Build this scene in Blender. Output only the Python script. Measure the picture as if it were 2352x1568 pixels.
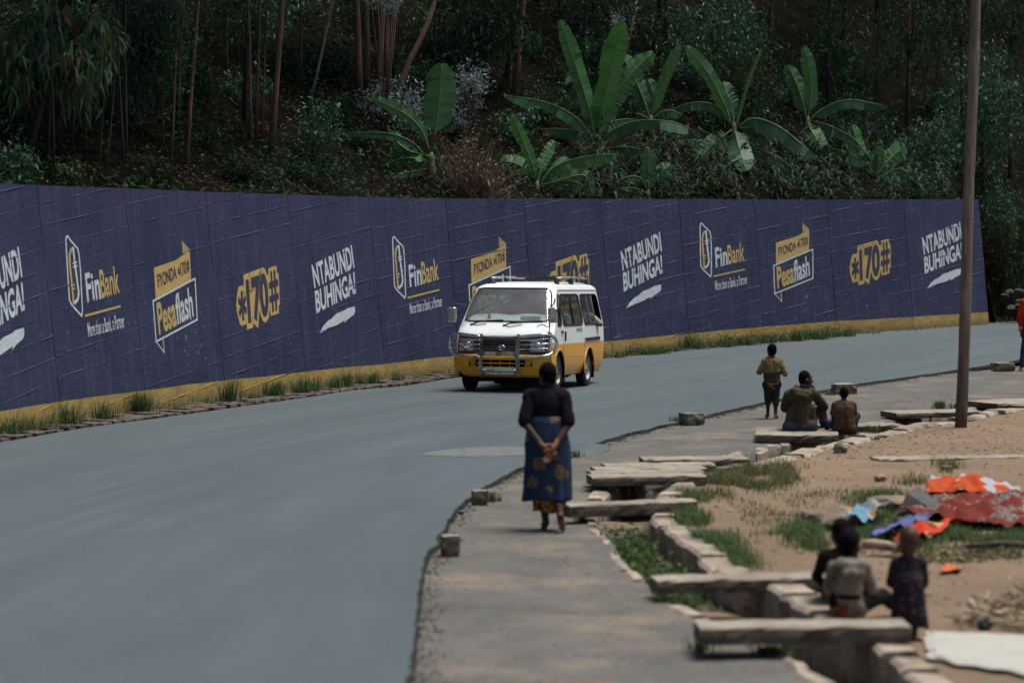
import bpy, bmesh, math, random
import numpy as np
from mathutils import Vector, Matrix, Euler, noise as mnoise
random.seed(7); rng = np.random.default_rng(11)
R = math.radians
for o in list(bpy.data.objects): bpy.data.objects.remove(o)
scene = bpy.context.scene
COL = scene.collection

# ---------------------------------------------------------------- camera, sky, sun, exposure
H, FPX, PITCH = 2.82, 5553.0, R(2.69)
CX, CY = 1176.0, 783.3
cam_d = bpy.data.cameras.new('camera'); cam = bpy.data.objects.new('camera', cam_d); COL.objects.link(cam)
cam.location = (0, 0, H); cam.rotation_euler = (R(90) - PITCH, 0, 0)
cam_d.lens = 85; cam_d.sensor_width = 36; cam_d.clip_start = .5; cam_d.clip_end = 3000
cam_d.dof.use_dof = True; cam_d.dof.focus_distance = 43.0; cam_d.dof.aperture_fstop = 1.45
scene.camera = cam

SUN_EL, SUN_AZ = 74, 75      # azimuth: clockwise from +Y seen from above
world = bpy.data.worlds.new('World'); scene.world = world; world.use_nodes = True
wn = world.node_tree; bg = wn.nodes['Background']
sky = wn.nodes.new('ShaderNodeTexSky'); sky.sky_type = 'NISHITA'; sky.sun_disc = False
sky.sun_elevation = R(SUN_EL); sky.sun_rotation = R(SUN_AZ); sky.air_density = 1.0; sky.dust_density = 3.0; sky.ozone_density = .3
wn.links.new(sky.outputs[0], bg.inputs[0]); bg.inputs[1].default_value = .055
sun_d = bpy.data.lights.new('sun', 'SUN'); sun_o = bpy.data.objects.new('sun', sun_d); COL.objects.link(sun_o)
sun_d.energy = 3.2; sun_d.angle = R(30); sun_d.color = (1, .975, .93)
sd = Vector((math.sin(R(SUN_AZ)) * math.cos(R(SUN_EL)), math.cos(R(SUN_AZ)) * math.cos(R(SUN_EL)), math.sin(R(SUN_EL))))
sun_o.rotation_euler = sd.to_track_quat('Z', 'Y').to_euler()
scene.view_settings.view_transform = 'Standard'; scene.view_settings.look = 'None'
scene.view_settings.exposure = 0.72; scene.view_settings.gamma = 1.0
scene.view_settings.use_curve_mapping = False
scene.cycles.max_bounces = 6; scene.cycles.transparent_max_bounces = 12

# ---------------------------------------------------------------- pixel <-> world helpers (for measuring positions)
CP, SP = math.cos(PITCH), math.sin(PITCH)
def ray(x, y):
    a, b = (x - CX) / FPX, -(y - CY) / FPX
    return np.array((a, CP + b * SP, -SP + b * CP))
def at(x, y, Y):                       # point on that sight line at distance Y
    d = ray(x, y); t = Y / d[1]
    return np.array((0, 0, H)) + d * t
def gnd(x, y, z=0.0):                  # point where the sight line meets height z
    d = ray(x, y); t = (z - H) / d[2]
    return np.array((0, 0, H)) + d * t
def proj(p):
    p = np.asarray(p, float); q = p - np.array((0, 0, H))
    f = q[1] * CP - q[2] * SP; u = q[1] * SP + q[2] * CP
    return CX + FPX * q[0] / f, CY - FPX * u / f
def sstep(a, b, x):
    t = np.clip((np.asarray(x, float) - a) / (b - a), 0, 1); return t * t * (3 - 2 * t)
def zroad(X, Y):
    return .42 * sstep(46.5, 60, Y) - .07 * sstep(41.5, 44.5, Y) * (1 - sstep(45.2, 50, Y)) * (1 - sstep(1.8, 3.5, X))
def groad(x, y):
    z = 0.0
    for _ in range(25):
        p = gnd(x, y, z); z = .5 * z + .5 * float(zroad(p[0], p[1]))
    return gnd(x, y, z)

# ---------------------------------------------------------------- materials
def nt(name):
    m = bpy.data.materials.new(name); m.use_nodes = True
    return m, m.node_tree, m.node_tree.nodes['Principled BSDF']
def N(t, typ, **kw):
    n = t.nodes.new(typ)
    for k, v in kw.items():
        if k.startswith('i_'): n.inputs[k[2:].replace('_', ' ')].default_value = v
        else: setattr(n, k, v)
    return n
def ramp(t, src, stops):
    r = t.nodes.new('ShaderNodeValToRGB'); e = r.color_ramp.elements
    while len(e) < len(stops): e.new(.5)
    for i, (p, c) in enumerate(stops):
        e[i].position = p; e[i].color = (c, c, c, 1) if isinstance(c, (int, float)) else (*c, 1)
    t.links.new(src, r.inputs[0]); return r.outputs[0]
def mixc(t, fac, a, b, mode='MIX'):
    n = t.nodes.new('ShaderNodeMix'); n.data_type = 'RGBA'; n.blend_type = mode
    for s, v in ((0, fac), (6, a), (7, b)):
        if isinstance(v, bpy.types.NodeSocket): t.links.new(v, n.inputs[s])
        elif isinstance(v, (int, float)): n.inputs[s].default_value = v
        else: n.inputs[s].default_value = (*v, 1)
    return n.outputs[2]
def mth(t, op, a, b=None):
    n = t.nodes.new('ShaderNodeMath'); n.operation = op
    for i, v in enumerate((a, b)):
        if v is None: continue
        if isinstance(v, bpy.types.NodeSocket): t.links.new(v, n.inputs[i])
        else: n.inputs[i].default_value = v
    return n.outputs[0]
def coords(t, kind='Object', scale=(1, 1, 1)):
    tc = t.nodes.new('ShaderNodeTexCoord'); mp = t.nodes.new('ShaderNodeMapping')
    mp.inputs['Scale'].default_value = scale
    t.links.new(tc.outputs[kind], mp.inputs[0]); return mp.outputs[0]
def noi(t, vec, scale, detail=4, rough=.55, out=0):
    n = N(t, 'ShaderNodeTexNoise'); n.inputs['Scale'].default_value = scale
    n.inputs['Detail'].default_value = detail; n.inputs['Roughness'].default_value = rough
    if vec is not None: t.links.new(vec, n.inputs['Vector'])
    return n.outputs[out]
def bump(t, bs, h, strength=.3, dist=.02):
    b = t.nodes.new('ShaderNodeBump'); b.inputs['Strength'].default_value = strength; b.inputs['Distance'].default_value = dist
    t.links.new(h, b.inputs['Height']); t.links.new(b.outputs[0], bs.inputs['Normal'])
def simple(name, col, rough=.7, metal=0.0, var=.25, scale=6.0, bumpd=0.0, bscale=40.0, spec=.3, dark=None, dsc=2.0, coord='Object'):
    m, t, b = nt(name)
    v = coords(t, coord)
    n = noi(t, v, scale, 5)
    lo = tuple(c * (1 - var) for c in col); hi = tuple(min(1, c * (1 + var)) for c in col)
    c = ramp(t, n, [(.3, lo), (.7, hi)])
    if dark is not None:
        k = ramp(t, noi(t, v, dsc, 6, .65), [(.48, 0.0), (.66, 1.0)]); c = mixc(t, k, c, dark)
    t.links.new(c, b.inputs['Base Color'])
    b.inputs['Roughness'].default_value = rough; b.inputs['Metallic'].default_value = metal
    b.inputs['Specular IOR Level'].default_value = spec
    if bumpd: bump(t, b, noi(t, v, bscale, 5), .6, bumpd)
    return m
def leafmat(name, cols, rough=.5, spec=.25, trans=.25):
    m, t, b = nt(name)
    g = N(t, 'ShaderNodeNewGeometry')
    c = ramp(t, g.outputs['Random Per Island'], [(i / max(1, len(cols) - 1), c) for i, c in enumerate(cols)])
    t.links.new(c, b.inputs['Base Color']); b.inputs['Roughness'].default_value = rough
    b.inputs['Specular IOR Level'].default_value = spec
    if trans:
        tr = N(t, 'ShaderNodeBsdfTranslucent'); t.links.new(c, tr.inputs[0])
        mx = N(t, 'ShaderNodeMixShader'); mx.inputs[0].default_value = trans
        t.links.new(b.outputs[0], mx.inputs[1]); t.links.new(tr.outputs[0], mx.inputs[2])
        t.links.new(mx.outputs[0], t.nodes['Material Output'].inputs[0])
    return m

# ---------------------------------------------------------------- mesh helpers
TMP = bpy.data.scenes.new('workbench')        # scratch scene where forms are grown, removed at the end
class MB:
    def __init__(s): s.v = []; s.f = []; s.m = []; s.uv = None
    def add(s, vs, fs, m=0):
        o = len(s.v); s.v += [tuple(map(float, p)) for p in vs]
        for f in fs: s.f.append(tuple(i + o for i in f)); s.m.append(m)
    def box(s, c, size, rot=None, m=0, jit=0.0, taper=1.0):
        hx, hy, hz = [k / 2 for k in size]; vs = []
        for z in (-1, 1):
            k = taper if z > 0 else 1
            for x, y in ((-1, -1), (1, -1), (1, 1), (-1, 1)):
                p = Vector((x * hx * k, y * hy * k, z * hz))
                if jit: p += Vector([random.uniform(-jit, jit) for _ in range(3)])
                if rot is not None: p = rot @ p
                vs.append(p + Vector(c))
        s.add(vs, [(3, 2, 1, 0), (4, 5, 6, 7), (0, 1, 5, 4), (1, 2, 6, 5), (2, 3, 7, 6), (3, 0, 4, 7)], m)
    def tube(s, pts, rad, n=8, m=0, cap=True, flat=1.0):
        pts = [Vector(p) for p in pts]; k = len(pts)
        rad = rad if hasattr(rad, '__len__') else [rad] * k
        vs = []; prev = None
        for i, p in enumerate(pts):
            d = (pts[min(i + 1, k - 1)] - pts[max(i - 1, 0)]).normalized()
            if prev is None:
                a = Vector((0, 0, 1)) if abs(d.z) < .9 else Vector((1, 0, 0)); u = d.cross(a).normalized()
            else: u = (prev - d * prev.dot(d)).normalized()
            prev = u; w = d.cross(u)
            for j in range(n):
                t = 2 * math.pi * j / n; vs.append(p + u * (math.cos(t) * rad[i]) + w * (math.sin(t) * rad[i] * flat))
        fs = [(i * n + j, i * n + (j + 1) % n, (i + 1) * n + (j + 1) % n, (i + 1) * n + j) for i in range(k - 1) for j in range(n)]
        if cap: fs += [tuple(range(n - 1, -1, -1)), tuple(range((k - 1) * n, k * n))]
        s.add(vs, fs, m)
    def ell(s, c, r, rot=None, n=14, k=9, m=0):
        vs = []; c = Vector(c)
        for i in range(k + 1):
            ph = math.pi * i / k
            for j in range(n):
                th = 2 * math.pi * j / n
                p = Vector((math.sin(ph) * math.cos(th) * r[0], math.sin(ph) * math.sin(th) * r[1], math.cos(ph) * r[2]))
                vs.append((rot @ p if rot is not None else p) + c)
        s.add(vs, [(i * n + j, (i + 1) * n + j, (i + 1) * n + (j + 1) % n, i * n + (j + 1) % n) for i in range(k) for j in range(n)], m)
    def cap(s, p, q, r0, r1=None, n=12):
        p, q = Vector(p), Vector(q); r1 = r0 if r1 is None else r1
        d = q - p; L = d.length
        if L < 1e-6: return s.ell(p, (r0,) * 3)
        d /= L; a = Vector((0, 0, 1)) if abs(d.z) < .9 else Vector((1, 0, 0)); u = d.cross(a).normalized(); w = d.cross(u)
        prof = [(-r0 * math.cos(t), r0 * math.sin(t)) for t in (0.02, .4, .8, 1.2, 1.57)] + [(L + r1 * math.sin(t), r1 * math.cos(t)) for t in (0, .4, .8, 1.2, 1.55)]
        vs = [p + d * z + (u * math.cos(2 * math.pi * j / n) + w * math.sin(2 * math.pi * j / n)) * r for z, r in prof for j in range(n)]
        k = len(prof)
        fs = [(i * n + j, i * n + (j + 1) % n, (i + 1) * n + (j + 1) % n, (i + 1) * n + j) for i in range(k - 1) for j in range(n)]
        s.add(vs, fs + [tuple(range(n - 1, -1, -1)), tuple(range((k - 1) * n, k * n))])
    def grid(s, P, m=0, flip=False, skip=None):
        nu, nv = len(P), len(P[0]); o = len(s.v)
        for r in P: s.v += [tuple(map(float, p)) for p in r]
        for i in range(nu - 1):
            for j in range(nv - 1):
                if skip and skip(i, j): continue
                f = (o + i * nv + j, o + (i + 1) * nv + j, o + (i + 1) * nv + j + 1, o + i * nv + j + 1)
                s.f.append(f[::-1] if flip else f); s.m.append(m)
    def prism(s, poly, vec, m=0):          # polygon (3d points) pushed along vec
        n = len(poly); poly = [Vector(p) for p in poly]; vec = Vector(vec)
        s.add(poly + [p + vec for p in poly], [tuple(range(n - 1, -1, -1)), tuple(range(n, 2 * n))] + [(i, (i + 1) % n, n + (i + 1) % n, n + i) for i in range(n)], m)

def mesh_of(name, mb, mats, smooth=False, fixn=False):
    me = bpy.data.meshes.new(name); me.from_pydata(mb.v, [], mb.f)
    for m in (mats if isinstance(mats, (list, tuple)) else [mats]): me.materials.append(m)
    if isinstance(mats, (list, tuple)): me.polygons.foreach_set('material_index', mb.m)
    if fixn:
        b = bmesh.new(); b.from_mesh(me); bmesh.ops.recalc_face_normals(b, faces=b.faces); b.to_mesh(me); b.free()
    if smooth: me.polygons.foreach_set('use_smooth', [True] * len(me.polygons))
    me.update(); return me
def link(name, me, root=None, loc=(0, 0, 0), rot=(0, 0, 0), scale=(1, 1, 1)):
    o = bpy.data.objects.new(name, me); COL.objects.link(o)
    o.location = loc; o.rotation_euler = rot; o.scale = scale
    if root is not None: o.parent = root
    return o
def obj(name, mb, mats, root=None, smooth=False, fixn=False, loc=(0, 0, 0), rot=(0, 0, 0), bev=0.0, world=False, seg=2):
    if world and root is not None: loc = tuple(-k for k in root.location)
    o = link(name, mesh_of(name, mb, mats, smooth, fixn), root, loc, rot)
    if bev:
        md = o.modifiers.new('bevel', 'BEVEL'); md.width = bev; md.segments = seg; md.limit_method = 'ANGLE'; md.angle_limit = R(40)
    return o
def tag(o, label, cat, group=None, kind=None):
    if label: o['label'] = label
    if cat: o['category'] = cat
    if group: o['group'] = group
    if kind: o['kind'] = kind
    return o
def thing(name, label, cat, loc=(0, 0, 0), rz=0.0, group=None):
    o = bpy.data.objects.new(name, None); COL.objects.link(o); o.empty_display_size = .1
    o.location = loc; o.rotation_euler = (0, 0, rz); return tag(o, label, cat, group)
def struct(name, mb, mats, **k):
    o = obj(name, mb, mats, **k); o['kind'] = 'structure'; return o
def fastmesh(name, V, F, mat, root=None, smooth=False, loc=(0, 0, 0)):   # numpy arrays, triangles or quads
    me = bpy.data.meshes.new(name); V = np.asarray(V, np.float32); F = np.asarray(F, np.int32); k = F.shape[1]
    me.vertices.add(len(V)); me.vertices.foreach_set('co', V.ravel())
    me.loops.add(F.size); me.loops.foreach_set('vertex_index', F.ravel())
    me.polygons.add(len(F)); me.polygons.foreach_set('loop_start', np.arange(0, F.size, k, dtype=np.int32))
    me.polygons.foreach_set('loop_total', np.full(len(F), k, np.int32))
    if smooth: me.polygons.foreach_set('use_smooth', np.ones(len(F), bool))
    me.materials.append(mat); me.update(calc_edges=True)
    o = link(name, me, root, loc); return o
def unit(a): return a / np.maximum(np.linalg.norm(a, axis=-1, keepdims=True), 1e-9)
def leaves(name, P, D, L, W, mat, root=None, droop=.25, loc=(0, 0, 0)):   # folded lance-shaped leaves, one island each
    n = len(P); D = unit(D); L = np.broadcast_to(L, n)[:, None]; W = np.broadcast_to(W, n)[:, None]
    S = unit(np.cross(D, rng.normal(size=(n, 3)))); U = np.cross(S, D)
    dz = np.zeros((n, 3)); dz[:, 2] = -1
    a = P; m1 = P + D * L * .42 + dz * L * droop * .15; t = P + D * L + dz * L * droop
    l = m1 + S * W * .5 + U * W * .15; r = m1 - S * W * .5 + U * W * .15
    V = np.stack([a, l, m1, r, t], 1).reshape(-1, 3)
    o = np.arange(n)[:, None] * 5
    F = np.concatenate([o + np.array([[0, 1, 2]]), o + np.array([[0, 2, 3]]), o + np.array([[1, 4, 2]]), o + np.array([[2, 4, 3]])], 0)
    return fastmesh(name, V, F, mat, root, False, loc)
def blades(name, P, Hh, mat, lean=.35, w=.008, root=None, loc=(0, 0, 0)):  # grass blades: three-segment bent strips
    n = len(P); Hh = np.broadcast_to(Hh, n)[:, None]; a = rng.uniform(0, 2 * np.pi, n)
    d = np.stack([np.cos(a), np.sin(a), np.zeros(n)], 1); s = np.stack([-np.sin(a), np.cos(a), np.zeros(n)], 1)
    k = rng.uniform(.2, 1.6, (n, 1)) * lean; up = np.array([[0, 0, 1.]])
    p1 = P + up * Hh * .5 + d * Hh * k * .3; p2 = P + up * Hh * (.95 - .2 * k) + d * Hh * k
    ww = w * rng.uniform(.6, 1.5, (n, 1))
    V = np.stack([P - s * ww, P + s * ww, p1 - s * ww * .8, p1 + s * ww * .8, p2], 1).reshape(-1, 3); o = np.arange(n)[:, None] * 5
    F = np.concatenate([o + np.array([[0, 1, 3]]), o + np.array([[0, 3, 2]]), o + np.array([[2, 3, 4]])], 0)
    return fastmesh(name, V, F, mat, root, False, loc)
def rock_mesh(name, r, mat, seed=0, rough=.25, sub=2, flat=1.0):
    b = bmesh.new(); bmesh.ops.create_icosphere(b, subdivisions=sub, radius=1)
    for v in b.verts:
        k = 1 + rough * mnoise.noise(v.co * 1.3 + Vector((seed * 7.1, seed, 0))) * 1.6 + rough * .4 * mnoise.noise(v.co * 4 + Vector((seed, 0, 3)))
        v.co = Vector((v.co.x * r[0] * k, v.co.y * r[1] * k, max(v.co.z, -.55) * r[2] * k * flat))
    me = bpy.data.meshes.new(name); b.to_mesh(me); b.free(); me.materials.append(mat); return me
def text_geo(body, off=0.0, space=1.0):
    cu = bpy.data.curves.new('t', 'FONT'); cu.body = body; cu.offset = off; cu.space_character = space; cu.fill_mode = 'FRONT'; cu.resolution_u = 4
    o = bpy.data.objects.new('t', cu); TMP.collection.objects.link(o); TMP.view_layers[0].update()
    dg = TMP.view_layers[0].depsgraph; me = o.evaluated_get(dg).to_mesh()
    v = np.array([q.co[:2] for q in me.vertices]) if len(me.vertices) else np.zeros((0, 2)); f = [tuple(p.vertices) for p in me.polygons]
    o.evaluated_get(dg).to_mesh_clear(); bpy.data.objects.remove(o); bpy.data.curves.remove(cu)
    return v, f
def blob(name, prims, mats, root, vox=.012, smooth=3, wr=0.0, wsc=12.0, pick=None, loc=(0, 0, 0)):
    # one continuous skin grown over overlapping rounded forms
    mb = MB()
    for p in prims:
        if p[0] == 'c': mb.cap(*p[1:])
        else: mb.ell(*p[1:])
    me = mesh_of('tmp', mb, [])
    o = bpy.data.objects.new('tmp', me); TMP.collection.objects.link(o)
    md = o.modifiers.new('r', 'REMESH'); md.mode = 'VOXEL'; md.voxel_size = vox
    ms = o.modifiers.new('s', 'SMOOTH'); ms.iterations = smooth; ms.factor = .5
    TMP.view_layers[0].update(); dg = TMP.view_layers[0].depsgraph
    nm = bpy.data.meshes.new_from_object(o.evaluated_get(dg)); bpy.data.objects.remove(o); bpy.data.meshes.remove(me)
    nm.name = name
    if wr:
        sv = Vector((random.uniform(0, 50), 3, 1))
        co = [v.co.copy() for v in nm.vertices]; no = [v.normal.copy() for v in nm.vertices]; out = []
        for c_, n_ in zip(co, no):
            q = c_ * wsc; q.z *= .55; out += list(c_ + n_ * wr * (mnoise.noise(q + sv) + .5 * mnoise.noise(q * 2.1 + sv)))
        nm.vertices.foreach_set('co', out)
    nm.materials.clear()
    for m in (mats if isinstance(mats, (list, tuple)) else [mats]): nm.materials.append(m)
    if pick:
        for p in nm.polygons: p.material_index = pick(p.center)
    nm.polygons.foreach_set('use_smooth', [True] * len(nm.polygons)); nm.update()
    return link(name, nm, root, loc)
def catmull(P, n):
    P = [np.array(p, float) for p in P]; P = [2 * P[0] - P[1]] + P + [2 * P[-1] - P[-2]]; out = []
    for i in range(n):
        x = i / (n - 1) * (len(P) - 3); j = min(int(x), len(P) - 4); f = x - j; a, b_, c_, d_ = P[j:j + 4]
        out.append(.5 * ((2 * b_) + (-a + c_) * f + (2 * a - 5 * b_ + 4 * c_ - d_) * f * f + (-a + 3 * b_ - 3 * c_ + d_) * f ** 3))
    return np.array(out)
# ================================================================= SETTING: road, pavement, drain, earth
RE = [gnd(*p) for p in [(925, 1640), (940, 1568), (950, 1480), (963, 1364), (975, 1282), (1011, 1228), (1050, 1165), (1114, 1116), (1192, 1074), (1333, 1028), (1435, 996), (1552, 969), (1767, 920), (1884, 896.5), (1981, 879), (2098, 863), (2195, 850), (2293, 840), (2380, 829), (2700, 800)]]
LE = [groad(*p) for p in [(-400, 1085), (0, 1015), (202, 980), (350, 961), (459, 946), (718, 910), (884, 889), (1040, 867), (1230, 841), (1396, 821), (1580, 802), (1733, 789), (1989, 764), (2272, 745)]]
DL = [gnd(*p) for p in [(2040, 1640), (1925, 1568), (1883, 1545), (1825, 1499), (1715, 1445), (1560, 1378), (1509, 1362), (1474, 1316), (1435, 1284), (1406, 1233), (1372, 1205), (1362, 1160), (1400, 1118), (1478, 1087), (1560, 1068), (1654, 1052), (1786, 1013), (1850, 1000), (1960, 975), (2060, 957), (2200, 938), (2352, 912), (2700, 870)]]
DR = [gnd(*p) for p in [(2150, 1640), (2090, 1568), (1997, 1487), (1883, 1432), (1767, 1366), (1630, 1312), (1580, 1265), (1494, 1195), (1500, 1150), (1545, 1118), (1620, 1090), (1774, 1056), (1870, 1030), (1919, 1019), (2072, 985), (2200, 965), (2352, 932), (2700, 888)]]
def xof(L):
    ys = [p[1] for p in L]; xs = [p[0] for p in L]
    return lambda Y: np.interp(Y, ys, xs)
xRE, xLE, xDL, xDR = xof(RE), xof(LE), xof(DL), xof(DR)

m, t, b = nt('asphalt')
v = coords(t, 'Object'); ruv = N(t, 'ShaderNodeUVMap'); ruv.uv_map = 'road'
def rmap(sx, sy):
    q = N(t, 'ShaderNodeMapping'); q.inputs['Scale'].default_value = (sx, sy, 1); t.links.new(ruv.outputs[0], q.inputs[0]); return q.outputs[0]
c1 = ramp(t, noi(t, rmap(1.0, .10), 1.0, 6, .62), [(.25, (.026, .043, .050)), (.75, (.060, .084, .090))])
c2 = mixc(t, .42, c1, ramp(t, noi(t, v, 34, 6, .85), [(.3, (.010, .015, .017)), (.7, (.115, .14, .145))]))
c3 = mixc(t, ramp(t, noi(t, rmap(3.5, .22), 1.0, 6, .7), [(.52, 0.0), (.75, .38)]), c2, (.092, .112, .115))
c3 = mixc(t, ramp(t, noi(t, rmap(1.6, .3), 1.0, 5, .6), [(.56, 0.0), (.74, .45)]), c3, (.026, .037, .042))
c3 = mixc(t, ramp(t, noi(t, v, 16, 2, .5), [(.74, 0.0), (.76, .8)]), c3, (.2, .19, .17))
t.links.new(c3, b.inputs['Base Color']); b.inputs['Roughness'].default_value = .66; b.inputs['Specular IOR Level'].default_value = .45
bump(t, b, noi(t, v, 90, 3, .7), .6, .006)
M_asphalt = m
M_edge = simple('asphalt_edge_shade', (.034, .034, .032), 1.0, spec=.03, var=.6, scale=18, bumpd=.02, bscale=30)  # edge colour kept dark to carry the thin shadow along the road edge
m, t, b = nt('old_pavement')
v = coords(t, 'Object')
c1 = ramp(t, noi(t, v, 1.3, 6, .65), [(.3, (.052, .051, .045)), (.7, (.095, .09, .078))])
c2 = mixc(t, ramp(t, noi(t, v, .8, 6, .7), [(.5, 0.0), (.68, .75)]), c1, (.19, .14, .095))
c2 = mixc(t, ramp(t, noi(t, coords(t, 'Object', (1, .5, 1)), 14, 4, .7), [(.56, 0.0), (.74, .4)]), c2, (.20, .18, .15))
c2 = mixc(t, ramp(t, noi(t, v, 3.2, 6, .7), [(.6, 0.0), (.7, .6)]), c2, (.045, .045, .045))
t.links.new(c2, b.inputs['Base Color']); b.inputs['Roughness'].default_value = .88
bump(t, b, noi(t, v, 26, 6, .7), .6, .010)
M_pave = m
m, t, b = nt('dry_earth')
v = coords(t, 'Object')
c1 = ramp(t, noi(t, v, .7, 6, .6), [(.3, (.125, .08, .047)), (.7, (.20, .132, .08))])
c2 = mixc(t, ramp(t, noi(t, v, 9, 6, .7), [(.5, 0.0), (.75, .45)]), c1, (.17, .115, .07))
c2 = mixc(t, ramp(t, noi(t, v, 24, 3, .6), [(.6, 0.0), (.68, .7)]), c2, (.25, .185, .12))
c2 = mixc(t, ramp(t, noi(t, v, 2.1, 5, .6), [(.52, 0.0), (.7, .55)]), c2, (.13, .115, .06))
t.links.new(c2, b.inputs['Base Color']); b.inputs['Roughness'].default_value = .95
bump(t, b, noi(t, v, 15, 8, .75), .8, .03)
M_earth = m
m, t, b = nt('weathered_concrete')
v = coords(t, 'Object'); gi = N(t, 'ShaderNodeObjectInfo')
sh = N(t, 'ShaderNodeVectorMath'); sh.operation = 'ADD'; t.links.new(v, sh.inputs[0])
cb = N(t, 'ShaderNodeCombineXYZ'); t.links.new(mth(t, 'MULTIPLY', gi.outputs['Random'], 90.0), cb.inputs[0]); t.links.new(cb.outputs[0], sh.inputs[1]); v = sh.outputs[0]
c1 = ramp(t, noi(t, v, 3, 6, .65), [(.3, (.15, .125, .095)), (.7, (.30, .262, .205))])
c1 = mixc(t, ramp(t, noi(t, v, 11, 5, .7), [(.55, 0.0), (.7, .7)]), c1, (.1, .08, .055))
c1 = mixc(t, ramp(t, noi(t, v, 30, 3, .7), [(.6, 0.0), (.7, .5)]), c1, (.38, .345, .28))
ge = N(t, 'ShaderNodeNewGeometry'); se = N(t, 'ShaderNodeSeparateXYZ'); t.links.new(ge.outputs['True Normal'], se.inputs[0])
side_brown = mth(t, 'MULTIPLY', ramp(t, mth(t, 'ABSOLUTE', se.outputs[2]), [(.35, 1.0), (.75, 0.0)]), ramp(t, noi(t, v, 4, 6, .7), [(.25, .6), (.6, .95)]))  # faces turned sideways go dark brown, broken up by noise
c1 = mixc(t, side_brown, c1, ramp(t, noi(t, v, 9, 5, .7), [(.35, (.035, .026, .018)), (.7, (.11, .085, .06))]))
t.links.new(c1, b.inputs['Base Color']); b.inputs['Roughness'].default_value = .92
bump(t, b, noi(t, v, 22, 6, .7), .8, .02)
M_conc = m
M_stone = simple('grey_stone', (.15, .135, .115), .9, var=.45, scale=5, bumpd=.03, bscale=14, dark=(.05, .045, .035), dsc=3)
M_kerb = simple('drain_stone', (.27, .22, .17), .95, var=.35, scale=4, bumpd=.03, bscale=12, dark=(.085, .068, .048), dsc=2.2)
M_mud = simple('drain_mud', (.07, .055, .04), .9, var=.5, scale=5, bumpd=.03, bscale=12)

# --- earth: one sheet with the drain cut into it
xs = np.concatenate([[-300, -120, -40, -15, -8, -4, -2, -1, -.3], np.arange(.2, 13, .11), [13.5, 14.5, 16, 19, 25, 40, 120, 300]])
ys = np.concatenate([[-60, 0, 8, 11], np.arange(13, 51, .12), [52, 54, 57, 60, 64, 70, 90, 150, 400]])
XX, YY = np.meshgrid(xs, ys, indexing='ij')
dl, dr = xDL(YY), xDR(YY)
zz = np.full(XX.shape, -.11)
inside = (XX > dl - .14) & (XX < dr + .15); right = XX >= dr + .15
nz = np.array([mnoise.noise(Vector((x * .9, y * .9, 0))) + .5 * mnoise.noise(Vector((x * 3.1, y * 3.1, 4))) + .3 * mnoise.noise(Vector((x * 8, y * 8, 2))) for x, y in zip(XX.ravel(), YY.ravel())]).reshape(XX.shape)
zz[right] = (.01 + .03 * sstep(.0, 3.5, XX - dr) + .035 * nz * sstep(.15, .9, XX - dr))[right]
zz[inside] = -.42 + (.05 * nz)[inside]
fill = inside & (YY > 18.3) & (YY < 25.2)
zz[fill] = (-.26 + .06 * nz)[fill]
farr = right & (YY > 40); zz[farr] = np.minimum(zz[farr], .0)
zz[(YY > 48)] = -.15; zz[YY < 12.9] = -.05
EARTH = (xs, ys, zz)
mb = MB(); mb.grid(np.stack([XX, YY, zz], -1).tolist())
struct('ground', mb, M_earth, smooth=True)
def zearth(x, y):
    i = np.clip(np.searchsorted(xs, x) - 1, 0, len(xs) - 2); j = np.clip(np.searchsorted(ys, y) - 1, 0, len(ys) - 2)
    a = (x - xs[i]) / (xs[i + 1] - xs[i]); c = (y - ys[j]) / (ys[j + 1] - ys[j])
    return zz[i, j] * (1 - a) * (1 - c) + zz[i + 1, j] * a * (1 - c) + zz[i, j + 1] * (1 - a) * c + zz[i + 1, j + 1] * a * c

# --- road
mb = MB(); rows = []
for Y in np.concatenate([np.arange(4, 50, .25), np.arange(50, 62.6, .4)]):
    xl = xLE(Y) if Y > 27 else xLE(27) - (27 - Y) * .42
    xr = xRE(Y) if Y < 55.5 else 26
    if Y < 15: xr = float(xRE(15.01))
    if Y > 60.6: xl = 12 - (60.6 - Y) * 0
    xr = xr + .06 * mnoise.noise(Vector((0, Y * 1.7, 0))) + .03 * mnoise.noise(Vector((3, Y * 6, 0)))
    rows.append([(xl + (xr - xl) * k / 24, Y, float(zroad(xl + (xr - xl) * k / 24, Y))) for k in range(25)])
mb.grid(rows, flip=True); ro = struct('road', mb, M_asphalt, smooth=True)
lay = ro.data.uv_layers.new(name='road'); cum = [0.0]
for r0, r1 in zip(rows, rows[1:]): cum.append(cum[-1] + math.hypot(r1[12][0] - r0[12][0], r1[12][1] - r0[12][1]))
ruvs = [(k / 24 * 7.0, cum[i_]) for i_ in range(len(rows)) for k in range(25)]
lay.data.foreach_set('uv', np.array([ruvs[l.vertex_index] for l in ro.data.loops], np.float32).ravel())
mb = MB(); rows = []            # crumbling edge of the newer asphalt, lying on the old pavement
for Y in np.arange(13, 55, .08):
    x = xRE(Y) + .06 * mnoise.noise(Vector((0, Y * 1.7, 0))) + .03 * mnoise.noise(Vector((3, Y * 6, 0))); z = float(zroad(x, Y))
    j = mnoise.noise(Vector((7, Y * 9, 0))); j2 = mnoise.noise(Vector((7, Y * 21, 5)))
    rows.append([(x - .006 - .012 * j2, Y, z + .003), (x + .006, Y, z + .002), (x + .012 + .01 * j, Y, z - .02 + .01 * j2), (x + .024 + .018 * j + .01 * j2, Y, z - .048)])
mb.grid(rows, flip=True); struct('road_edge', mb, M_edge, smooth=False)
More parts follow.
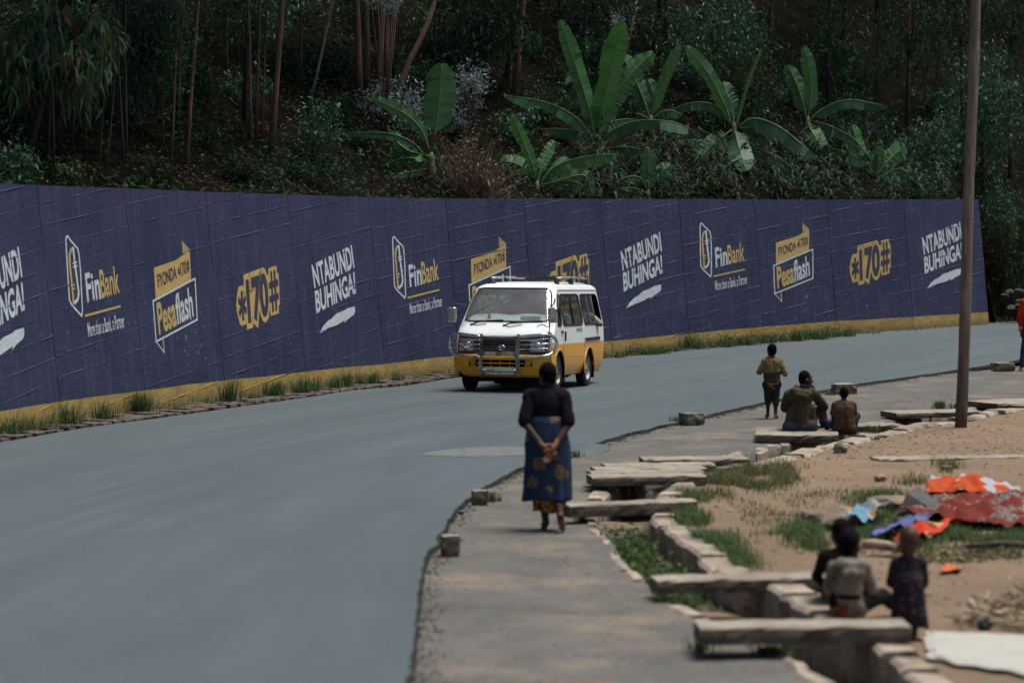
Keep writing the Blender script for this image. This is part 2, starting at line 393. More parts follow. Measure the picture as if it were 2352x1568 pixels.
# --- pavement of old asphalt between road and drain
mb = MB(); rows = []
for Y in np.arange(9, 56, .14):
    a = xRE(Y) - .25; c = xDL(Y) + .05 * mnoise.noise(Vector((0, Y * 2, 8)))
    rows.append([(a + (c - a) * k / 22, Y, -.045 + .016 * mnoise.noise(Vector(((a + (c - a) * k / 22) * 1.6, Y * 1.6, 1))) + .008 * mnoise.noise(Vector(((a + (c - a) * k / 22) * 6, Y * 6, 1)))) for k in range(23)] + [(c + .015, Y, -.2)])
mb.grid(rows, flip=True); struct('pavement', mb, M_pave, smooth=True)
# lump of asphalt where the road runs out over the pavement, pale dusty patch beside it
mb = MB(); rows = []
c0 = gnd(1335, 1026)
for i in range(10):
    r = 1 - i / 9.0; rows.append([(c0[0] + r * .36 * math.cos(a) * (1 + .2 * math.sin(3 * a)), c0[1] + r * .75 * math.sin(a), -.04 + .085 * (1 - r ** 3)) for a in np.linspace(0, 2 * math.pi, 25)])
mb.grid(rows); struct('asphalt_lump', mb, M_asphalt, smooth=True)

pq = [(955, 1043), (1000, 1034), (1080, 1027), (1180, 1024), (1290, 1026), (1330, 1034), (1250, 1042), (1150, 1046), (1040, 1047)]
P_ = [gnd(x, y, .004) for x, y in pq]; cen = sum(P_) / len(P_); rows = []
for r in (0.02, .35, .7, .9, 1.0): rows.append([cen + (q - cen) * r * (1 + .04 * random.uniform(-1, 1)) for q in P_ + P_[:1]])
mb = MB(); mb.grid(rows, flip=False); struct('dust_patch', mb, simple('pale_road_dust', (.105, .112, .11), .9, var=.25, scale=7), fixn=True)
# --- drain walls: single stones
def drainwall(name, label, fx, side, w, zt, zb):
    pts = []; Y = 14.2
    while Y < 41:
        pts.append(np.array((float(fx(Y)), Y))); Y += .05
    pts = np.array(pts); s = np.concatenate([[0], np.cumsum(np.linalg.norm(np.diff(pts, axis=0), axis=1))])
    root = thing(name, label, 'drain wall', (pts[0][0], pts[0][1], zb))
    a = 0.0
    while a < s[-1] - .3:
        L = random.uniform(.45, .95); e = min(a + L, s[-1])
        k = max(2, int(L / .18)); q = [np.array([np.interp(a + (e - a) * i / k, s, pts[:, d]) for d in (0, 1)]) for i in range(k + 1)]
        dz = random.uniform(-.03, .02); dw = random.uniform(-.05, .05); off = random.uniform(-.02, .02)
        mb = MB(); rows = []
        for i, p in enumerate(q):
            tn = q[min(i + 1, k)] - q[max(i - 1, 0)]; tn /= np.linalg.norm(tn); n = np.array((tn[1], -tn[0])) * side
            if i == 0: p = p + tn * .012
            if i == k: p = p - tn * .012
            j = [random.uniform(-.018, .018) for _ in range(5)]
            A = p + n * (off + j[0]); B = p + n * (w + dw + j[1]); A2 = p + n * (.03 + j[4])
            zz_ = zt + dz + j[2] * .7
            rows.append([(*A2, zb), (*A, (zt + zb) / 2 + j[3]), (*(A + n * .0), zz_ - .03), (*(A + n * .03), zz_), (*(B - n * .03), zz_ + j[3] * .5), (*B, zz_ - .04), (*B, zb)])
        mb.grid(rows, flip=(side > 0))
        nv = 7; mb.f += [tuple(range(nv)), tuple(range(k * nv + nv - 1, k * nv - 1, -1))]; mb.m += [0, 0]
        obj('stone', mb, M_kerb, root, world=True, smooth=False, fixn=True)
        a = e
    return root
drainwall('drain_wall', 'brown stone wall along the earth side of the open drain', xDR, 1, .27, .055, -.47)
drainwall('drain_wall', 'low stone lining on the pavement side of the open drain', lambda Y: xDL(Y) + .02, -1, .16, -.03, -.47)
mb = MB(); rows = []
for Y in np.arange(13, 41, .3): rows.append([(float(xDL(Y)) - .1, Y, -.40 if not 18.3 < Y < 25.2 else -.25), (float(xDR(Y)) + .1, Y, -.39 if not 18.3 < Y < 25.2 else -.24)])
mb.grid(rows, flip=True); struct('drain_floor', mb, M_mud)

# ================================================================= THE PAINTED WALL
JB = [(-285, 1046), (-68, 1008), (143, 969), (338, 940), (520, 915), (706, 892), (887, 871), (1057, 850), (1232, 832), (1408, 815), (1585, 796), (1755, 781), (1922, 767), (2099, 756), (2272, 744)]
yTop = lambda x: float(np.interp(x, [-400, 0, 92, 285, 480, 662, 845, 1028, 1380, 1905, 2300], [402, 420, 425, 432, 440, 446, 452, 455, 456, 458, 457]))
BAT = .11
JP = [groad(*p) for p in JB]
JT = []
for i, p in enumerate(JP):
    d = JP[min(i + 1, len(JP) - 1)] - JP[max(i - 1, 0)]; d[2] = 0; d /= np.linalg.norm(d); n = np.array((d[1], -d[0], 0))
    lo, hi = 2., 5.
    for _ in range(40):
        h = (lo + hi) / 2; T = p + h * (np.array((0, 0, 1.)) - BAT * n); x, y = proj(T)
        if y > yTop(x): lo = h
        else: hi = h
    JT.append(T)
PANELW = [np.linalg.norm((JP[i + 1] - JP[i])[:2]) for i in range(len(JP) - 1)]
print('panel widths', np.round(PANELW, 2), 'heights', np.round([T[2] - p[2] for T, p in zip(JT, JP)], 2))
def wall_pt(k, u, vv, off=0.0):          # u in 0..1 along the panel, vv metres up the face, off = proud of the face
    Bp = JP[k] * (1 - u) + JP[k + 1] * u; Tp = JT[k] * (1 - u) + JT[k + 1] * u
    up = Tp - Bp; L = np.linalg.norm(up); p = Bp + up * (vv / L)
    if off:
        n = np.cross(JP[k + 1] - JP[k], up); n /= np.linalg.norm(n); p = p + n * off * (1 if n[1] < 0 else -1)
    return p
def wall_h(k, u):
    return np.linalg.norm((JT[k] * (1 - u) + JT[k + 1] * u) - (JP[k] * (1 - u) + JP[k + 1] * u))
def img2wall(k, x, y):
    u, w = .5, 1.5
    for _ in range(30):
        f0 = np.array(proj(wall_pt(k, u, w))); fu = np.array(proj(wall_pt(k, u + 1e-3, w))); fv = np.array(proj(wall_pt(k, u, w + 1e-3)))
        J = np.stack([(fu - f0) / 1e-3, (fv - f0) / 1e-3], 1); du = np.linalg.solve(J, np.array((x, y)) - f0)
        u += du[0]; w += du[1]
    return u, w

m, t, b = nt('wall_paint')
uv = N(t, 'ShaderNodeUVMap'); uv.uv_map = 'wall'; sp = N(t, 'ShaderNodeSeparateXYZ'); t.links.new(uv.outputs[0], sp.inputs[0])
v = uv.outputs[0]
nav = ramp(t, noi(t, v, 1.1, 6, .6), [(.3, (.019, .023, .056)), (.7, (.032, .037, .082))])
mp = N(t, 'ShaderNodeMapping'); mp.inputs['Scale'].default_value = (9, .7, 1); t.links.new(v, mp.inputs[0])
nav = mixc(t, ramp(t, noi(t, mp.outputs[0], 1.0, 6, .65), [(.5, 0.0), (.75, .55)]), nav, (.07, .075, .12))
nav = mixc(t, ramp(t, noi(t, mp.outputs[0], .6, 5, .6), [(.55, 0.0), (.75, .5)]), nav, (.014, .014, .03))
chip = mth(t, 'MULTIPLY', ramp(t, noi(t, v, 9, 5, .75), [(.63, 0.0), (.64, 1.0)]), ramp(t, noi(t, v, .55, 3, .5), [(.48, 0.0), (.62, 1.0)]))
lowz = N(t, 'ShaderNodeMapRange'); lowz.inputs[1].default_value = 1.2; lowz.inputs[2].default_value = 2.0; lowz.inputs[3].default_value = 1; lowz.inputs[4].default_value = .0; t.links.new(sp.outputs[1], lowz.inputs[0]); chip = mth(t, 'MULTIPLY', chip, lowz.outputs[0])
nav = mixc(t, chip, nav, mixc(t, ramp(t, noi(t, v, .8, 2), [(.5, 0.0), (.55, 1.0)]), (.35, .36, .38), (.26, .075, .05)))
yel = ramp(t, noi(t, v, 2.2, 6, .65), [(.3, (.27, .18, .052)), (.7, (.37, .26, .08))])
yel = mixc(t, ramp(t, noi(t, v, 6, 6, .7), [(.48, 0.0), (.7, .75)]), yel, (.15, .11, .06))
hb = mth(t, 'ADD', sp.outputs[1], mth(t, 'MULTIPLY', mth(t, 'SUBTRACT', noi(t, v, .7, 2), .5), .05))
band = mth(t, 'LESS_THAN', hb, .305)
c = mixc(t, band, nav, yel)
dirt = N(t, 'ShaderNodeMapRange'); dirt.inputs[1].default_value = .0; dirt.inputs[2].default_value = .14; dirt.inputs[3].default_value = .55; dirt.inputs[4].default_value = 0
t.links.new(mth(t, 'SUBTRACT', sp.outputs[1], mth(t, 'MULTIPLY', noi(t, v, 4, 5, .7), .12)), dirt.inputs[0])
c = mixc(t, dirt.outputs[0], c, (.10, .07, .045))
t.links.new(c, b.inputs['Base Color']); b.inputs['Roughness'].default_value = .55; b.inputs['Specular IOR Level'].default_value = .3
bump(t, b, noi(t, v, 9, 8, .7), .7, .025)
M_wall = m
M_joint = simple('wall_joint', (.016, .016, .03), .9, bumpd=.01)
def paint(name, col, worn=.5):
    m, t, b = nt(name); v = coords(t, 'Object')
    c = ramp(t, noi(t, v, 3, 5, .6), [(.3, tuple(k * .82 for k in col)), (.7, col)])
    c = mixc(t, ramp(t, noi(t, v, 12, 6, .75), [(.60, 0.0), (.66, worn)]), c, (.05, .05, .09))
    t.links.new(c, b.inputs['Base Color']); b.inputs['Roughness'].default_value = .6
    bump(t, b, noi(t, v, 9, 8, .7), .6, .02); return m
P_WHITE = paint('white_wall_paint', (.50, .56, .58)); P_YEL = paint('yellow_wall_paint', (.47, .33, .11)); P_NAVY = paint('navy_wall_paint', (.028, .028, .06), 0)
P_YEL2 = paint('dull_yellow_wall_paint', (.30, .26, .13))

wall = thing('retaining_wall', 'long navy blue painted block wall with yellow base band beyond the road', 'wall', tuple(JP[1]))
def clip(poly, fn):                       # keep the side where fn(p) >= 0
    out = []
    for i in range(len(poly)):
        p, q = poly[i], poly[(i + 1) % len(poly)]; a, c_ = fn(p), fn(q)
        if a >= 0: out.append(p)
        if (a >= 0) != (c_ >= 0):
            k = a / (a - c_); out.append((p[0] + (q[0] - p[0]) * k, p[1] + (q[1] - p[1]) * k))
    return out
def wall_obj(name, V, F, mat, uvs=None, fixn=False):
    mb = MB(); mb.v = [tuple(p) for p in V]; mb.f = F; mb.m = [0] * len(F)
    me = mesh_of(name, mb, mat, fixn=fixn)
    if uvs is not None:
        lay = me.uv_layers.new(name='wall'); lp = me.loops
        for l in lp: lay.data[l.index].uv = uvs[l.vertex_index]
    return link(name, me, wall, tuple(-k for k in wall.location))
SLOPE, CH = .118, .318
ubase = 0.0
for k in range(len(JP) - 1):
    Wd = PANELW[k]; h0, h1 = wall_h(k, 0), wall_h(k, 1)
    top = lambda a: h0 + (h1 - h0) * a / Wd
    # core behind the blocks
    V = [wall_pt(k, 0, 0, -.05), wall_pt(k, 1, 0, -.05), wall_pt(k, 1, h1 - .01, -.05), wall_pt(k, 0, h0 - .01, -.05)]
    back = np.array((-.3, .3, 0)); V = V + [p + back for p in V]
    wall_obj('wall_core', V, [(0, 1, 2, 3), (7, 6, 5, 4), (0, 4, 5, 1), (1, 5, 6, 2), (2, 6, 7, 3), (3, 7, 4, 0)], M_joint, fixn=True)
    off0 = random.uniform(-.05, .05); g = .004
    nmin = int(-(SLOPE * Wd) / CH) - 2
    mort_v, mort_f, mort_uv = [], [], []
    for j in range(nmin, 14):
        a0 = off0 + j * CH
        cuts = [0.006, Wd - .006]
        if -.2 < a0 < .75:
            cuts = [0.006] + sorted(random.uniform(.25, .75) * Wd if i == 0 else random.uniform(.15, .85) * Wd for i in range(random.choice((0, 1, 1, 2)))) + [Wd - .006]
        elif random.random() < .3: cuts = [0.006, random.uniform(.3, .7) * Wd, Wd - .006]
        keep = [cuts[0]]
        for q in cuts[1:-1]:
            if q - keep[-1] > .25 and cuts[-1] - q > .25: keep.append(q)
        cuts = keep + [cuts[-1]]
        for c0_, c1_ in zip(cuts, cuts[1:]):
            gx = .0 if (c0_ < .02) else .005
            poly = [(c0_ + gx, a0 + SLOPE * c0_ + g), (c1_ - gx, a0 + SLOPE * c1_ + g), (c1_ - gx, a0 + CH + SLOPE * c1_ - g), (c0_ + gx, a0 + CH + SLOPE * c0_ - g)]
            poly = clip(poly, lambda p: p[1] + .05); 
            if len(poly) >= 3: poly = clip(poly, lambda p: top(p[0]) - p[1])
            if len(poly) < 3: continue
            pr = random.uniform(-.0015, .0015)
            n = len(poly); V = [wall_pt(k, p[0] / Wd, p[1], pr) for p in poly] + [wall_pt(k, p[0] / Wd, p[1], -.055) for p in poly]
            F = [tuple(range(n))] + [(i, n + i, n + (i + 1) % n, (i + 1) % n) for i in range(n)]
            wall_obj('block', V, F, M_wall, [(ubase + p[0], p[1]) for p in poly] * 2, fixn=True)
        # squeezed-out mortar along the bed joint
        o = len(mort_v); cnt = 0
        thick = random.choice((.6, .8, 1.0, 1.3))
        for i in range(29):
            a = Wd * i / 28.0; a = min(max(a, .01), Wd - .01); y = a0 + SLOPE * a
            if y < .0 or y > top(a) - .01:
                y = min(max(y, 0.0), top(a) - .01); hh = pp = .0005
            else:
                q = mnoise.noise(Vector((a * 7 + ubase * 7, j * 3.3, k))); q2 = mnoise.noise(Vector((a * 2.2, j * 5.1, k * 2 + .5)))
                hh = .005 * thick * (1 + .7 * q) + .001; pp = max(-.002, .0055 * thick * (.7 + 1.2 * q + 1.3 * q2))
            y += .003 * mnoise.noise(Vector((a * 5, j, k)))
            for dy, of in ((hh + .006, -.003), (hh * .4, pp), (-hh * .5, pp * .9), (-hh - .004, -.003)):
                mort_v.append(wall_pt(k, a / Wd, y + dy, of)); mort_uv.append((ubase + a, y + dy))
        mort_f += [(o + i * 4 + q, o + i * 4 + q + 1, o + i * 4 + q + 5, o + i * 4 + q + 4) for i in range(28) for q in range(3)]
    wall_obj('mortar', mort_v, mort_f, M_wall, mort_uv)
    ubase += Wd

# --- painted signs: measured once per kind on the wall, repeated panel by panel
def wobj(name, k, uvpts, faces, mat, off, root=None):
    V = [wall_pt(k, u, w, off) for u, w in uvpts]
    mb = MB(); mb.v = [tuple(p) for p in V]; mb.f = list(faces); mb.m = [0] * len(mb.f)
    return link(name, mesh_of(name, mb, mat), wall, tuple(-q for q in wall.location))
def I(k, pts): return [img2wall(k, *p) for p in pts]
def frame_text(name, k, body, O, Rr, T, mat, off=.004, bold=0.0, space=1.0, lim=None, grow=0.0, base=None):
    v, f = text_geo(body, bold, space)
    v0, _ = text_geo(base or body, 0, space)
    lo, hi = v0.min(0), v0.max(0)
    a = (v[:, 0] - lo[0]) / (hi[0] - lo[0]); h = (v[:, 1] - max(lo[1], 0)) / (hi[1] - max(lo[1], 0))
    if lim: a = lim[0] + a * (lim[1] - lim[0])
    O, Rr, T = map(np.array, (O, Rr, T))
    pts = [O + x * (Rr - O) + y * (T - O) for x, y in zip(a, h)]
    return wobj(name, k, pts, f, mat, off)
def bar2(p, q, w):
    p, q = np.array(p, float), np.array(q, float); d = (q - p) / np.linalg.norm(q - p); n = np.array((-d[1], d[0])) * w / 2
    return [p + n, p - n, q - n, q + n]
def number_geo(prefix, bold, g):          # prefix text, a six-armed star, 170 and a hash, cap height 1
    V, F, O, x = [], [], [], 0.0
    def put(v, f, off):
        o = len(V); V.extend([tuple(q) for q in v]); F.extend([tuple(k + o for k in ff) for ff in f]); O.extend([off] * len(v))
    def txt(s, x, b):
        v0, _ = text_geo(s, 0); v, f = text_geo(s, b); lo, hi = v0.min(0), v0.max(0); k = 1 / hi[1]; put((v - np.array((lo[0], 0))) * k + np.array((x, 0)), f, .0006 if prefix else 0); return x + (hi[0] - lo[0]) * k
    if prefix: x = txt(prefix, x, bold) + .45
    r, w = (.36 if not prefix else .34), .13 + g
    for i in range(3):
        a = math.pi / 2 + i * math.pi / 3; dd = np.array((math.cos(a), math.sin(a))) * (r + g * .4); c_ = np.array((x + .34, .44)); put(bar2(c_ - dd, c_ + dd, w), [(0, 1, 2, 3)], .0007 * i)
    x = txt('170', x + .82, bold) + .14
    for i, (p, q) in enumerate([((x + .28, -.02 - g * .3), (x + .34, 1.02 + g * .3)), ((x + .58, -.02 - g * .3), (x + .64, 1.02 + g * .3)), ((x + .02 - g * .3, .32), (x + .86 + g * .3, .32)), ((x + .06 - g * .3, .68), (x + .9 + g * .3, .68))]):
        put(bar2(p, q, .13 + g), [(0, 1, 2, 3)], .0007 * i)
    return np.array(V), F, np.array(O), x + .92
def frame_number(name, k, prefix, O, Rr, T, mat, off, bold, g):
    V, F, OF, wd = number_geo(prefix, bold, g); O, Rr, T = map(np.array, (O, Rr, T)); pts = [O + p[0] / wd * (Rr - O) + p[1] * (T - O) for p in V]
    mb = MB(); mb.v = [tuple(wall_pt(k, u, w, off + o_)) for (u, w), o_ in zip(pts, OF)]; mb.f = F; mb.m = [0] * len(F)
    return link(name, mesh_of(name, mb, mat), wall, tuple(-q for q in wall.location))
def stroke(pts, w, closed=False):         # flat ribbon along a polyline in wall metres
    n = len(pts); out = []
    P = [np.array(p, float) for p in pts]
    for i in range(n):
        a = P[(i - 1) % n] if (closed or i > 0) else P[i]; c_ = P[(i + 1) % n] if (closed or i < n - 1) else P[i]
        d1 = P[i] - a; d2 = c_ - P[i]
        d1 = d1 / np.linalg.norm(d1) if np.linalg.norm(d1) > 1e-9 else None; d2 = d2 / np.linalg.norm(d2) if np.linalg.norm(d2) > 1e-9 else None
        d = (d1 if d2 is None else d2 if d1 is None else d1 + d2); d = d / np.linalg.norm(d); nn = np.array((-d[1], d[0]))
        k = 1.0 if d1 is None or d2 is None else 1 / max(.4, abs(np.dot(nn, np.array((-d1[1], d1[0])))))
        out += [P[i] + nn * w / 2 * k, P[i] - nn * w / 2 * k]
    m_ = n if closed else n - 1
    return out, [(2 * i, 2 * i + 1, 2 * ((i + 1) % n) + 1, 2 * ((i + 1) % n)) for i in range(m_)]
def c3(x, y): return (689 + .3174 * x, 402 + .3174 * y)
def c2_(x, y): return (.4212 * x, 373 + .4212 * y)
def met(k, uvp): return [(u * PANELW[k], w) for u, w in uvp]
def unm(k, mp_): return [(a / PANELW[k], w) for a, w in mp_]
KN, KF, KP, KS = 5, 6, 3, 4
nfr = I(KN, [c3(105, 812), c3(391, 662), c3(84, 655), c3(119, 992), c3(402, 846), c3(107, 842)])
nsw = I(KN, [c3(*p) for p in [(140, 1142), (165, 1092), (205, 1048), (222, 1040), (262, 1000), (330, 972), (338, 962), (395, 948), (398, 985), (388, 1010), (345, 1040), (318, 1070), (325, 1046), (262, 1085), (205, 1106), (180, 1120)]])
fhex = I(KF, [c3(*p) for p in [(669, 470), (672, 450), (682, 445), (700, 470), (742, 512), (750, 545), (757, 640), (763, 860), (757, 888), (745, 875), (700, 830), (683, 800), (678, 700)]])
fy = I(KF, [c3(*p) for p in [(716, 510), (700, 520), (690, 550), (690, 600), (698, 680), (710, 822)]])
fw = I(KF, [c3(*p) for p in [(713, 505), (722, 600), (735, 700), (742, 760), (735, 795), (712, 818)]])
ftk = [I(KF, [c3(*p) for p in q]) for q in ([(708, 598), (735, 588)], [(710, 618), (737, 608)], [(692, 722), (718, 714)], [(695, 742), (720, 734)])]
ffr = I(KF, [c3(797, 808), c3(1003, 752), c3(785, 655)]); ful = I(KF, [c3(*p) for p in [(777, 880), (1006, 822), (1008, 834), (779, 893)]])
ftg = I(KF, [c3(797, 1003), c3(1030, 945), c3(790, 925)])
prb = I(KP, [c2_(*p) for p in [(838, 573), (900, 552), (960, 530), (1033, 475), (1041, 640), (985, 672), (920, 708), (848, 742)]])
pfo = I(KP, [c2_(*p) for p in [(990, 424), (1034, 474), (996, 498)]])
pbx = I(KP, [c2_(*p) for p in [(833, 755), (1062, 632), (1074, 855), (850, 975)]]); ptl = I(KP, [c2_(*p) for p in [(851, 976), (895, 1035), (888, 962)]])
pf1 = I(KP, [c2_(862, 680), c2_(1034, 592), c2_(855, 612)]); pf2 = I(KP, [c2_(867, 932), c2_(1054, 832), c2_(853, 772)])
sfr = I(KS, [c2_(1306, 880), c2_(1524, 790), c2_(1292, 668)])
def lerp3(fr, a, c_):
    O, Rr, T = map(np.array, fr); return [O + (Rr - O) * a, O + (Rr - O) * c_, O + (Rr - O) * a + (T - O)]
for k in range(1, len(JP) - 1):
    kind = 'NFPS'[(k - 1) % 4]
    if kind == 'N':
        frame_text('painted_slogan', k, 'NTABUNDI', nfr[0], nfr[1], nfr[2], P_WHITE, bold=.03, space=1.04)
        frame_text('painted_slogan', k, 'BUHINGA!', nfr[3], nfr[4], nfr[5], P_WHITE, bold=.03)
        wobj('painted_brush_stroke', k, nsw, [tuple(range(len(nsw)))], P_WHITE, .004)
    elif kind == 'F':
        p, f = stroke(met(k, fhex), .034, True); wobj('painted_emblem_outline', k, unm(k, p), f, P_WHITE, .004)
        p, f = stroke(met(k, fy), .05); wobj('painted_emblem', k, unm(k, p), f, P_YEL, .004)
        p, f = stroke(met(k, fw), .05); wobj('painted_emblem', k, unm(k, p), f, P_WHITE, .0055)
        for q, mm in zip(ftk, (P_WHITE, P_WHITE, P_YEL, P_YEL)):
            p, f = stroke(met(k, q), .026); wobj('painted_emblem', k, unm(k, p), f, mm, .007)
        a = lerp3(ffr, 0, .40); frame_text('painted_name', k, 'Fin', *a, P_WHITE, bold=.026, space=1.06)
        a = lerp3(ffr, .43, 1.0); frame_text('painted_name', k, 'Bank', *a, P_YEL, bold=.018)
        wobj('painted_underline', k, ful, [(0, 1, 2, 3)], P_YEL, .004)
        frame_text('painted_tagline', k, 'More than a Bank, a Partner', *ftg, P_WHITE, bold=.008)
    elif kind == 'P':
        wobj('painted_ribbon', k, prb, [tuple(range(len(prb)))], P_YEL, .004); wobj('painted_ribbon_fold', k, pfo, [(0, 1, 2)], P_YEL2, .0035)
        frame_number('painted_slogan', k, 'FYONDA', *pf1, P_NAVY, .008, .012, .0)
        p, f = stroke(met(k, pbx), .032, True); wobj('painted_frame', k, unm(k, p), f, P_WHITE, .0055)
        p, f = stroke(met(k, ptl), .02); wobj('painted_frame', k, unm(k, p), f, P_WHITE, .004)
        a = lerp3(pf2, 0, .5); frame_text('painted_name', k, 'Pesa', *a, P_YEL, off=.004, bold=.03)
        a = lerp3(pf2, .52, 1); frame_text('painted_name', k, 'flash', *a, P_WHITE, off=.004, bold=.022)
    else:
        frame_number('painted_number_backing', k, '', *sfr, P_YEL, .004, .15, .36)
        O, Rr, T = map(np.array, sfr)
        wobj('painted_number_backing', k, [O + a * (Rr - O) + c_ * (T - O) for a, c_ in ((.08, .2), (.95, .02), (.95, .95), (.3, 1.0), (.08, .62))], [(0, 1, 2, 3, 4)], P_YEL, .0035)
        frame_number('painted_number', k, '', *sfr, P_NAVY, .0085, .045, .04)
# ================================================================= MINIBUS
def carpaint(name, col, dirtc=(.10, .07, .045), lowdirt=True):
    m, t, b = nt(name); v = coords(t, 'Object')
    c = ramp(t, noi(t, v, 1.6, 5, .6), [(.3, tuple(k * .9 for k in col)), (.7, col)])
    sp = N(t, 'ShaderNodeSeparateXYZ'); t.links.new(v, sp.inputs[0])
    mr = N(t, 'ShaderNodeMapRange'); mr.inputs[1].default_value = .22; mr.inputs[2].default_value = .62; mr.inputs[3].default_value = .55; mr.inputs[4].default_value = .02
    t.links.new(sp.outputs[2], mr.inputs[0])
    k = mth(t, 'MULTIPLY', ramp(t, noi(t, v, 4, 6, .7), [(.35, 0.0), (.75, 1.0)]), mr.outputs[0])
    c = mixc(t, k, c, dirtc)
    chip = ramp(t, noi(t, v, 15, 4, .7), [(.70, 0.0), (.712, 1.0)])
    c = mixc(t, mth(t, 'MULTIPLY', chip, ramp(t, noi(t, v, 2.2, 2), [(.5, 0.0), (.6, .9)])), c, (.05, .035, .025))
    t.links.new(c, b.inputs['Base Color']); b.inputs['Roughness'].default_value = .32; b.inputs['Coat Weight'].default_value = .35; b.inputs['Coat Roughness'].default_value = .12
    bump(t, b, noi(t, v, 2.2, 3, .5), .12, .03); return m
V_white = carpaint('white_paint', (.80, .82, .80)); V_yel = carpaint('yellow_paint', (.80, .36, .008))
V_black = simple('black_plastic', (.022, .024, .03), .55, var=.3); V_rub = simple('black_rubber', (.012, .012, .012), .8, var=.3); V_dark = simple('underbody', (.008, .0075, .007), .95, spec=.05)
V_int = simple('cabin_trim', (.055, .055, .055), .9); V_seat = simple('seat_cloth', (.05, .055, .07), .95, var=.4, scale=9)
V_chrome = simple('chrome', (.62, .64, .65), .16, 1.0, var=.12, scale=4, bumpd=.004, bscale=9, dark=(.22, .17, .13), dsc=5)
V_rust = simple('worn_steel', (.28, .27, .26), .35, .8, var=.3, scale=6, dark=(.10, .055, .03), dsc=4)
V_steel = simple('wheel_steel', (.42, .41, .38), .45, .7, var=.25, scale=8, dark=(.12, .10, .075), dsc=4)
V_mirror = simple('mirror_glass', (.6, .6, .6), .05, 1.0, var=.02); V_white_pl = simple('plate_white', (.6, .62, .62), .5); V_rustflap = simple('mud_flap', (.10, .06, .035), .9, var=.4)
V_amber = simple('amber_lens', (.18, .05, .018), .25); V_dash_refl = simple('white_dash_cloth_reflection', (.68, .70, .70), .9, var=.06)
def glassmat(name, tint, refl=.16, haze=.0):
    m, t, b = nt(name); t.nodes.remove(b); tr = N(t, 'ShaderNodeBsdfTransparent'); tr.inputs[0].default_value = (*tint, 1)
    gl = N(t, 'ShaderNodeBsdfGlossy'); gl.inputs['Roughness'].default_value = .03; lw = N(t, 'ShaderNodeLayerWeight'); lw.inputs[0].default_value = .35
    f = mth(t, 'ADD', mth(t, 'MULTIPLY', lw.outputs['Facing'], .55), refl); mx = N(t, 'ShaderNodeMixShader')
    t.links.new(f, mx.inputs[0]); t.links.new(tr.outputs[0], mx.inputs[1]); t.links.new(gl.outputs[0], mx.inputs[2]); out = mx.outputs[0]
    if haze:
        df = N(t, 'ShaderNodeBsdfDiffuse'); df.inputs[0].default_value = (.5, .52, .5, 1); m2 = N(t, 'ShaderNodeMixShader')
        t.links.new(mth(t, 'MULTIPLY', ramp(t, noi(t, coords(t), 3, 5, .6), [(.25, .35), (.75, 1.0)]), haze), m2.inputs[0]); t.links.new(out, m2.inputs[1]); t.links.new(df.outputs[0], m2.inputs[2]); out = m2.outputs[0]
    t.links.new(out, t.nodes['Material Output'].inputs[0]); return m
V_glass = glassmat('side_glass', (.52, .60, .56), .05, .04); V_screen = glassmat('windscreen_glass', (.62, .68, .66), .04, .17); V_lens = glassmat('headlamp_glass', (.8, .82, .82), .22, .12)

van = thing('minibus', 'white and yellow minibus with chrome bull bar driving on the road', 'minibus', (-.20, 41.45, 0), R(-15))
van.rotation_euler = (R(-1.45), 0, R(-15))
RG = [(.26, .10, .78, 4.20), (.33, .06, .82, 4.24), (.40, .04, .84, 4.26), (.47, .03, .85, 4.27), (.54, .03, .858, 4.28), (.60, .035, .863, 4.28), (.66, .05, .866, 4.28), (.72, .07, .868, 4.28), (.77, .08, .868, 4.28), (.82, .09, .868, 4.28), (.90, .105, .866, 4.28), (.97, .13, .864, 4.27), (1.02, .17, .862, 4.27), (1.08, .225, .858, 4.26), (1.14, .28, .852, 4.25), (1.21, .345, .842, 4.245),
      (1.32, .44, .818, 4.235), (1.44, .55, .793, 4.225), (1.56, .66, .768, 4.215), (1.68, .775, .743, 4.20), (1.785, .88, .722, 4.18), (1.81, .93, .705, 4.16), (1.84, 1.02, .665, 4.12), (1.868, 1.16, .60, 4.05), (1.888, 1.36, .50, 3.95), (1.90, 1.65, .36, 3.78), (1.906, 2.0, .18, 3.5)]
AF = [-1, -.985, -.955, -.92, -.86, -.76, -.62, -.46, -.3, -.15, 0, .15, .3, .46, .62, .76, .86, .92, .955, .985, 1]
SF = [.2, .29, .38, .46, .54, .62, .70, .78, .86, .90, .95]; SR = list(np.linspace(1.02, 2.5, 22)) + [2.56] + list(np.linspace(2.62, 4.0, 21)) + [4.08, 4.1]
SS = SF + SR; nf, ns = len(AF), len(SS)
AX = [.74, 3.02]; ARCH_R, ARCH_Z = .385, .33
def ringpts(z, tf, hw, tr):
    out = []
    for a in AF: out.append((hw * a, tf + .05 * a * a + .13 * abs(a) ** (9 if z < 1.15 else 20), z))
    t0 = tf + .20; tB = max(.95, t0 + .06)
    def tt(s):
        if s <= .95: return t0 + (s - .2) / .75 * (tB - t0)
        return tB + (s - .95) / (4.1 - .95) * (tr - .12 - tB)
    side = [tt(s) for s in SS]
    out += [(hw, q, z) for q in side]
    out += [(hw - .02, tr - .05, z), (hw - .07, tr - .01, z)] + [(hw * q, tr, z) for q in (.8, .4, 0, -.4, -.8)] + [(-hw + .07, tr - .01, z), (-hw + .02, tr - .05, z)]
    out += [(-hw, q, z) for q in side[::-1]]
    return out
RP = [ringpts(*r) for r in RG]; NR = len(RP[0])
def lv(z): return min(range(len(RG)), key=lambda i: abs(RG[i][0] - z))
L_WB, L_WT, L_SB, L_ST, L_PAINT = lv(1.21), lv(1.785), lv(1.14), lv(1.68), lv(.82)
i_s = nf; i_l = nf + ns + 9
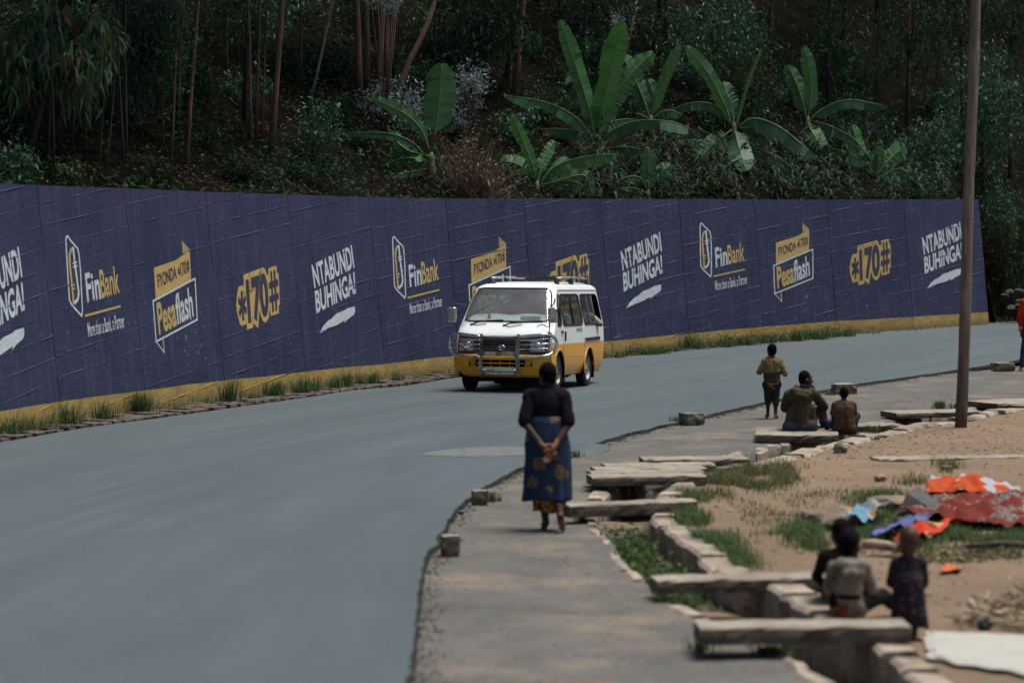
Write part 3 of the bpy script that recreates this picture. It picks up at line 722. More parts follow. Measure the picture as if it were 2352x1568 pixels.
def sidx(s): return min(range(ns), key=lambda i: abs(SS[i] - s))
WIN = [(sidx(.38), sidx(.90)), (sidx(1.02), sidx(2.5)), (sidx(2.62), sidx(4.0))]
def is_open(i, j):
    if L_WB <= i < L_WT and 3 <= j < nf - 4: return True
    if L_SB <= i < L_ST:
        for a, c_ in WIN:
            if i_s + a <= j < i_s + c_: return True
            if i_l + (ns - 1 - c_) <= j < i_l + (ns - 1 - a): return True
        if i > L_SB and nf + ns + 2 <= j < nf + ns + 6: return True
    return False
vv = [list(p) for r in RP for p in r]
def archd(p): return min(math.hypot(p[1] - a, p[2] - ARCH_Z) for a in AX)
isside = lambda j: (j >= nf - 2 and j <= nf + ns) or j >= i_l - 1 or j <= 1
for idx, p in enumerate(vv):
    if not isside(idx % NR): continue
    for a in AX:
        d = math.hypot(p[1] - a, p[2] - ARCH_Z)
        if ARCH_R - .045 < d < ARCH_R + .03:
            p[1] = a + (p[1] - a) * ARCH_R / d; p[2] = ARCH_Z + (p[2] - ARCH_Z) * ARCH_R / d
mb = MB(); mb.v = [tuple(p) for p in vv]
for i in range(len(RG) - 1):
    for j in range(NR):
        if is_open(i, j): continue
        q = (i * NR + j, i * NR + (j + 1) % NR, (i + 1) * NR + (j + 1) % NR, (i + 1) * NR + j)
        if isside(j) and all(archd(vv[k]) <= ARCH_R + .004 for k in q): continue
        mb.f.append(q); mb.m.append(1 if i < L_PAINT else 0)
mb.f.append(tuple((len(RG) - 1) * NR + j for j in range(NR))); mb.m.append(0)
body = obj('body', mb, [V_white, V_yel, V_int, V_int], van, smooth=True, fixn=True)
ms_ = body.modifiers.new('shell', 'SOLIDIFY'); ms_.thickness = .018; ms_.offset = -1; ms_.material_offset = 2; ms_.material_offset_rim = 2
md = body.modifiers.new('edge', 'EDGE_SPLIT'); md.split_angle = R(38)
# floor, wheel wells, underside
mb = MB(); mb.box((0, 2.15, .30), (1.55, 4.0, .10)); mb.box((0, 2.2, .2), (.5, 3.4, .14)); mb.box((0, .35, .24), (1.3, .35, .12))
mb.tube([(-.6, AX[1], .3), (.6, AX[1], .3)], .055, 8); mb.tube([(.3, 1.4, .19), (.3, 3.8, .19)], .035, 8); mb.box((0, .9, .2), (1.2, .1, .1)); mb.ell((0, AX[1], .3), (.14, .12, .13))
obj('underbody', mb, V_dark, van)
for a in AX:
    for s_ in (-1, 1):
        mb = MB(); rows = []
        for q in range(13):
            th = math.pi * (q / 12 * 1.16 - .08); rows.append([(s_ * x, a + math.cos(th) * (ARCH_R - .01), ARCH_Z + math.sin(th) * (ARCH_R - .01)) for x in (.855, .7, .55)])
        mb.grid(rows); obj('wheel_well', mb, V_dark, van)
        mb = MB(); pts = []
        for q in range(17):
            th = math.pi * (q / 16 * 1.10 - .05); pts.append((s_ * .862, a + math.cos(th) * (ARCH_R + .012), ARCH_Z + math.sin(th) * (ARCH_R + .012)))
        mb.tube(pts, .022, 6, flat=.6); obj('wheel_arch', mb, V_yel, van, smooth=True)
# wheels
def wheel(x, y):
    sg = 1 if x > 0 else -1
    mb = MB(); prof = [(-.085, .20), (-.09, .27), (-.075, .312), (-.05, .325), (.05, .325), (.075, .312), (.09, .27), (.085, .20)]; rows = []
    for q in range(37):
        th = 2 * math.pi * q / 36; rows.append([(x + d, y + math.cos(th) * r * (1 + (.006 if q % 2 and r > .32 else 0)), .325 + math.sin(th) * r) for d, r in prof])
    mb.grid(rows); w = obj('wheel', mb, V_rub, van, smooth=False)
    mb = MB(); prof = [(.083, .205), (.07, .195), (.03, .175), (.02, .15), (.05, .12), (.062, .09), (.05, .05), (.075, .045), (.08, .0)]; rows = []
    for q in range(25):
        th = 2 * math.pi * q / 24; rows.append([(x + sg * d, y + math.cos(th) * r, .325 + math.sin(th) * r) for d, r in prof])
    mb.grid(rows)
    for q in range(6):
        th = q * math.pi / 3; mb.ell((x + sg * .066, y + math.cos(th) * .075, .325 + math.sin(th) * .075), (.012, .011, .011), n=6, k=4)
    rim = obj('rim', mb, V_steel, w, smooth=True, fixn=True)
    mb = MB()
    for q in range(10):
        th = q * math.pi / 5; mb.ell((x + sg * .030, y + math.cos(th) * .158, .325 + math.sin(th) * .158), (.01, .02, .02), n=8, k=5)
    obj('rim_hole', mb, V_dark, rim)
for a in AX:
    for s_ in (-1, 1): wheel(s_ * .745, a)
for s_ in (-1, 1):
    mb = MB(); mb.box((s_ * .74, AX[1] + .46, .30), (.2, .012, .3)); obj('mud_flap', mb, V_rub, van)
    mb = MB(); mb.box((s_ * .75, AX[0] + .46, .28), (.2, .012, .30)); obj('mud_flap', mb, V_rustflap, van)
# glazing with rubber seals
def pane(name, i0, i1, js, mat, push=.0):
    mb = MB(); mb.grid([[vv[i * NR + j % NR] for j in js] for i in range(i0, i1 + 1)]); o = obj(name, mb, mat, van, smooth=True)
    loop = [vv[i0 * NR + j % NR] for j in js] + [vv[i * NR + js[-1] % NR] for i in range(i0 + 1, i1)] + [vv[i1 * NR + j % NR] for j in js[::-1]] + [vv[i * NR + js[0] % NR] for i in range(i1 - 1, i0, -1)]
    loop = [Vector(p) for p in loop]; n = len(loop); loop2 = loop[:]
    for _ in range(2): loop2 = [loop2[k] if (loop[k] - loop[k - 1]).length > .3 else (loop2[k - 1] + loop2[k] * 2 + loop2[(k + 1) % n]) / 4 for k in range(n)]
    mb = MB(); mb.tube(loop2 + [loop2[0], loop2[1]], .016, 6, cap=False); obj('seal', mb, V_rub, o, smooth=True); return o
pane('windscreen', L_WB, L_WT, list(range(3, nf - 3)), V_screen)
for q, (a, c_) in enumerate(WIN):
    for side in (0, 1):
        js = [i_s + k for k in range(a, c_ + 1)] if side == 0 else [i_l + (ns - 1 - k) for k in range(c_, a - 1, -1)]
        if side == 0 and q == 0: js_, i1 = js, L_SB + 1
        i1 = L_ST
        if q == 0 and side == 0:      # wound down driver-side style opening: only seal and a low strip of glass
            o = pane('window', L_SB, L_ST, js, V_glass); o.data.clear_geometry(); mb = MB(); mb.grid([[vv[i * NR + j] for j in js] for i in range(L_SB, L_SB + 2)]); me = mesh_of('window', mb, V_glass); o.data = me
        elif q == 2 and side == 0:
            o = pane('window', L_SB, L_ST, js, V_glass); mb = MB(); k2 = int(len(js) * .62); mb.grid([[vv[i * NR + j] for j in js[:k2 + 1]] for i in range(L_SB, L_ST + 1)]); o.data = mesh_of('window', mb, V_glass)
            mb = MB(); mb.tube([vv[i * NR + js[k2]] for i in range(L_SB, L_ST + 1)], .014, 5); mb.tube([Vector(vv[i * NR + js[k2 // 2 + 1]]) + Vector((.008, 0, 0)) for i in range(L_SB, L_ST + 1)], .010, 5); obj('window_bar', mb, V_steel, o)
        else:
            o = pane('window', L_SB, L_ST, js, V_glass)
            if q == 1:
                mb = MB(); k2 = len(js) // 2; mb.tube([Vector(vv[i * NR + js[k2]]) + Vector((.01 if side == 0 else -.01, 0, 0)) for i in range(L_SB, L_ST + 1)], .012, 5); obj('window_bar', mb, V_rub, o)
mb = MB(); mb.grid([[vv[i * NR + j] for j in range(nf + ns + 2, nf + ns + 7)] for i in range(L_SB + 1, L_ST + 1)]); obj('rear_window', mb, V_glass, van, smooth=True)
# door gaps
def sidept(s, z, out=.003, side=1):
    i = max(k for k in range(len(RG)) if RG[k][0] <= z); i = min(i, len(RG) - 2); f = (z - RG[i][0]) / (RG[i + 1][0] - RG[i][0]); j = max(k for k in range(ns) if SS[k] <= s); j = min(j, ns - 2); g = (s - SS[j]) / (SS[j + 1] - SS[j])
    a = [np.array(RP[q][i_s + w]) for q in (i, i + 1) for w in (j, j + 1)]
    p = (a[0] * (1 - g) + a[1] * g) * (1 - f) + (a[2] * (1 - g) + a[3] * g) * f; p[0] += out; p[0] *= side; return p
M_gap = simple('door_gap', (.02, .018, .015), .95)
for side in (1, -1):
    for line in ([(.965, 1.72), (.965, 1.3), (.975, 1.0), (.98, .75), (1.06, .62), (1.13, .45), (1.14, .3)], [(2.56, 1.72), (2.56, 1.2), (2.56, .82), (2.56, .72)], [(.22, .95), (.26, .80), (.3, .72)], [(1.2, .60), (1.8, .60), (2.55, .60)], [(3.5, .62), (3.8, .62), (4.08, .62)]):
        mb = MB(); mb.tube([sidept(s, z, .0, side) for s, z in line], .0045, 4); obj('door_seam', mb, M_gap if len(line) != 3 else V_yel, van)
    mb = MB(); pts = [sidept(s, 1.765, .004, side) for s in np.linspace(.3, 4.08, 30)]; mb.tube(pts, .011, 5); obj('rain_gutter', mb, V_white, van, smooth=True)
    mb = MB(); a = sidept(.88, 1.03, .012, side); mb.box(a, (.022, .10, .045)); obj('door_handle', mb, V_black, van, bev=.006)
    mb = MB(); a = sidept(1.12, .95, .012, side); mb.box(a, (.022, .05, .17)); obj('sliding_door_handle', mb, V_black, van, bev=.006)
    mb = MB(); mb.prism([sidept(2.62, .835, -.01, side), sidept(3.75, .845, -.01, side), sidept(3.75, .905, -.01, side), sidept(2.62, .895, -.01, side)], (side * .025, 0, 0)); obj('side_moulding', mb, V_black, van)
    mb = MB(); mb.prism([sidept(.36, 1.69, 0, side), sidept(.9, 1.69, 0, side), sidept(.9, 1.60, .03, side), sidept(.55, 1.58, .03, side), sidept(.30, 1.42, .02, side)], (side * .012, 0, 0)); obj('window_visor', mb, V_black, van, fixn=True)
# seating text on the sliding door
v_, f_ = text_geo('18 PLACES', .015); hi = v_.max(0); mb = MB(); o_ = sidept(2.0, 1.03, .004)
mb.v = [tuple(sidept(1.95 + x / hi[0] * .45, 1.02 + y / hi[1] * .062, .005)) for x, y in v_]; mb.f = f_; mb.m = [0] * len(f_); obj('seat_count_lettering', mb, V_black, van)
# grille panel, lamps, bumper
def frontY(x, z):
    i = max(k for k in range(len(RG)) if RG[k][0] <= z); i = min(i, len(RG) - 2); f = (z - RG[i][0]) / (RG[i + 1][0] - RG[i][0]); tf = RG[i][1] * (1 - f) + RG[i + 1][1] * f; hw = RG[i][2]; a = min(1, abs(x) / hw)
    return tf + .05 * a * a + .13 * a ** 9
def fpatch(x0, x1, z0, z1, out, nx=9, nz=3):
    return [[(x, frontY(x, z) - out, z) for x in np.linspace(x0, x1, nx)] for z in np.linspace(z0, z1, nz)]
mb = MB(); mb.grid(fpatch(-.82, .82, .655, .965, .006, 25, 5)); 
for z0, z1, o_ in ((.88, .955, .022), (.83, .865, .018), (.66, .70, .016)):
    g1 = fpatch(-.55, .55, z0, z1, o_, 13, 2); mb.grid(g1); mb.grid([g1[1], [(p[0], p[1] + .02, p[2]) for p in g1[1]]]); mb.grid([g1[0], [(p[0], p[1] + .02, p[2]) for p in g1[0]]])
gp = obj('grille', mb, V_black, van)
mb = MB()
for q in range(38):
    x = -.52 + q * .028; mb.tube([(x, frontY(x, .71) - .012, .705), (x + (.035 if q % 2 else -.03), frontY(x, .82) - .012, .825)], .004, 4)
for z in (.735, .775): mb.tube([(x, frontY(x, z) - .012, z) for x in np.linspace(-.53, .53, 9)], .005, 4)
obj('grille_mesh', mb, simple('grille_bars', (.05, .052, .058), .4), gp)
def ringtube(cx, cz, rx, rz, r, n=24, y=.0):
    return [(cx + rx * math.cos(2 * math.pi * k / n), y, cz + rz * math.sin(2 * math.pi * k / n)) for k in range(n + 1)]
ey = frontY(0, .77) - .03; mb = MB()
for cx, cz, rx, rz in ((0, .765, .062, .042), (0, .765, .022, .040), (0, .785, .045, .018)): mb.tube(ringtube(cx, cz, rx, rz, 0, 24, ey), .0065, 6)
obj('emblem', mb, V_chrome, gp, smooth=True)
for s_ in (-1, 1):
    mb = MB(); a, c_ = sorted((s_ * .50, s_ * .77)); g1 = fpatch(a, c_, .70, .90, .03, 7, 5); mb.grid(g1)
    hl = obj('headlight', mb, V_lens, van, smooth=True, fixn=True)
    mb = MB(); g2 = fpatch(a, c_, .70, .90, .008, 7, 5); mb.grid(g2); obj('reflector', mb, V_chrome, hl)
    mb = MB(); lp = [(p[0], p[1] - .002, p[2]) for p in g1[0]] + [(p[0], p[1] - .002, p[2]) for p in [r[-1] for r in g1][1:]] + [(p[0], p[1] - .002, p[2]) for p in g1[-1][::-1]][1:] + [(p[0], p[1] - .002, p[2]) for p in [r[0] for r in g1][::-1]][1:]
    mb.tube(lp, .009, 5); obj('headlight_rim', mb, V_black, hl)
    mb = MB(); mb.ell((s_ * .62, frontY(.62, .8) - .012, .8), (.07, .03, .065)); obj('lamp_bowl', mb, V_mirror, hl, smooth=True)
    mb = MB(); a, c_ = sorted((s_ * .78, s_ * .852)); mb.grid(fpatch(a, c_, .70, .90, .012, 6, 3)); obj('turn_signal', mb, V_lens, van, smooth=True)
    mb = MB(); a, c_ = sorted((s_ * .52, s_ * .85)); mb.grid(fpatch(a, c_, .625, .665, .016, 8, 2)); obj('marker_lens', mb, V_amber, van)
bumper = MB(); rows = []
sec = [(.27, .00), (.30, .045), (.40, .055), (.415, .07), (.58, .07), (.60, .085), (.635, .08), (.645, .0)]
def bypt(x, z, o): return (x, frontY(min(abs(x), .84) , min(max(z, .3), .62)) - o, z)
xsb = list(np.linspace(-.87, .87, 41)); 
gr = [[bypt(x, z, o) for z, o in sec] for x in xsb]
def bskip(i, j):
    x = (xsb[i] + xsb[i + 1]) / 2; return j == 3 and abs(x) < .58
gfine = []
for x in xsb:
    col = []
    for z, o in sec[:4]: col.append(bypt(x, z, o))
    for z in (.44, .56): col.append(bypt(x, z, .072))
    for z, o in sec[4:]: col.append(bypt(x, z, o))
    gfine.append(col)
bumper.grid(gfine, skip=lambda i, j: j == 4 and abs((xsb[i] + xsb[i + 1]) / 2) < .58)
for s_ in (-1, 1):
    bumper.grid([[bypt(s_ * .87, z, o) for z, o in sec], [(s_ * .885, .42, z) for z, o in sec]])
bp = obj('bumper', bumper, V_yel, van, smooth=False, fixn=True)
mb = MB(); mb.box((0, .06, .5), (1.2, .06, .14)); obj('bumper_opening', mb, V_dark, bp)
mb = MB(); mb.tube([bypt(x, .50, .06) for x in np.linspace(-.42, .42, 15)], .014, 6, flat=.7)
for x in (-.34, -.17, 0, .17, .34): mb.tube([bypt(x, .44, .055), bypt(x, .56, .055)], .006, 5)
obj('bumper_slat', mb, V_yel, bp)
for s_ in (-1, 1):
    for q in range(6):
        z = .452 + q * .019; mb = MB(); mb.tube([bypt(s_ * .44, z, .062), bypt(s_ * (.56 - .012 * (5 - q) * .5), z, .062)], .0085, 5); obj('vent_louvre', mb, V_yel, bp)
# number plate
mb = MB(); px0 = -.17; mb.box((.0, bypt(0, .36, .105)[1], .365), (.50, .012, .115)); pl = obj('number_plate', mb, V_white_pl, van, bev=.003)
def plate_text(s, x0, x1, z0, z1, mat, bold=.02):
    v_, f_ = text_geo(s, bold); lo, hi = v_.min(0), v_.max(0); y = bypt(0, .36, .105)[1] - .0085; m_ = MB()
    m_.v = [(x0 + (p[0] - lo[0]) / (hi[0] - lo[0]) * (x1 - x0), y, z0 + (p[1] - lo[1]) / (hi[1] - lo[1]) * (z1 - z0)) for p in v_]; m_.f = f_; m_.m = [0] * len(f_); obj('plate_lettering', m_, mat, pl)
plate_text('D 2274 A', -.13, .18, .332, .398, V_black, .025); plate_text('BU', -.225, -.18, .325, .345, V_black)
mb = MB(); mb.box((-.2, bypt(0, .36, .105)[1] - .0075, .395), (.045, .002, .022)); obj('plate_flag', mb, simple('plate_red', (.4, .03, .03), .5), pl)
# bull bar
bar = MB(); Yb = -.13
bx = .33; posts = []
bullbar = thing('bull_bar', None, None); bullbar.parent = van
for s_ in (-1, 1):
    mbp = MB(); prof = [(.02, .235), (-.06, .28), (-.115, .40), (-.135, .55), (-.13, .72), (-.11, .90), (-.085, 1.0)]
    rows = [[(s_ * bx + dx, y, z) for dx in (-.032, .032)] for y, z in prof]; mbp.grid(rows); mbp.grid([[(p[0], p[1] + .03, p[2]) for p in r] for r in rows], flip=True)
    for e_ in (0, 1): mbp.grid([[r[e_], (r[e_][0], r[e_][1] + .03, r[e_][2])] for r in rows])
    obj('post', mbp, V_rust, bullbar)
def btube(pts, r, mat=V_chrome, nm='bar'):
    m_ = MB(); m_.tube(catmull(pts, max(12, len(pts) * 6)), r, 8); obj(nm, m_, mat, bullbar, smooth=True)
for s_ in (-1, 1):
    btube([(s_ * .33, -.115, .955), (s_ * .6, -.08, .985), (s_ * .80, -.02, 1.0), (s_ * .905, .09, .965), (s_ * .955, .14, .88), (s_ * .95, .12, .76), (s_ * .90, .06, .68), (s_ * .78, -.05, .63), (s_ * .55, -.115, .61), (s_ * .33, -.13, .60)], .026)
    for z0, z1 in ((.895, .93), (.82, .845), (.745, .76)):
        btube([(s_ * .33, -.125, z0), (s_ * .6, -.10, z0 + .005), (s_ * .80, -.03, z1), (s_ * .93, .11, z1 - .005)], .010, nm='wire_bar')
btube([(-.33, -.11, .955), (-.1, -.125, .945), (.15, -.12, .95), (.33, -.11, .96)], .020, V_rust)
mb = MB(); 
gx = np.linspace(-.30, .30, 13); mb.grid([[(x, -.145 - .008 * math.sin(x * 21), z + .01 * math.sin(x * 13)) for x in gx] for z in (.625, .66, .70)]); mb.grid([[(x, -.12, z) for x in gx] for z in (.625, .70)], flip=True); obj('cross_plate', mb, V_chrome, bullbar)
btube([(-.31, -.15, .385), (-.1, -.155, .38), (.12, -.155, .383), (.31, -.15, .38)], .026)
# wipers, mirrors, roof bars
for x0, x1, z0 in ((-.62, -.05, 1.185), (-.02, .64, 1.175)):
    mb = MB(); mb.tube([(x0, frontY(x0, z0) - .03, z0 - .03), (x0 + .12, frontY(x0, z0) - .045, z0 + .01), ((x0 + x1) / 2, frontY(.2, z0 + .03) - .035, z0 + .035)], .011, 6); mb.tube([(x0 + .05, frontY(x0, z0 + .03) - .028, z0 + .03), (x1, frontY(x1, z0 + .05) - .028, z0 + .05)], .010, 5); mb.ell((x0, frontY(x0, z0) - .02, z0 - .035), (.025, .03, .025)); obj('wiper', mb, V_rub, van, smooth=True)
def mirror(cx, cy, cz, sgn, arm):
    mb = MB(); mb.box((cx, cy, cz), (.17, .09, .27)); mo = obj('mirror', mb, V_chrome if True else V_black, van, bev=.035, seg=3)
    mb = MB(); mb.box((cx, cy + .047, cz), (.14, .006, .235)); obj('mirror_glass', mb, V_mirror, mo)
    mb = MB(); mb.tube(arm, .012, 6); obj('mirror_arm', mb, V_black, mo, smooth=True)
mirror(.865, .22, 1.33, 1, [(.80, .24, 1.0), (.805, .2, 1.06), (.815, .2, 1.2), (.83, .22, 1.36), (.835, .22, 1.47), (.86, .3, 1.52), (.80, .62, 1.60)])
mirror(-.965, .30, 1.32, -1, [(-.93, .28, 1.22), (-.95, .28, 1.3), (-.95, .28, 1.48), (-.90, .36, 1.50), (-.79, .55, 1.49)])
mb = MB(); mb.ell((.80, .23, .99), (.05, .05, .05)); mb.tube([(.78, .22, 1.12), (.70, .18, 1.165), (.62, .17, 1.15), (.60, .17, 1.12)], .009, 5); obj('mirror_mount', mb, V_black, van, smooth=True)
for s_ in (-1, 1):
    mb = MB(); mb.tube([(s_ * .60, 1.55, 1.965), (s_ * .62, 2.4, 1.985), (s_ * .62, 3.3, 1.985), (s_ * .60, 3.85, 1.965)], .02, 8); rk = obj('roof_rail', mb, V_steel, van, smooth=True)
    for y in (1.55, 2.6, 3.85):
        mb = MB(); mb.box((s_ * .60, y, 1.915), (.07, .17, .11), taper=.55); obj('rail_foot', mb, V_black, rk, bev=.012)
    mb = MB(); mb.tube([(s_ * .58, 3.95, 1.86), (s_ * .60, 4.1, 1.80), (s_ * .70, 4.17, 1.72)], .009, 5); obj('rail_strap', mb, V_rub, rk)
mb = MB(); pp = [(x, 3.0, 1.985 + (.045 if q % 2 else .005)) for q, x in enumerate(np.linspace(-.28, .08, 9))]; mb.prism([(-.34, 2.98, 1.93)] + pp + [(.62, 3.0, 1.975), (.62, 3.0, 1.955), (.1, 2.98, 1.93)], (0, .06, 0)); obj('roof_crossbar', mb, V_black, van)
mb = MB(); mb.tube([(-.62, 3.3, 2.0), (.62, 3.3, 2.0)], .018, 6); obj('roof_crossbar', mb, V_black, van)
mb = MB(); mb.box((-.50, 1.22, 1.875), (.14, .06, .03)); mb.tube([(-.56, 1.2, 1.87), (-.46, 1.35, 1.91)], .008, 5); obj('roof_aerial', mb, V_black, van)
# cabin
mb = MB(); mb.box((0, .62, 1.12), (1.52, .40, .12)); db = obj('dashboard', mb, V_int, van, bev=.03)
mb = MB(); rows = [[(x, (.43 + k * .075 + .06 * (x / .8) ** 2), 1.205 + k * .026 + .012 * math.sin(x * 9 + k)) for x in np.linspace(-.73, .74, 24)] for k in range(6)]; mb.grid(rows); obj('dash_cover_reflection', mb, V_dash_refl, db, smooth=True)  # white cover sloped up to imitate the dash reflected in the windscreen
mb = MB(); mb.box((.38, .60, 1.285), (.36, .12, .05)); obj('dash_papers', mb, V_white_pl, db, bev=.01)
mb = MB(); cy_ = .95; mb.tube([(-.36 + .19 * math.cos(a), cy_ - .07 * math.sin(a), 1.22 + .15 * math.sin(a)) for a in np.linspace(0, 2 * math.pi, 25)], .014, 6); mb.tube([(-.36, cy_, 1.22), (-.36, .75, 1.12)], .02, 6); mb.tube([(-.54, cy_, 1.22), (-.18, cy_, 1.22)], .012, 5); obj('steering_wheel', mb, V_rub, van, smooth=True)
mb = MB(); mb.tube([(-.38, .62, 1.24), (-.38, .63, 1.36), (-.375, .62, 1.44)], [.035, .025, .008], 8); obj('pennant', mb, simple('orange_pennant', (.5, .12, .04), .8), db)
for y in (1.3, 2.15, 2.9, 3.6):
    for x in ((-.40, .40) if y < 2 else (-.5, 0, .5)):
        mb = MB(); mb.box((x, y, .72), (.44, .44, .14)); mb.box((x, y + .22, 1.05), (.44, .12, .62)); mb.box((x, y + .23, 1.42), (.24, .08, .16)); obj('seat', mb, V_seat, van, bev=.03)
mb = MB(); rows = [[(x * .92, y * .97 + .08, z - .03) for x, y, z in (RP[i][j] for j in list(range(i_s + 12, i_s + ns)))] for i in range(lv(.33), lv(1.14) + 1)]; mb.grid(rows); mb.grid([[(-p[0], p[1], p[2]) for p in r] for r in rows]); obj('inner_lining', mb, V_int, van)
mb = MB(); mb.box((.02, .83, 1.60), (.2, .03, .06)); obj('inner_mirror', mb, V_black, van, bev=.01)
mb = MB(); rows = [[(x, y, 1.80 - .05 * x * x) for y in (1.15, 2.5, 4.0)] for x in (-.62, -.3, 0, .3, .62)]; mb.grid(rows); obj('headlining', mb, V_int, van)
# ================================================================= PEOPLE
def skinmat(name, c):
    m, t, b = nt(name); k = ramp(t, noi(t, coords(t), 9, 4), [(.3, tuple(q * .8 for q in c)), (.7, tuple(q * 1.15 for q in c))]); t.links.new(k, b.inputs['Base Color']); b.inputs['Roughness'].default_value = .5; b.inputs['Specular IOR Level'].default_value = .22
    return m
SKIN = skinmat('dark_brown_skin', (.05, .025, .016)); PALM = skinmat('palm_skin', (.20, .085, .05)); HAIR = simple('short_black_hair', (.006, .005, .005), .95, bumpd=.006, bscale=60, spec=.05); EYE = simple('eye_white', (.45, .43, .4), .3)
def cloth(name, col, var=.3, scale=8, dark=None, dsc=3, rough=.95): return simple(name, col, rough, 0, var, scale, .006, 34, .05, dark, dsc)
def vlerp(a, b, k): return Vector(a) * (1 - k) + Vector(b) * k
def hand_prims(w, d, side, curl, s, nrm=(0, -1, 0)):
    w = Vector(w); d = Vector(d).normalized(); nrm = Vector(nrm); nrm = (nrm - d * nrm.dot(d)).normalized(); a = d.cross(nrm).normalized() * side
    pc = w + d * .045 * s; P = [('c', w, w + d * .02 * s, .024 * s, .026 * s)]
    for k in (-1.2, -.4, .4, 1.2): P.append(('c', w + d * .025 * s + a * k * .014 * s, w + d * .08 * s + a * k * .018 * s, .015 * s, .013 * s))
    for k, L in ((-1.35, .058), (-.45, .074), (.45, .08), (1.35, .068)):
        p0 = w + d * .08 * s + a * k * .018 * s; d1 = (d + nrm * curl * .6 + a * k * .10).normalized(); p1 = p0 + d1 * L * .5 * s; d2 = (d + nrm * curl * 1.6 + a * k * .08).normalized(); p2 = p1 + d2 * L * .5 * s
        P += [('c', p0, p1, .0098 * s, .009 * s), ('c', p1, p2, .009 * s, .0075 * s)]
    t0 = w + d * .025 * s + a * .026 * s; t1 = t0 + (d * .6 + a * .7 + nrm * .3).normalized() * .035 * s; P += [('c', t0, t1, .012 * s, .011 * s), ('c', t1, t1 + (d + a * .2 + nrm * .5).normalized() * .03 * s, .011 * s, .008 * s)]
    return P
def human(name, label, loc, rz, J, hs=1.0, th=1.0, shirt=None, pants=None, vox=.011, group=None, hands=(.4, .4), bald=False, ext=None, hairk=1.0, barefoot=True, handn=((0, -1, 0), (0, -1, 0)), skin=None, fem=1.0):
    root = thing(name, label, 'person', loc, rz, group); V_ = Vector
    j = {k: V_(v) for k, v in J.items()}; look = j['look'].normalized(); up = V_((0, 0, 1)); up = (up - look * up.dot(look) * .5).normalized(); rt = look.cross(up).normalized(); hd = j['head']
    rot = Matrix((rt, look, up)).transposed()
    P = [('e', hd + up * .015 * hs, (.074 * hs, .094 * hs, .10 * hs), rot), ('e', hd - up * .055 * hs + look * .03 * hs, (.052 * hs, .06 * hs, .058 * hs), rot), ('e', hd - up * .095 * hs + look * .055 * hs, (.026 * hs, .028 * hs, .022 * hs), rot),
         ('c', hd + look * .092 * hs - up * .005 * hs, hd + look * .112 * hs - up * .04 * hs, .010 * hs, .016 * hs), ('e', hd + look * .088 * hs - up * .068 * hs, (.026 * hs, .016 * hs, .012 * hs), rot), ('e', hd + look * .085 * hs + up * .025 * hs, (.05 * hs, .014 * hs, .012 * hs), rot)]
    for s_ in (-1, 1): P.append(('e', hd + rt * s_ * .078 * hs - look * .01 * hs - up * .02 * hs, (.012 * hs, .022 * hs, .032 * hs), rot))
    P += [('c', hd - up * .06 * hs - look * .02 * hs, j['neck'] - V_((0, 0, .03)), .050 * th, .056 * th), ('c', vlerp(j['sL'], j['sR'], .18), vlerp(j['sL'], j['sR'], .82), .068 * th, .068 * th),
          ('e', j['chest'], (.145 * th * fem, .10 * th, .15 * th)), ('c', j['chest'], j['belly'], .115 * th, .115 * th), ('c', j['belly'], j['pelvis'], .115 * th, .125 * th), ('c', j['hL'], j['hR'], .105 * th, .105 * th)]
    for s_ in 'LR':
        sg = -1 if s_ == 'L' else 1
        P += [('c', j['s' + s_], j['e' + s_], .052 * th, .040 * th), ('c', j['e' + s_], j['w' + s_], .040 * th, .026 * th), ('c', j['h' + s_], j['k' + s_], .085 * th, .055 * th), ('c', j['k' + s_], vlerp(j['k' + s_], j['a' + s_], .35), .054 * th, .056 * th), ('c', vlerp(j['k' + s_], j['a' + s_], .3), j['a' + s_], .056 * th, .034 * th)]
        P += [('c', j['a' + s_] - V_((0, 0, .015)), vlerp(j['a' + s_], j['t' + s_], .7) - V_((0, 0, .012)), .036 * th, .034 * th), ('c', vlerp(j['a' + s_], j['t' + s_], .6), j['t' + s_], .036 * th, .022 * th), ('e', j['a' + s_] - (j['t' + s_] - j['a' + s_]) * .2 - V_((0, 0, .02)), (.032 * th,) * 3)]
        d = j['w' + s_] - j['e' + s_]
        if hands is not None: P += hand_prims(j['w' + s_], d if ('f' + s_) not in j else j['f' + s_], sg, hands[0 if s_ == 'L' else 1], th, handn[0 if s_ == 'L' else 1])
    wr = [j['wL'], j['wR']]; ft = [j['aL'], j['aR']]
    pick = lambda c: 1 if (any((c - w).length < .16 * th and (c - w).dot((w - e_).normalized()) > 0.01 for w, e_ in zip(wr, (j['eL'], j['eR'])))) or any(c.z < a.z - .03 * th and (c - a).length < .2 for a in ft) else 0
    o = blob('body', P, [skin or SKIN, PALM], root, vox, 2, pick=pick)
    if not bald: blob('hair', [('e', hd + up * .028 * hs - look * .016 * hs, (.079 * hs * hairk, .092 * hs * hairk, .096 * hs * hairk), rot), ('e', hd - up * .02 * hs - look * .045 * hs, (.066 * hs * hairk, .055 * hs * hairk, .07 * hs * hairk), rot)], HAIR, root, .009, 2, .003, 60)
    for s_ in (-1, 1):
        m_ = MB(); m_.ell(hd + look * .079 * hs + rt * s_ * .03 * hs + up * .008 * hs, (.013 * hs,) * 3, n=8, k=6); obj('eye', m_, EYE, root, smooth=True)
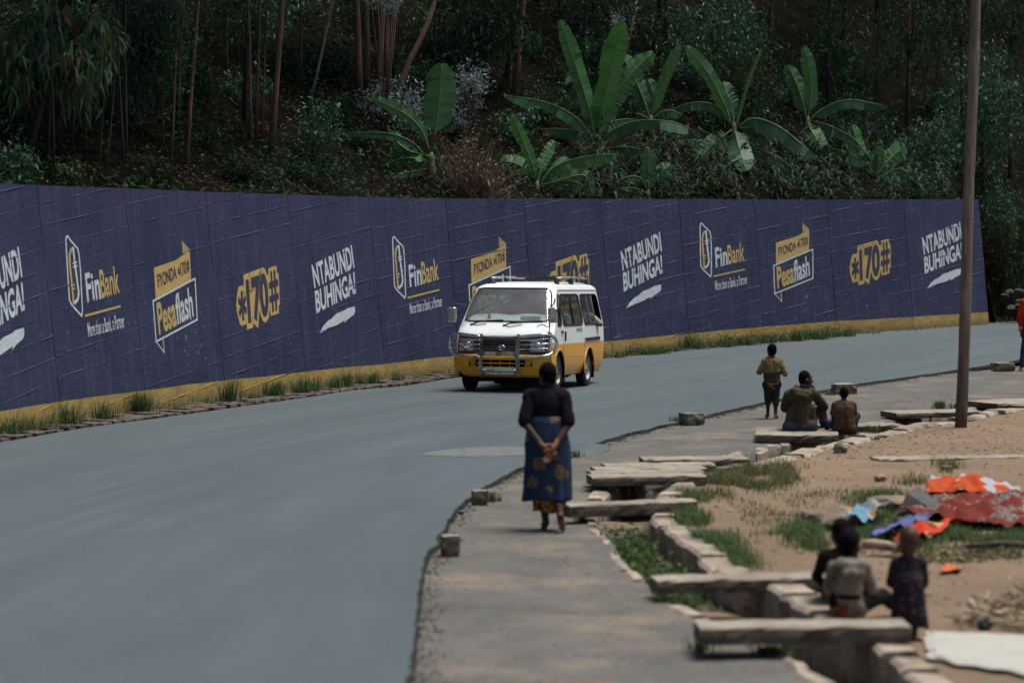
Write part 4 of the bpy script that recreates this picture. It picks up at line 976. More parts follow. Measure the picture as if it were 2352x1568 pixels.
    if shirt:
        mt, sl, inf, lowz, pk = shirt; g = inf
        Q = [('c', vlerp(j['sL'], j['sR'], .12), vlerp(j['sL'], j['sR'], .88), .066 * th + g, .066 * th + g), ('e', j['chest'], (.15 * th * fem + g, .11 * th + g, .16 * th + g)), ('c', j['chest'], j['belly'], .118 * th + g, .12 * th + g), ('c', j['neck'] - V_((0, 0, .035)), j['chest'], .06 * th + g, .1 * th)]
        bl = vlerp(j['belly'], j['pelvis'], lowz); Q += [('c', j['belly'], bl, .12 * th + g, .128 * th + g), ('c', bl - V_((.05 * th, 0, 0)), bl + V_((.05 * th, 0, 0)), .115 * th + g, .115 * th + g)]
        for s_ in 'LR':
            Q.append(('c', j['s' + s_], vlerp(j['s' + s_], j['e' + s_], min(1, sl)), .056 * th + g, .05 * th + g))
            if sl > 1: Q.append(('c', j['e' + s_], vlerp(j['e' + s_], j['w' + s_], sl - 1), .048 * th + g, .036 * th + g))
        Q += (ext or [])
        blob('shirt', Q, mt, root, vox, 2, .010, 16, pk)
    if pants:
        mt, ln, inf, pk = pants; g = inf; Q = [('c', j['hL'], j['hR'], .11 * th + g, .11 * th + g), ('c', j['pelvis'], vlerp(j['pelvis'], j['belly'], .5), .125 * th + g, .12 * th + g)]
        for s_ in 'LR':
            Q.append(('c', j['h' + s_], vlerp(j['h' + s_], j['k' + s_], min(1, ln)), .09 * th + g, .064 * th + g))
            if ln > 1: Q.append(('c', j['k' + s_], vlerp(j['k' + s_], j['a' + s_], ln - 1), .064 * th + g, .048 * th + g))
        blob('trousers', Q, mt, root, vox, 2, .008, 16, pk)
    return root
def printcloth(name, base, stops, scale=9, thr=.33, ring=True):
    m, t, b = nt(name); v = coords(t)
    n1 = N(t, 'ShaderNodeTexVoronoi'); n1.inputs['Scale'].default_value = scale; wv = N(t, 'ShaderNodeVectorMath'); wv.operation = 'ADD'
    nz = noi(t, v, 14, 3, .6, 1); sc_ = N(t, 'ShaderNodeVectorMath'); sc_.operation = 'SCALE'; sc_.inputs['Scale'].default_value = .09; t.links.new(nz, sc_.inputs[0]); t.links.new(v, wv.inputs[0]); t.links.new(sc_.outputs[0], wv.inputs[1]); t.links.new(wv.outputs[0], n1.inputs['Vector'])
    c = ramp(t, n1.outputs['Distance'], [(0, stops[1]), (thr * .45, stops[0]), (thr * .55, stops[1]), (thr, stops[0]), (thr + .03, base), (1, base)])
    c = mixc(t, ramp(t, noi(t, v, 5, 4), [(.3, .0), (.8, .45)]), c, tuple(k * .4 for k in base)); t.links.new(c, b.inputs['Base Color']); b.inputs['Roughness'].default_value = .9; b.inputs['Specular IOR Level'].default_value = .15
    return m
def loft(name, rings, mat, root, folds=9, amp=.02, seed=1, thick=.006):
    mb = MB(); rows = []; n = 56
    for (z, rx, ry, ox, oy) in rings:
        k = (rings[0][0] - z) / (rings[0][0] - rings[-1][0]); r = []
        for q in range(n + 1):
            a = 2 * math.pi * q / n; f = 1 + amp * k * (math.sin(folds * a + seed + 2 * k) + .6 * math.sin(folds * 1.7 * a + seed * 2)) + amp * .7 * mnoise.noise(Vector((math.cos(a) * 2, math.sin(a) * 2 + seed, z * 5)))
            r.append((ox + rx * f * math.cos(a), oy + ry * f * math.sin(a), z + .012 * k * math.sin(3 * a + seed)))
        rows.append(r)
    mb.grid(rows); o = obj(name, mb, mat, root, smooth=True, fixn=True); md = o.modifiers.new('solid', 'SOLIDIFY'); md.thickness = thick; return o
# --- the woman on the pavement
C_blk = cloth('black_knit', (.012, .010, .013)); C_wrap = printcloth('blue_wrap_print', (.020, .035, .070), [(.22, .14, .06), (.05, .035, .02)], 5.2, .30); C_under = printcloth('yellow_red_print', (.03, .022, .02), [(.42, .27, .03), (.30, .03, .02)], 22, .5)
g = gnd(1256, 1217, -.05)
J = dict(head=(.0, .03, 1.475), look=(-.62, .78, -.03), neck=(0, .01, 1.37), chest=(0, 0, 1.2), belly=(0, .01, 1.04), pelvis=(0, .01, .92), sL=(-.162, 0, 1.28), sR=(.162, 0, 1.28), eL=(-.212, -.08, 1.03), eR=(.205, -.08, 1.02), wL=(-.045, -.215, .83), wR=(.055, -.22, .80), fL=(.6, .05, -.5), fR=(-.45, -.05, -.8),
         hL=(-.085, .01, .88), hR=(.085, .01, .88), kL=(-.055, .06, .48), kR=(.075, .0, .47), aL=(-.01, .0, .085), aR=(.125, -.22, .16), tL=(-.03, .18, .02), tR=(.15, -.16, .03))
w_ = human('person', 'woman in black top and blue patterned wrap walking away on the pavement', tuple(g), 0, J, .96, 1.0, (C_blk, .93, .014, .35, None), None, .008, hands=(.5, .35), handn=((0, -1, .2), (0, -1, .3)), hairk=1.12)
loft('wrap_skirt', [(1.09, .165, .13, 0, .0), (1.03, .178, .14, 0, 0), (.93, .20, .165, .0, 0), (.82, .215, .175, 0, 0), (.7, .218, .175, 0, 0), (.56, .22, .172, 0, 0), (.42, .222, .17, .002, -.005), (.33, .228, .172, .006, -.015), (.295, .23, .172, .006, -.015)], C_wrap, w_, 7, .075)
loft('underskirt', [(.5, .16, .13, .02, -.01), (.35, .165, .135, .02, -.01), (.25, .16, .13, .025, -.02), (.19, .158, .13, .025, -.02)], C_under, w_, 6, .05, 3)
# --- boy walking away
C_tan = cloth('tan_fleece', (.165, .125, .068)); C_bro = cloth('brown_nylon', (.065, .042, .035), .2, 5, rough=.6); C_band = cloth('dark_ribbing', (.02, .018, .015)); C_yst = cloth('yellow_stripe', (.30, .21, .03)); C_shorts = cloth('dark_shorts', (.028, .024, .026))
g = gnd(1773, 960, -.04)
J = dict(head=(-.01, .0, 1.025), look=(-.5, .85, -.05), neck=(0, 0, .905), chest=(0, 0, .80), belly=(0, .01, .66), pelvis=(0, .01, .54), sL=(-.105, 0, .865), sR=(.105, 0, .865), eL=(-.19, .02, .70), eR=(.19, -.02, .68), wL=(-.10, .13, .84), wR=(.11, .13, .76), hL=(-.058, .01, .51), hR=(.058, .01, .51), kL=(-.06, .03, .30), kR=(.055, .0, .29), aL=(-.055, .06, .055), aR=(.05, -.04, .05), tL=(-.075, .17, .02), tR=(.10, .08, .015))
def pkj(c):
    if c.z < .555: return 3 if int((c.z - .40) / .017) % 2 else 2
    return 0 if c.z > .70 + .10 * c.x or abs(c.x) > .145 else 1
human('person', 'boy in tan and brown striped-hem jacket and dark shorts walking barefoot', tuple(g), 0, J, .86, .66, ([C_tan, C_bro, C_band, C_yst], 1.9, .016, 1.1, pkj), (C_shorts, 1.28, .016, None), .008, hands=(.6, .6), ext=[('c', (-.035, .0, .84), (-.035, .0, .55), .098, .092), ('c', (.035, .0, .84), (.035, .0, .55), .098, .092), ('c', (-.02, .02, .55), (.02, .02, .51), .10, .10)])
# --- man sitting on the slab
C_olive = cloth('olive_hoodie', (.052, .045, .028), .25, 6); C_navyb = cloth('navy_ribbing', (.03, .04, .075)); C_jean = cloth('faded_black_jeans', (.075, .068, .06), .4, 5, (.03, .028, .028), 4); C_scarf = cloth('black_scarf', (.01, .01, .011))
SEAT = gnd(1840, 988, .06); 
J = dict(head=(.065, .08, .70), look=(.93, .30, -.06), neck=(.02, .04, .575), chest=(.0, .02, .44), belly=(-.005, .0, .26), pelvis=(0, .02, .10), sL=(-.165, .0, .50), sR=(.175, .05, .50), eL=(-.20, .22, .30), eR=(.335, .20, .31), wL=(-.08, .42, .28), wR=(.30, .42, .30), hL=(-.10, .06, .10), hR=(.10, .06, .10), kL=(-.06, .46, .36), kR=(.31, .40, .34), aL=(-.06, .66, -.04), aR=(.40, .60, -.02), tL=(-.08, .80, -.09), tR=(.44, .74, -.09))
ext = [('c', (-.16, -.02, .05), (.13, -.03, .06), .10, .10), ('c', (-.14, -.02, .3), (-.19, -.04, .03), .06, .05), ('c', (.12, .0, .3), (.18, .0, .07), .07, .05)]
mn = human('person', 'man in olive hooded jacket sitting on the concrete slab looking right', tuple(SEAT), 0, J, .96, .98, ([C_olive, C_navyb], 1.9, .016, 1.0, lambda c: 1 if (c.z < .075 + .1 * abs(c.x) and c.y < .25) else 0), (C_jean, 1.95, .012, None), .010, ext=ext, hairk=1.0, hands=(.5, .5))
blob('hood', [('c', (-.11, -.055, .545), (.09, -.075, .50), .055, .055), ('c', (-.06, -.09, .49), (.06, -.10, .465), .055, .05), ('c', (.09, -.075, .5), (.14, -.01, .56), .045, .035), ('c', (-.11, -.055, .545), (-.07, .0, .60), .04, .035)], C_olive, mn, .009, 2, .008, 18)
blob('scarf', [('c', (.02, .0, .585), (.14, .05, .575), .055, .05), ('c', (.14, .05, .575), (.16, .02, .50), .045, .035)], C_scarf, mn, .009, 2, .005, 20)
# --- boy sitting beside him
C_brown = cloth('brown_tshirt', (.075, .045, .03), .3, 6); C_blue = cloth('blue_shorts', (.025, .04, .075), .4)
g2 = gnd(1938, 989, .06)
J = dict(head=(.0, .02, .515), look=(-.12, .99, -.02), neck=(0, 0, .40), chest=(0, -.005, .31), belly=(0, .0, .18), pelvis=(0, .01, .075), sL=(-.115, 0, .355), sR=(.115, 0, .355), eL=(-.145, .04, .205), eR=(.14, .06, .21), wL=(-.13, .10, .07), wR=(.10, .20, .12), hL=(-.06, .03, .07), hR=(.06, .03, .07), kL=(-.20, .22, .09), kR=(.19, .16, .19), aL=(-.19, .30, -.05), aR=(.16, .14, -.08), tL=(-.2, .4, -.08), tR=(.18, .24, -.10))
human('person', 'small boy in brown t-shirt sitting beside the man on the slab', tuple(g2), 0, J, .78, .70, (C_brown, .7, .016, 1.1, None), (C_blue, 1.0, .018, None), .008, hands=(.3, .3), ext=[('c', (-.045, -.01, .30), (-.05, -.02, .06), .098, .10), ('c', (.045, -.01, .30), (.05, -.02, .06), .098, .10), ('c', (-.07, -.02, .05), (.08, -.02, .04), .09, .09)])
# --- children in the foreground
C_grey = cloth('grey_hoodie', (.23, .20, .165), .25, 4, (.06, .05, .045), 6); C_dk = cloth('black_jumper', (.014, .013, .014)); C_flor = printcloth('dark_floral_dress', (.014, .012, .018), [(.10, .03, .04), (.10, .09, .08)], 24, .26)
kx = at(1952, 1440, 17.1); kz = .07
J = dict(head=(.0, .03, .50), look=(.55, .83, -.12), neck=(-.01, .0, .385), chest=(-.015, .0, .29), belly=(-.01, .0, .16), pelvis=(0, .02, .06), sL=(-.108, 0, .34), sR=(.105, .03, .335), eL=(-.15, .05, .18), eR=(.165, .09, .17), wL=(-.09, .22, .10), wR=(.16, .25, .12), hL=(-.06, .03, .07), hR=(.07, .04, .07), kL=(.02, .28, .17), kR=(.26, .22, .11), aL=(.05, .42, .0), aR=(.36, .34, .02), tL=(.08, .5, -.02), tR=(.44, .4, .0))
kd = human('person', 'child in grey hooded top sitting on the drain wall behind the nearest slab', (kx[0], kx[1], kz), 0, J, 1.0, .68, ([C_grey, C_dk, cloth('orange_print', (.20, .07, .03))], 1.9, .018, 1.1, lambda c: 2 if (c.z < .09 and -.12 < c.x < -.02 and c.y < 0) else (1 if (.12 < c.z < .16 and abs(c.x + .02) < .09 and c.y < -.03) else 0)), (C_dk, 1.9, .014, None), .009)
blob('hood', [('c', (-.07, -.06, .365), (.07, -.06, .36), .055, .055), ('c', (-.03, -.09, .31), (.05, -.09, .31), .05, .045), ('c', (.07, -.05, .36), (.09, .02, .39), .035, .03)], C_grey, kd, .009, 2, .008, 18)
kx2 = at(1924, 1430, 17.75)
J2 = dict(J); J2.update(look=(-.3, .95, 0), head=(.02, .03, .50), kR=(.12, .3, .17), aR=(.14, .45, 0), tR=(.15, .54, -.01), eR=(.15, .1, .17), wR=(.1, .25, .12))
human('person', 'child in black top half hidden behind the child in the grey hood', (kx2[0], kx2[1], .07), 0, J2, .95, .54, (C_dk, 1.9, .014, 1.1, None), (C_dk, 1.9, .012, None), .011)
tx = at(2086, 1480, 16.42)
J = dict(head=(.0, .0, .665), look=(-.35, .93, -.1), neck=(0, 0, .55), chest=(0, 0, .46), belly=(0, .01, .33), pelvis=(0, .0, .24), sL=(-.085, 0, .51), sR=(.085, 0, .51), eL=(-.105, .04, .37), eR=(.105, .03, .37), wL=(-.06, .13, .31), wR=(.07, .12, .28), hL=(-.045, 0, .22), hR=(.045, 0, .22), kL=(-.045, .02, .13), kR=(.045, .01, .13), aL=(-.045, .0, .04), aR=(.045, .0, .04), tL=(-.05, .09, .015), tR=(.05, .09, .015))
td = human('person', 'toddler in dark floral dress standing beside the nearest slab', (tx[0], tx[1], .02), 0, J, .95, .56, (C_flor, .95, .014, .6, None), None, .008, bald=True)
loft('dress', [(.47, .10, .085, 0, 0), (.38, .108, .09, 0, 0), (.28, .118, .1, 0, 0), (.17, .125, .105, .005, 0), (.075, .132, .11, .008, 0)], C_flor, td, 6, .06, 5)
# --- man in red at the right edge
C_red = cloth('red_jacket', (.36, .030, .012), .2, 4); C_wh = cloth('white_trim', (.5, .46, .42)); C_jn = cloth('ripped_blue_jeans', (.04, .06, .10), .4, 4, (.012, .013, .016), 5)
g = gnd(2357, 850, -.04)
J = dict(head=(.12, .02, 1.60), look=(-.4, .9, 0), neck=(.12, .0, 1.47), chest=(.12, 0, 1.28), belly=(.12, 0, 1.08), pelvis=(.12, 0, .95), sL=(-.06, 0, 1.38), sR=(.30, 0, 1.38), eL=(-.14, .0, 1.08), eR=(.36, 0, 1.08), wL=(-.10, .03, .80), wR=(.36, .06, .80), hL=(.03, 0, .90), hR=(.21, 0, .90), kL=(-.03, .0, .48), kR=(.24, .05, .48), aL=(-.10, -.03, .08), aR=(.26, .10, .08), tL=(-.16, -.16, .02), tR=(.26, .24, .02))
human('person', 'person in red jacket and ripped jeans cut off by the right edge', tuple(g), 0, J, 1.0, 1.0, ([C_red, C_wh], 1.98, .014, .8, lambda c: 1 if (c.x < -.04 and (.838 < c.z < .856 or .866 < c.z < .882)) else 0), (C_jn, 1.9, .014, None), .012)
# --- people inside the minibus
bpy.context.view_layer.update(); VM = van.matrix_world.copy()
def seated(name, label, vx, vy, shirtmat, yaw=180, h=1.0, arm=None, look=(0, 1, 0)):
    p = VM @ Vector((vx, vy, .80))
    J = dict(head=(0, .06, .66), look=look, neck=(0, .02, .545), chest=(0, 0, .40), belly=(0, 0, .22), pelvis=(0, .02, .08), sL=(-.17, 0, .47), sR=(.17, 0, .47), eL=(-.21, .12, .24), eR=(.21, .12, .24), wL=(-.14, .34, .26), wR=(.14, .34, .26), hL=(-.09, .05, .06), hR=(.09, .05, .06), kL=(-.10, .42, .10), kR=(.10, .42, .10), aL=(-.1, .46, -.28), aR=(.1, .46, -.28), tL=(-.1, .58, -.33), tR=(.1, .58, -.33))
    if arm: J.update(arm)
    human(name, label, tuple(p), R(yaw) + van.rotation_euler[2], J, .95, .92, (shirtmat, .8, .014, 1.0, None), (C_dk, 1.9, .012, None), .016, group='people inside the minibus', hands=(.4, .4))
seated('person', 'driver behind the steering wheel of the minibus', -.38, 1.32, cloth('grey_shirt', (.10, .10, .11)), look=(.1, 1, -.05), arm=dict(wL=(-.16, .40, .36), wR=(.16, .40, .36)))
seated('person', 'front passenger of the minibus beside the open door window', .44, 1.34, cloth('dark_shirt', (.05, .04, .05)), look=(.3, .9, 0))
seated('person', 'passenger in pale blue shirt at the sliding door window', .52, 2.0, cloth('pale_blue_shirt', (.30, .36, .45)))
seated('person', 'passenger in the middle row beside the minibus window bar', .46, 2.75, cloth('rust_shirt', (.22, .08, .05)))
seated('person', 'passenger leaning a bare arm out of the rear side window', .56, 3.75, cloth('plaid_shirt', (.30, .25, .22), .5, 30), arm=dict(eL=(-.36, .05, .32), wL=(-.27, .26, .34)), look=(-.4, .9, 0))
# ================================================================= HILLSIDE AND WOOD
d0 = unit(JT[1] - JT[0]); PATH = [JT[0] - d0 * 14, JT[0] - d0 * 6] + JT[:-1] + [JT[-1] * .97 + JT[-2] * .03]
e = JP[-1]
BANK = [e + np.array((.55, .9, 0)), e + np.array((2.2, 1.7, 0)), e + np.array((6, 2.6, 0)), e + np.array((12, 3.2, 0)), e + np.array((30, 4, 0))]
PTH = np.array([p[:2] for p in PATH] + [p[:2] for p in BANK]); PZ = np.array([p[2] - .22 for p in PATH] + [.3] * len(BANK)); PK = np.array([0.] * len(PATH) + [1.] * len(BANK))
PS = np.concatenate([[0], np.cumsum(np.linalg.norm(np.diff(PTH, axis=0), axis=1))])
PN = []
for i in range(len(PTH)):
    d = PTH[min(i + 1, len(PTH) - 1)] - PTH[max(i - 1, 0)]; d /= np.linalg.norm(d); PN.append((-d[1], d[0]))
PN = np.array(PN)
def hill_pt(s, w):
    s = np.asarray(s, float); w = np.asarray(w, float)
    p = np.stack([np.interp(s, PS, PTH[:, 0]), np.interp(s, PS, PTH[:, 1])], -1); n = unit(np.stack([np.interp(s, PS, PN[:, 0]), np.interp(s, PS, PN[:, 1])], -1))
    k = np.interp(s, PS, PK); z0 = np.interp(s, PS, PZ)
    q = p + n * (w + .25)[..., None]
    zw = z0 + .60 * w + .1 * np.sin(q[..., 0] * 1.3 + q[..., 1] * .7) * np.minimum(1, w) + .06 * np.sin(q[..., 0] * 3.1 - q[..., 1] * 2.3) * np.minimum(1, w)
    zb = z0 + 2.3 * sstep(0.3, 2.0, w) + .6 * np.maximum(0, w - 1.2)
    return np.concatenate([q, (zw * (1 - k) + zb * k)[..., None]], -1)
def hp(x, w):
    lo, hi = 0., PS[-1]
    for _ in range(40):
        s = (lo + hi) / 2
        if proj(hill_pt(s, w))[0] < x: lo = s
        else: hi = s
    return hill_pt(s, w)
def hpxy(x, y):
    lo, hi = .0, 14.
    for _ in range(30):
        w = (lo + hi) / 2
        if proj(hp(x, w))[1] > y: lo = w
        else: hi = w
    return hp(x, w), w
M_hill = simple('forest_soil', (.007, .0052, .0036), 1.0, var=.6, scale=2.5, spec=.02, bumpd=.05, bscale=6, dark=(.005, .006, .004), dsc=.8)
ss = np.linspace(0, PS[-1], 150); ww = np.concatenate([np.linspace(0, 3, 22), np.linspace(3.3, 12, 26), np.linspace(13, 60, 14)])
mb = MB(); mb.grid(hill_pt(ss[:, None] + 0 * ww[None], ww[None] + 0 * ss[:, None]).tolist())
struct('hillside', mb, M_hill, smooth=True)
M_litter = leafmat('dead_leaves', [(.02, .012, .008), (.045, .026, .018), (.012, .008, .006), (.095, .06, .042), (.03, .018, .013), (.19, .135, .095), (.02, .013, .009)], .9, .03, .1)
M_ucov = leafmat('undergrowth_leaves', [(.010, .028, .014), (.02, .052, .024), (.032, .07, .024), (.012, .036, .02)], .6, .12)
S1_ = PS[len(PATH) - 1]
n = 44000; s = rng.uniform(3, S1_ + 2, n); w = 9.5 * rng.random(n) ** 1.2
msk = np.array([mnoise.noise(Vector((a * .5, c_ * .7, 0))) + .6 * mnoise.noise(Vector((a * 1.7, c_ * 2, 5))) for a, c_ in zip(s, w)])
k = rng.random(n) < np.clip(.55 + msk * 1.1, .12, 1); P = hill_pt(s[k], w[k]) + np.array((0, 0, .05))
D = rng.normal(size=(len(P), 3)) * np.array((1, 1, .45)); D[:, 2] += .1
tag(leaves('leaf_litter', P, D, rng.uniform(.07, .17, len(P)), rng.uniform(.02, .045, len(P)), M_litter), 'brown dead leaves strewn over the wooded slope', 'leaf litter', kind='stuff')
n = 62000; s = rng.uniform(2, PS[-1] - 10, n); w = 8.5 * rng.random(n) ** 1.3
msk = np.array([mnoise.noise(Vector((a * .45 + 30, c_ * .6, 9))) + .5 * mnoise.noise(Vector((a * 1.6, c_ * 1.8, 15))) for a, c_ in zip(s, w)])
k = msk > -.28; P = hill_pt(s[k], w[k]); P[:, 2] += rng.random(len(P)) ** 1.5 * .6 * np.clip(msk[k] * 3 + .4, .2, 1)
D = rng.normal(size=(len(P), 3)) + np.array((0, -.3, .3))
tag(leaves('undergrowth', P, D, rng.uniform(.07, .18, len(P)), rng.uniform(.03, .06, len(P)), M_ucov), 'low dark green undergrowth covering the slope above the wall', 'undergrowth', kind='stuff')

def barkmat(name, c, d, rough=.85):
    m, t, b = nt(name); v = coords(t, 'Object', (6, 6, .8))
    k = ramp(t, noi(t, v, 2.2, 6, .65), [(.32, d), (.68, c)])
    k = mixc(t, ramp(t, noi(t, coords(t, 'Object'), 1.3, 4), [(.5, 0.0), (.7, .5)]), k, d)
    t.links.new(k, b.inputs['Base Color']); b.inputs['Roughness'].default_value = rough; bump(t, b, noi(t, v, 5, 6, .7), .7, .02); return m
M_bark = barkmat('eucalyptus_bark', (.17, .092, .058), (.05, .03, .022)); M_barkd = barkmat('dark_bark', (.04, .028, .022), (.018, .013, .011)); M_barkp = barkmat('pale_blue_bark', (.16, .19, .2), (.08, .1, .11))
M_euc = leafmat('eucalyptus_leaves', [(.012, .036, .022), (.024, .072, .04), (.04, .108, .05), (.019, .058, .037), (.062, .14, .058)], .45, .25)
M_eucl = leafmat('hanging_leaves', [(.025, .055, .036), (.045, .10, .055), (.07, .14, .06), (.034, .075, .055), (.12, .18, .06), (.05, .09, .075), (.17, .07, .03)], .45, .25)
M_blue = leafmat('blue_gum_leaves', [(.10, .14, .145), (.17, .225, .225), (.12, .185, .18), (.22, .275, .27), (.07, .095, .10)], .6, .3)
M_oliv = leafmat('olive_leaves', [(.04, .07, .02), (.07, .10, .028), (.03, .055, .02), (.11, .115, .03)], .5, .3)
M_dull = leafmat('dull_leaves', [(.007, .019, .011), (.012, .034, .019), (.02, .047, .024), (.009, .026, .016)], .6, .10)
def trunk(base, top, r0, r1, bend=.05, n=9):
    mb = MB(); base = np.array(base); top = np.array(top); pts = []; sd_ = random.uniform(0, 99)
    for i in range(n):
        k = i / (n - 1); q = base + (top - base) * k
        q = q + np.array((mnoise.noise(Vector((sd_, k * 3, 0))), mnoise.noise(Vector((sd_, k * 3, 7))), 0)) * bend * min(1, k * 4)
        pts.append(q)
    mb.tube(pts, [r0 * (1.25 if i == 0 else 1) + (r1 - r0) * i / (n - 1) for i in range(n)], 9); return mb
def crown(root, c, rad, n, L, mat, name='crown', clump=24, droop=.4, hang=.5, shell=.55, world=True, spread=.16):
    nc = max(3, n // clump); u = unit(rng.normal(size=(nc, 3))) * (rng.random((nc, 1)) ** shell)
    C = np.array(c) + u * np.array(rad)
    P = np.repeat(C, clump, 0) + rng.normal(size=(nc * clump, 3)) * spread * (max(rad) / .9) ** .35
    D = rng.normal(size=P.shape) + np.array((0, 0, -hang)); n2 = len(P)
    l = rng.uniform(.7, 1.3, n2) * L
    return leaves(name, P, D, l, l * rng.uniform(.26, .4, n2), mat, root, droop, tuple(-k for k in root.location) if world else (0, 0, 0)), C
TREES = [  # base x,y, top x,y (picture), width px, bark, label
 (622, 352, 655, 0, 15, 0, 'thick pinkish eucalyptus trunk left of the leaning pale one'), (427, 383, 466, 0, 11, 0, 'tall reddish eucalyptus trunk right of the dense crown'),
 (391, 366, 408, 140, 8, 0, 'thin brown trunk just left of the tall reddish one'), (408, 301, 420, 120, 6, 0, 'short slim trunk between two reddish trunks'),
 (374, 355, 370, 180, 6, 1, 'dark thin trunk under the edge of the dense crown'), (290, 369, 288, 230, 8, 1, 'straight dark trunk of the twin under the dense crown'),
 (287, 386, 276, 240, 6, 1, 'leaning dark trunk of the twin under the dense crown'), (238, 427, 258, 280, 5, 1, 'curved thin trunk rising at the wall top below the dense crown'),
 (226, 424, 238, 280, 4, 1, 'very thin straight stem left of the curved one'), (578, 342, 570, 60, 7, 0, 'leftmost slim trunk of the cluster beside the thick pinkish trunk'),
 (588, 318, 597, 40, 8, 0, 'middle trunk of the cluster beside the thick pinkish trunk'), (600, 328, 618, 40, 5, 0, 'rightmost slim trunk of the cluster beside the thick pinkish trunk'),
 (692, 219, 689, 0, 7, 1, 'dim trunk between the thick pinkish trunk and the pale leaning one'), (704, 250, 790, -10, 6, 2, 'pale blue slender trunk leaning to the right'),
 (109, 386, 121, 150, 6, 1, 'leftmost dark stem below the hanging leaves'), (126, 417, 122, 150, 5, 1, 'second dark stem below the hanging leaves'),
 (137, 338, 143, 150, 6, 1, 'third stem below the hanging leaves, slightly paler'), (165, 352, 172, 160, 6, 1, 'fourth dark stem below the hanging leaves'),
 (195, 372, 198, 170, 5, 1, 'last dark stem on the right below the hanging leaves'), (827, 215, 814, -10, 15, 0, 'left trunk of the reddish trio behind the blue grey shrub'),
 (842, 200, 838, -10, 14, 0, 'middle trunk of the reddish trio behind the blue grey shrub'), (866, 215, 884, -10, 17, 0, 'right trunk of the reddish trio behind the blue grey shrub'),
 (1181, 215, 1212, -10, 15, 0, 'thick straight trunk of the pair left of the tall banana'), (1160, 195, 1196, -10, 12, 1, 'darker trunk of the pair left of the tall banana'),
 (1898, 277, 1912, -10, 11, 1, 'dim broad trunk behind the rightmost upright banana'), (1937, 185, 1945, -10, 9, 1, 'dim brown trunk right of the broad one'),
 (2079, 339, 2093, -10, 7, 0, 'slim lit trunk left of the wooden pole'), (1730, 236, 1755, -10, 5, 1, 'thin dark trunk behind the rolled banana leaf'),
 (1774, 130, 1776, -10, 6, 1, 'short view of a dim trunk high behind the bananas'), (1335, 150, 1350, -10, 8, 1, 'dark trunk behind the tallest banana leaf'),
 (1440, 130, 1452, -10, 6, 1, 'dark thin trunk right of the tallest banana leaf'), (2150, 250, 2165, -10, 6, 1, 'dark thin trunk just left of the wooden pole'),
 (520, 200, 524, -10, 6, 1, 'dim trunk high on the slope between reddish trunk and cluster'), (1000, 160, 1003, -10, 6, 1, 'dim trunk right of the curved reddish one')]
BARK = [M_bark, M_barkd, M_barkp]
for bx, by, tx, ty, wp, bk, lab in TREES:
    p, w = hpxy(bx, by); s_ = FPX / p[1]; r = wp / 2 / s_
    tp = at(tx, ty, p[1] + random.uniform(-.2, .3)); dirn = (tp - p) / max(.3, tp[2] - p[2])
    top = p + dirn * min(3.2, tp[2] - p[2]) + np.array((dirn[0] * .3, dirn[1] * .3, 1)) * 5.5
    top = p + (tp - p) + np.array((dirn[0] * .6, dirn[1] * .6, 1)) * random.uniform(4.5, 6.5)
    root = thing('eucalyptus_tree', lab, 'tree', tuple(p), 0, 'eucalyptus trees on the slope')
    obj('trunk', trunk(p - np.array((0, 0, .15)), top, r, r * .6, .07), BARK[bk], root, world=True, smooth=True)
    crown(root, top - np.array((0, 0, 1.2)), (1.7, 1.6, 1.7), 420, .40, M_dull, clump=12, spread=.35)  # unseen crown above the frame, made large and dense to shade the slope
p, w = hpxy(911, 232); root = thing('eucalyptus_tree', 'reddish trunk curving up to the right behind the blue grey shrub', 'tree', tuple(p), 0, 'eucalyptus trees on the slope')
mb = MB(); pp = [p - np.array((0, 0, .2))] + [at(x, y, p[1] + .1 * i) for i, (x, y) in enumerate([(911, 225), (938, 143), (962, 98), (979, 61), (992, 25), (999, -5), (1003, -120), (1010, -420)])]
mb.tube(pp, [.075, .07, .065, .062, .06, .058, .055, .05, .03], 9); obj('trunk', mb, M_bark, root, world=True, smooth=True)
crown(root, pp[-1], (1.3, 1.3, 1.8), 190, .34, M_dull, clump=10, spread=.3)
for i in range(46):                                    # deep in the wood, added at random to fill and darken it
    x = random.uniform(-60, 2400); w = random.uniform(5.5, 16); p = hp(x, w)
    root = thing('background_tree', 'slender dark tree standing deep in the wood behind the wall', 'tree', tuple(p), 0, 'trees deep in the wood')
    top = p + np.array((random.uniform(-.6, .6), random.uniform(-.4, .4), random.uniform(7, 11)))
    obj('trunk', trunk(p - np.array((0, 0, .2)), top, random.uniform(.04, .09), .03, .1, 7), M_barkd, root, world=True, smooth=True)
    crown(root, top - np.array((0, 0, 1.5)), (1.6, 1.6, 2.6), 260, .36, M_dull, clump=10, spread=.35)
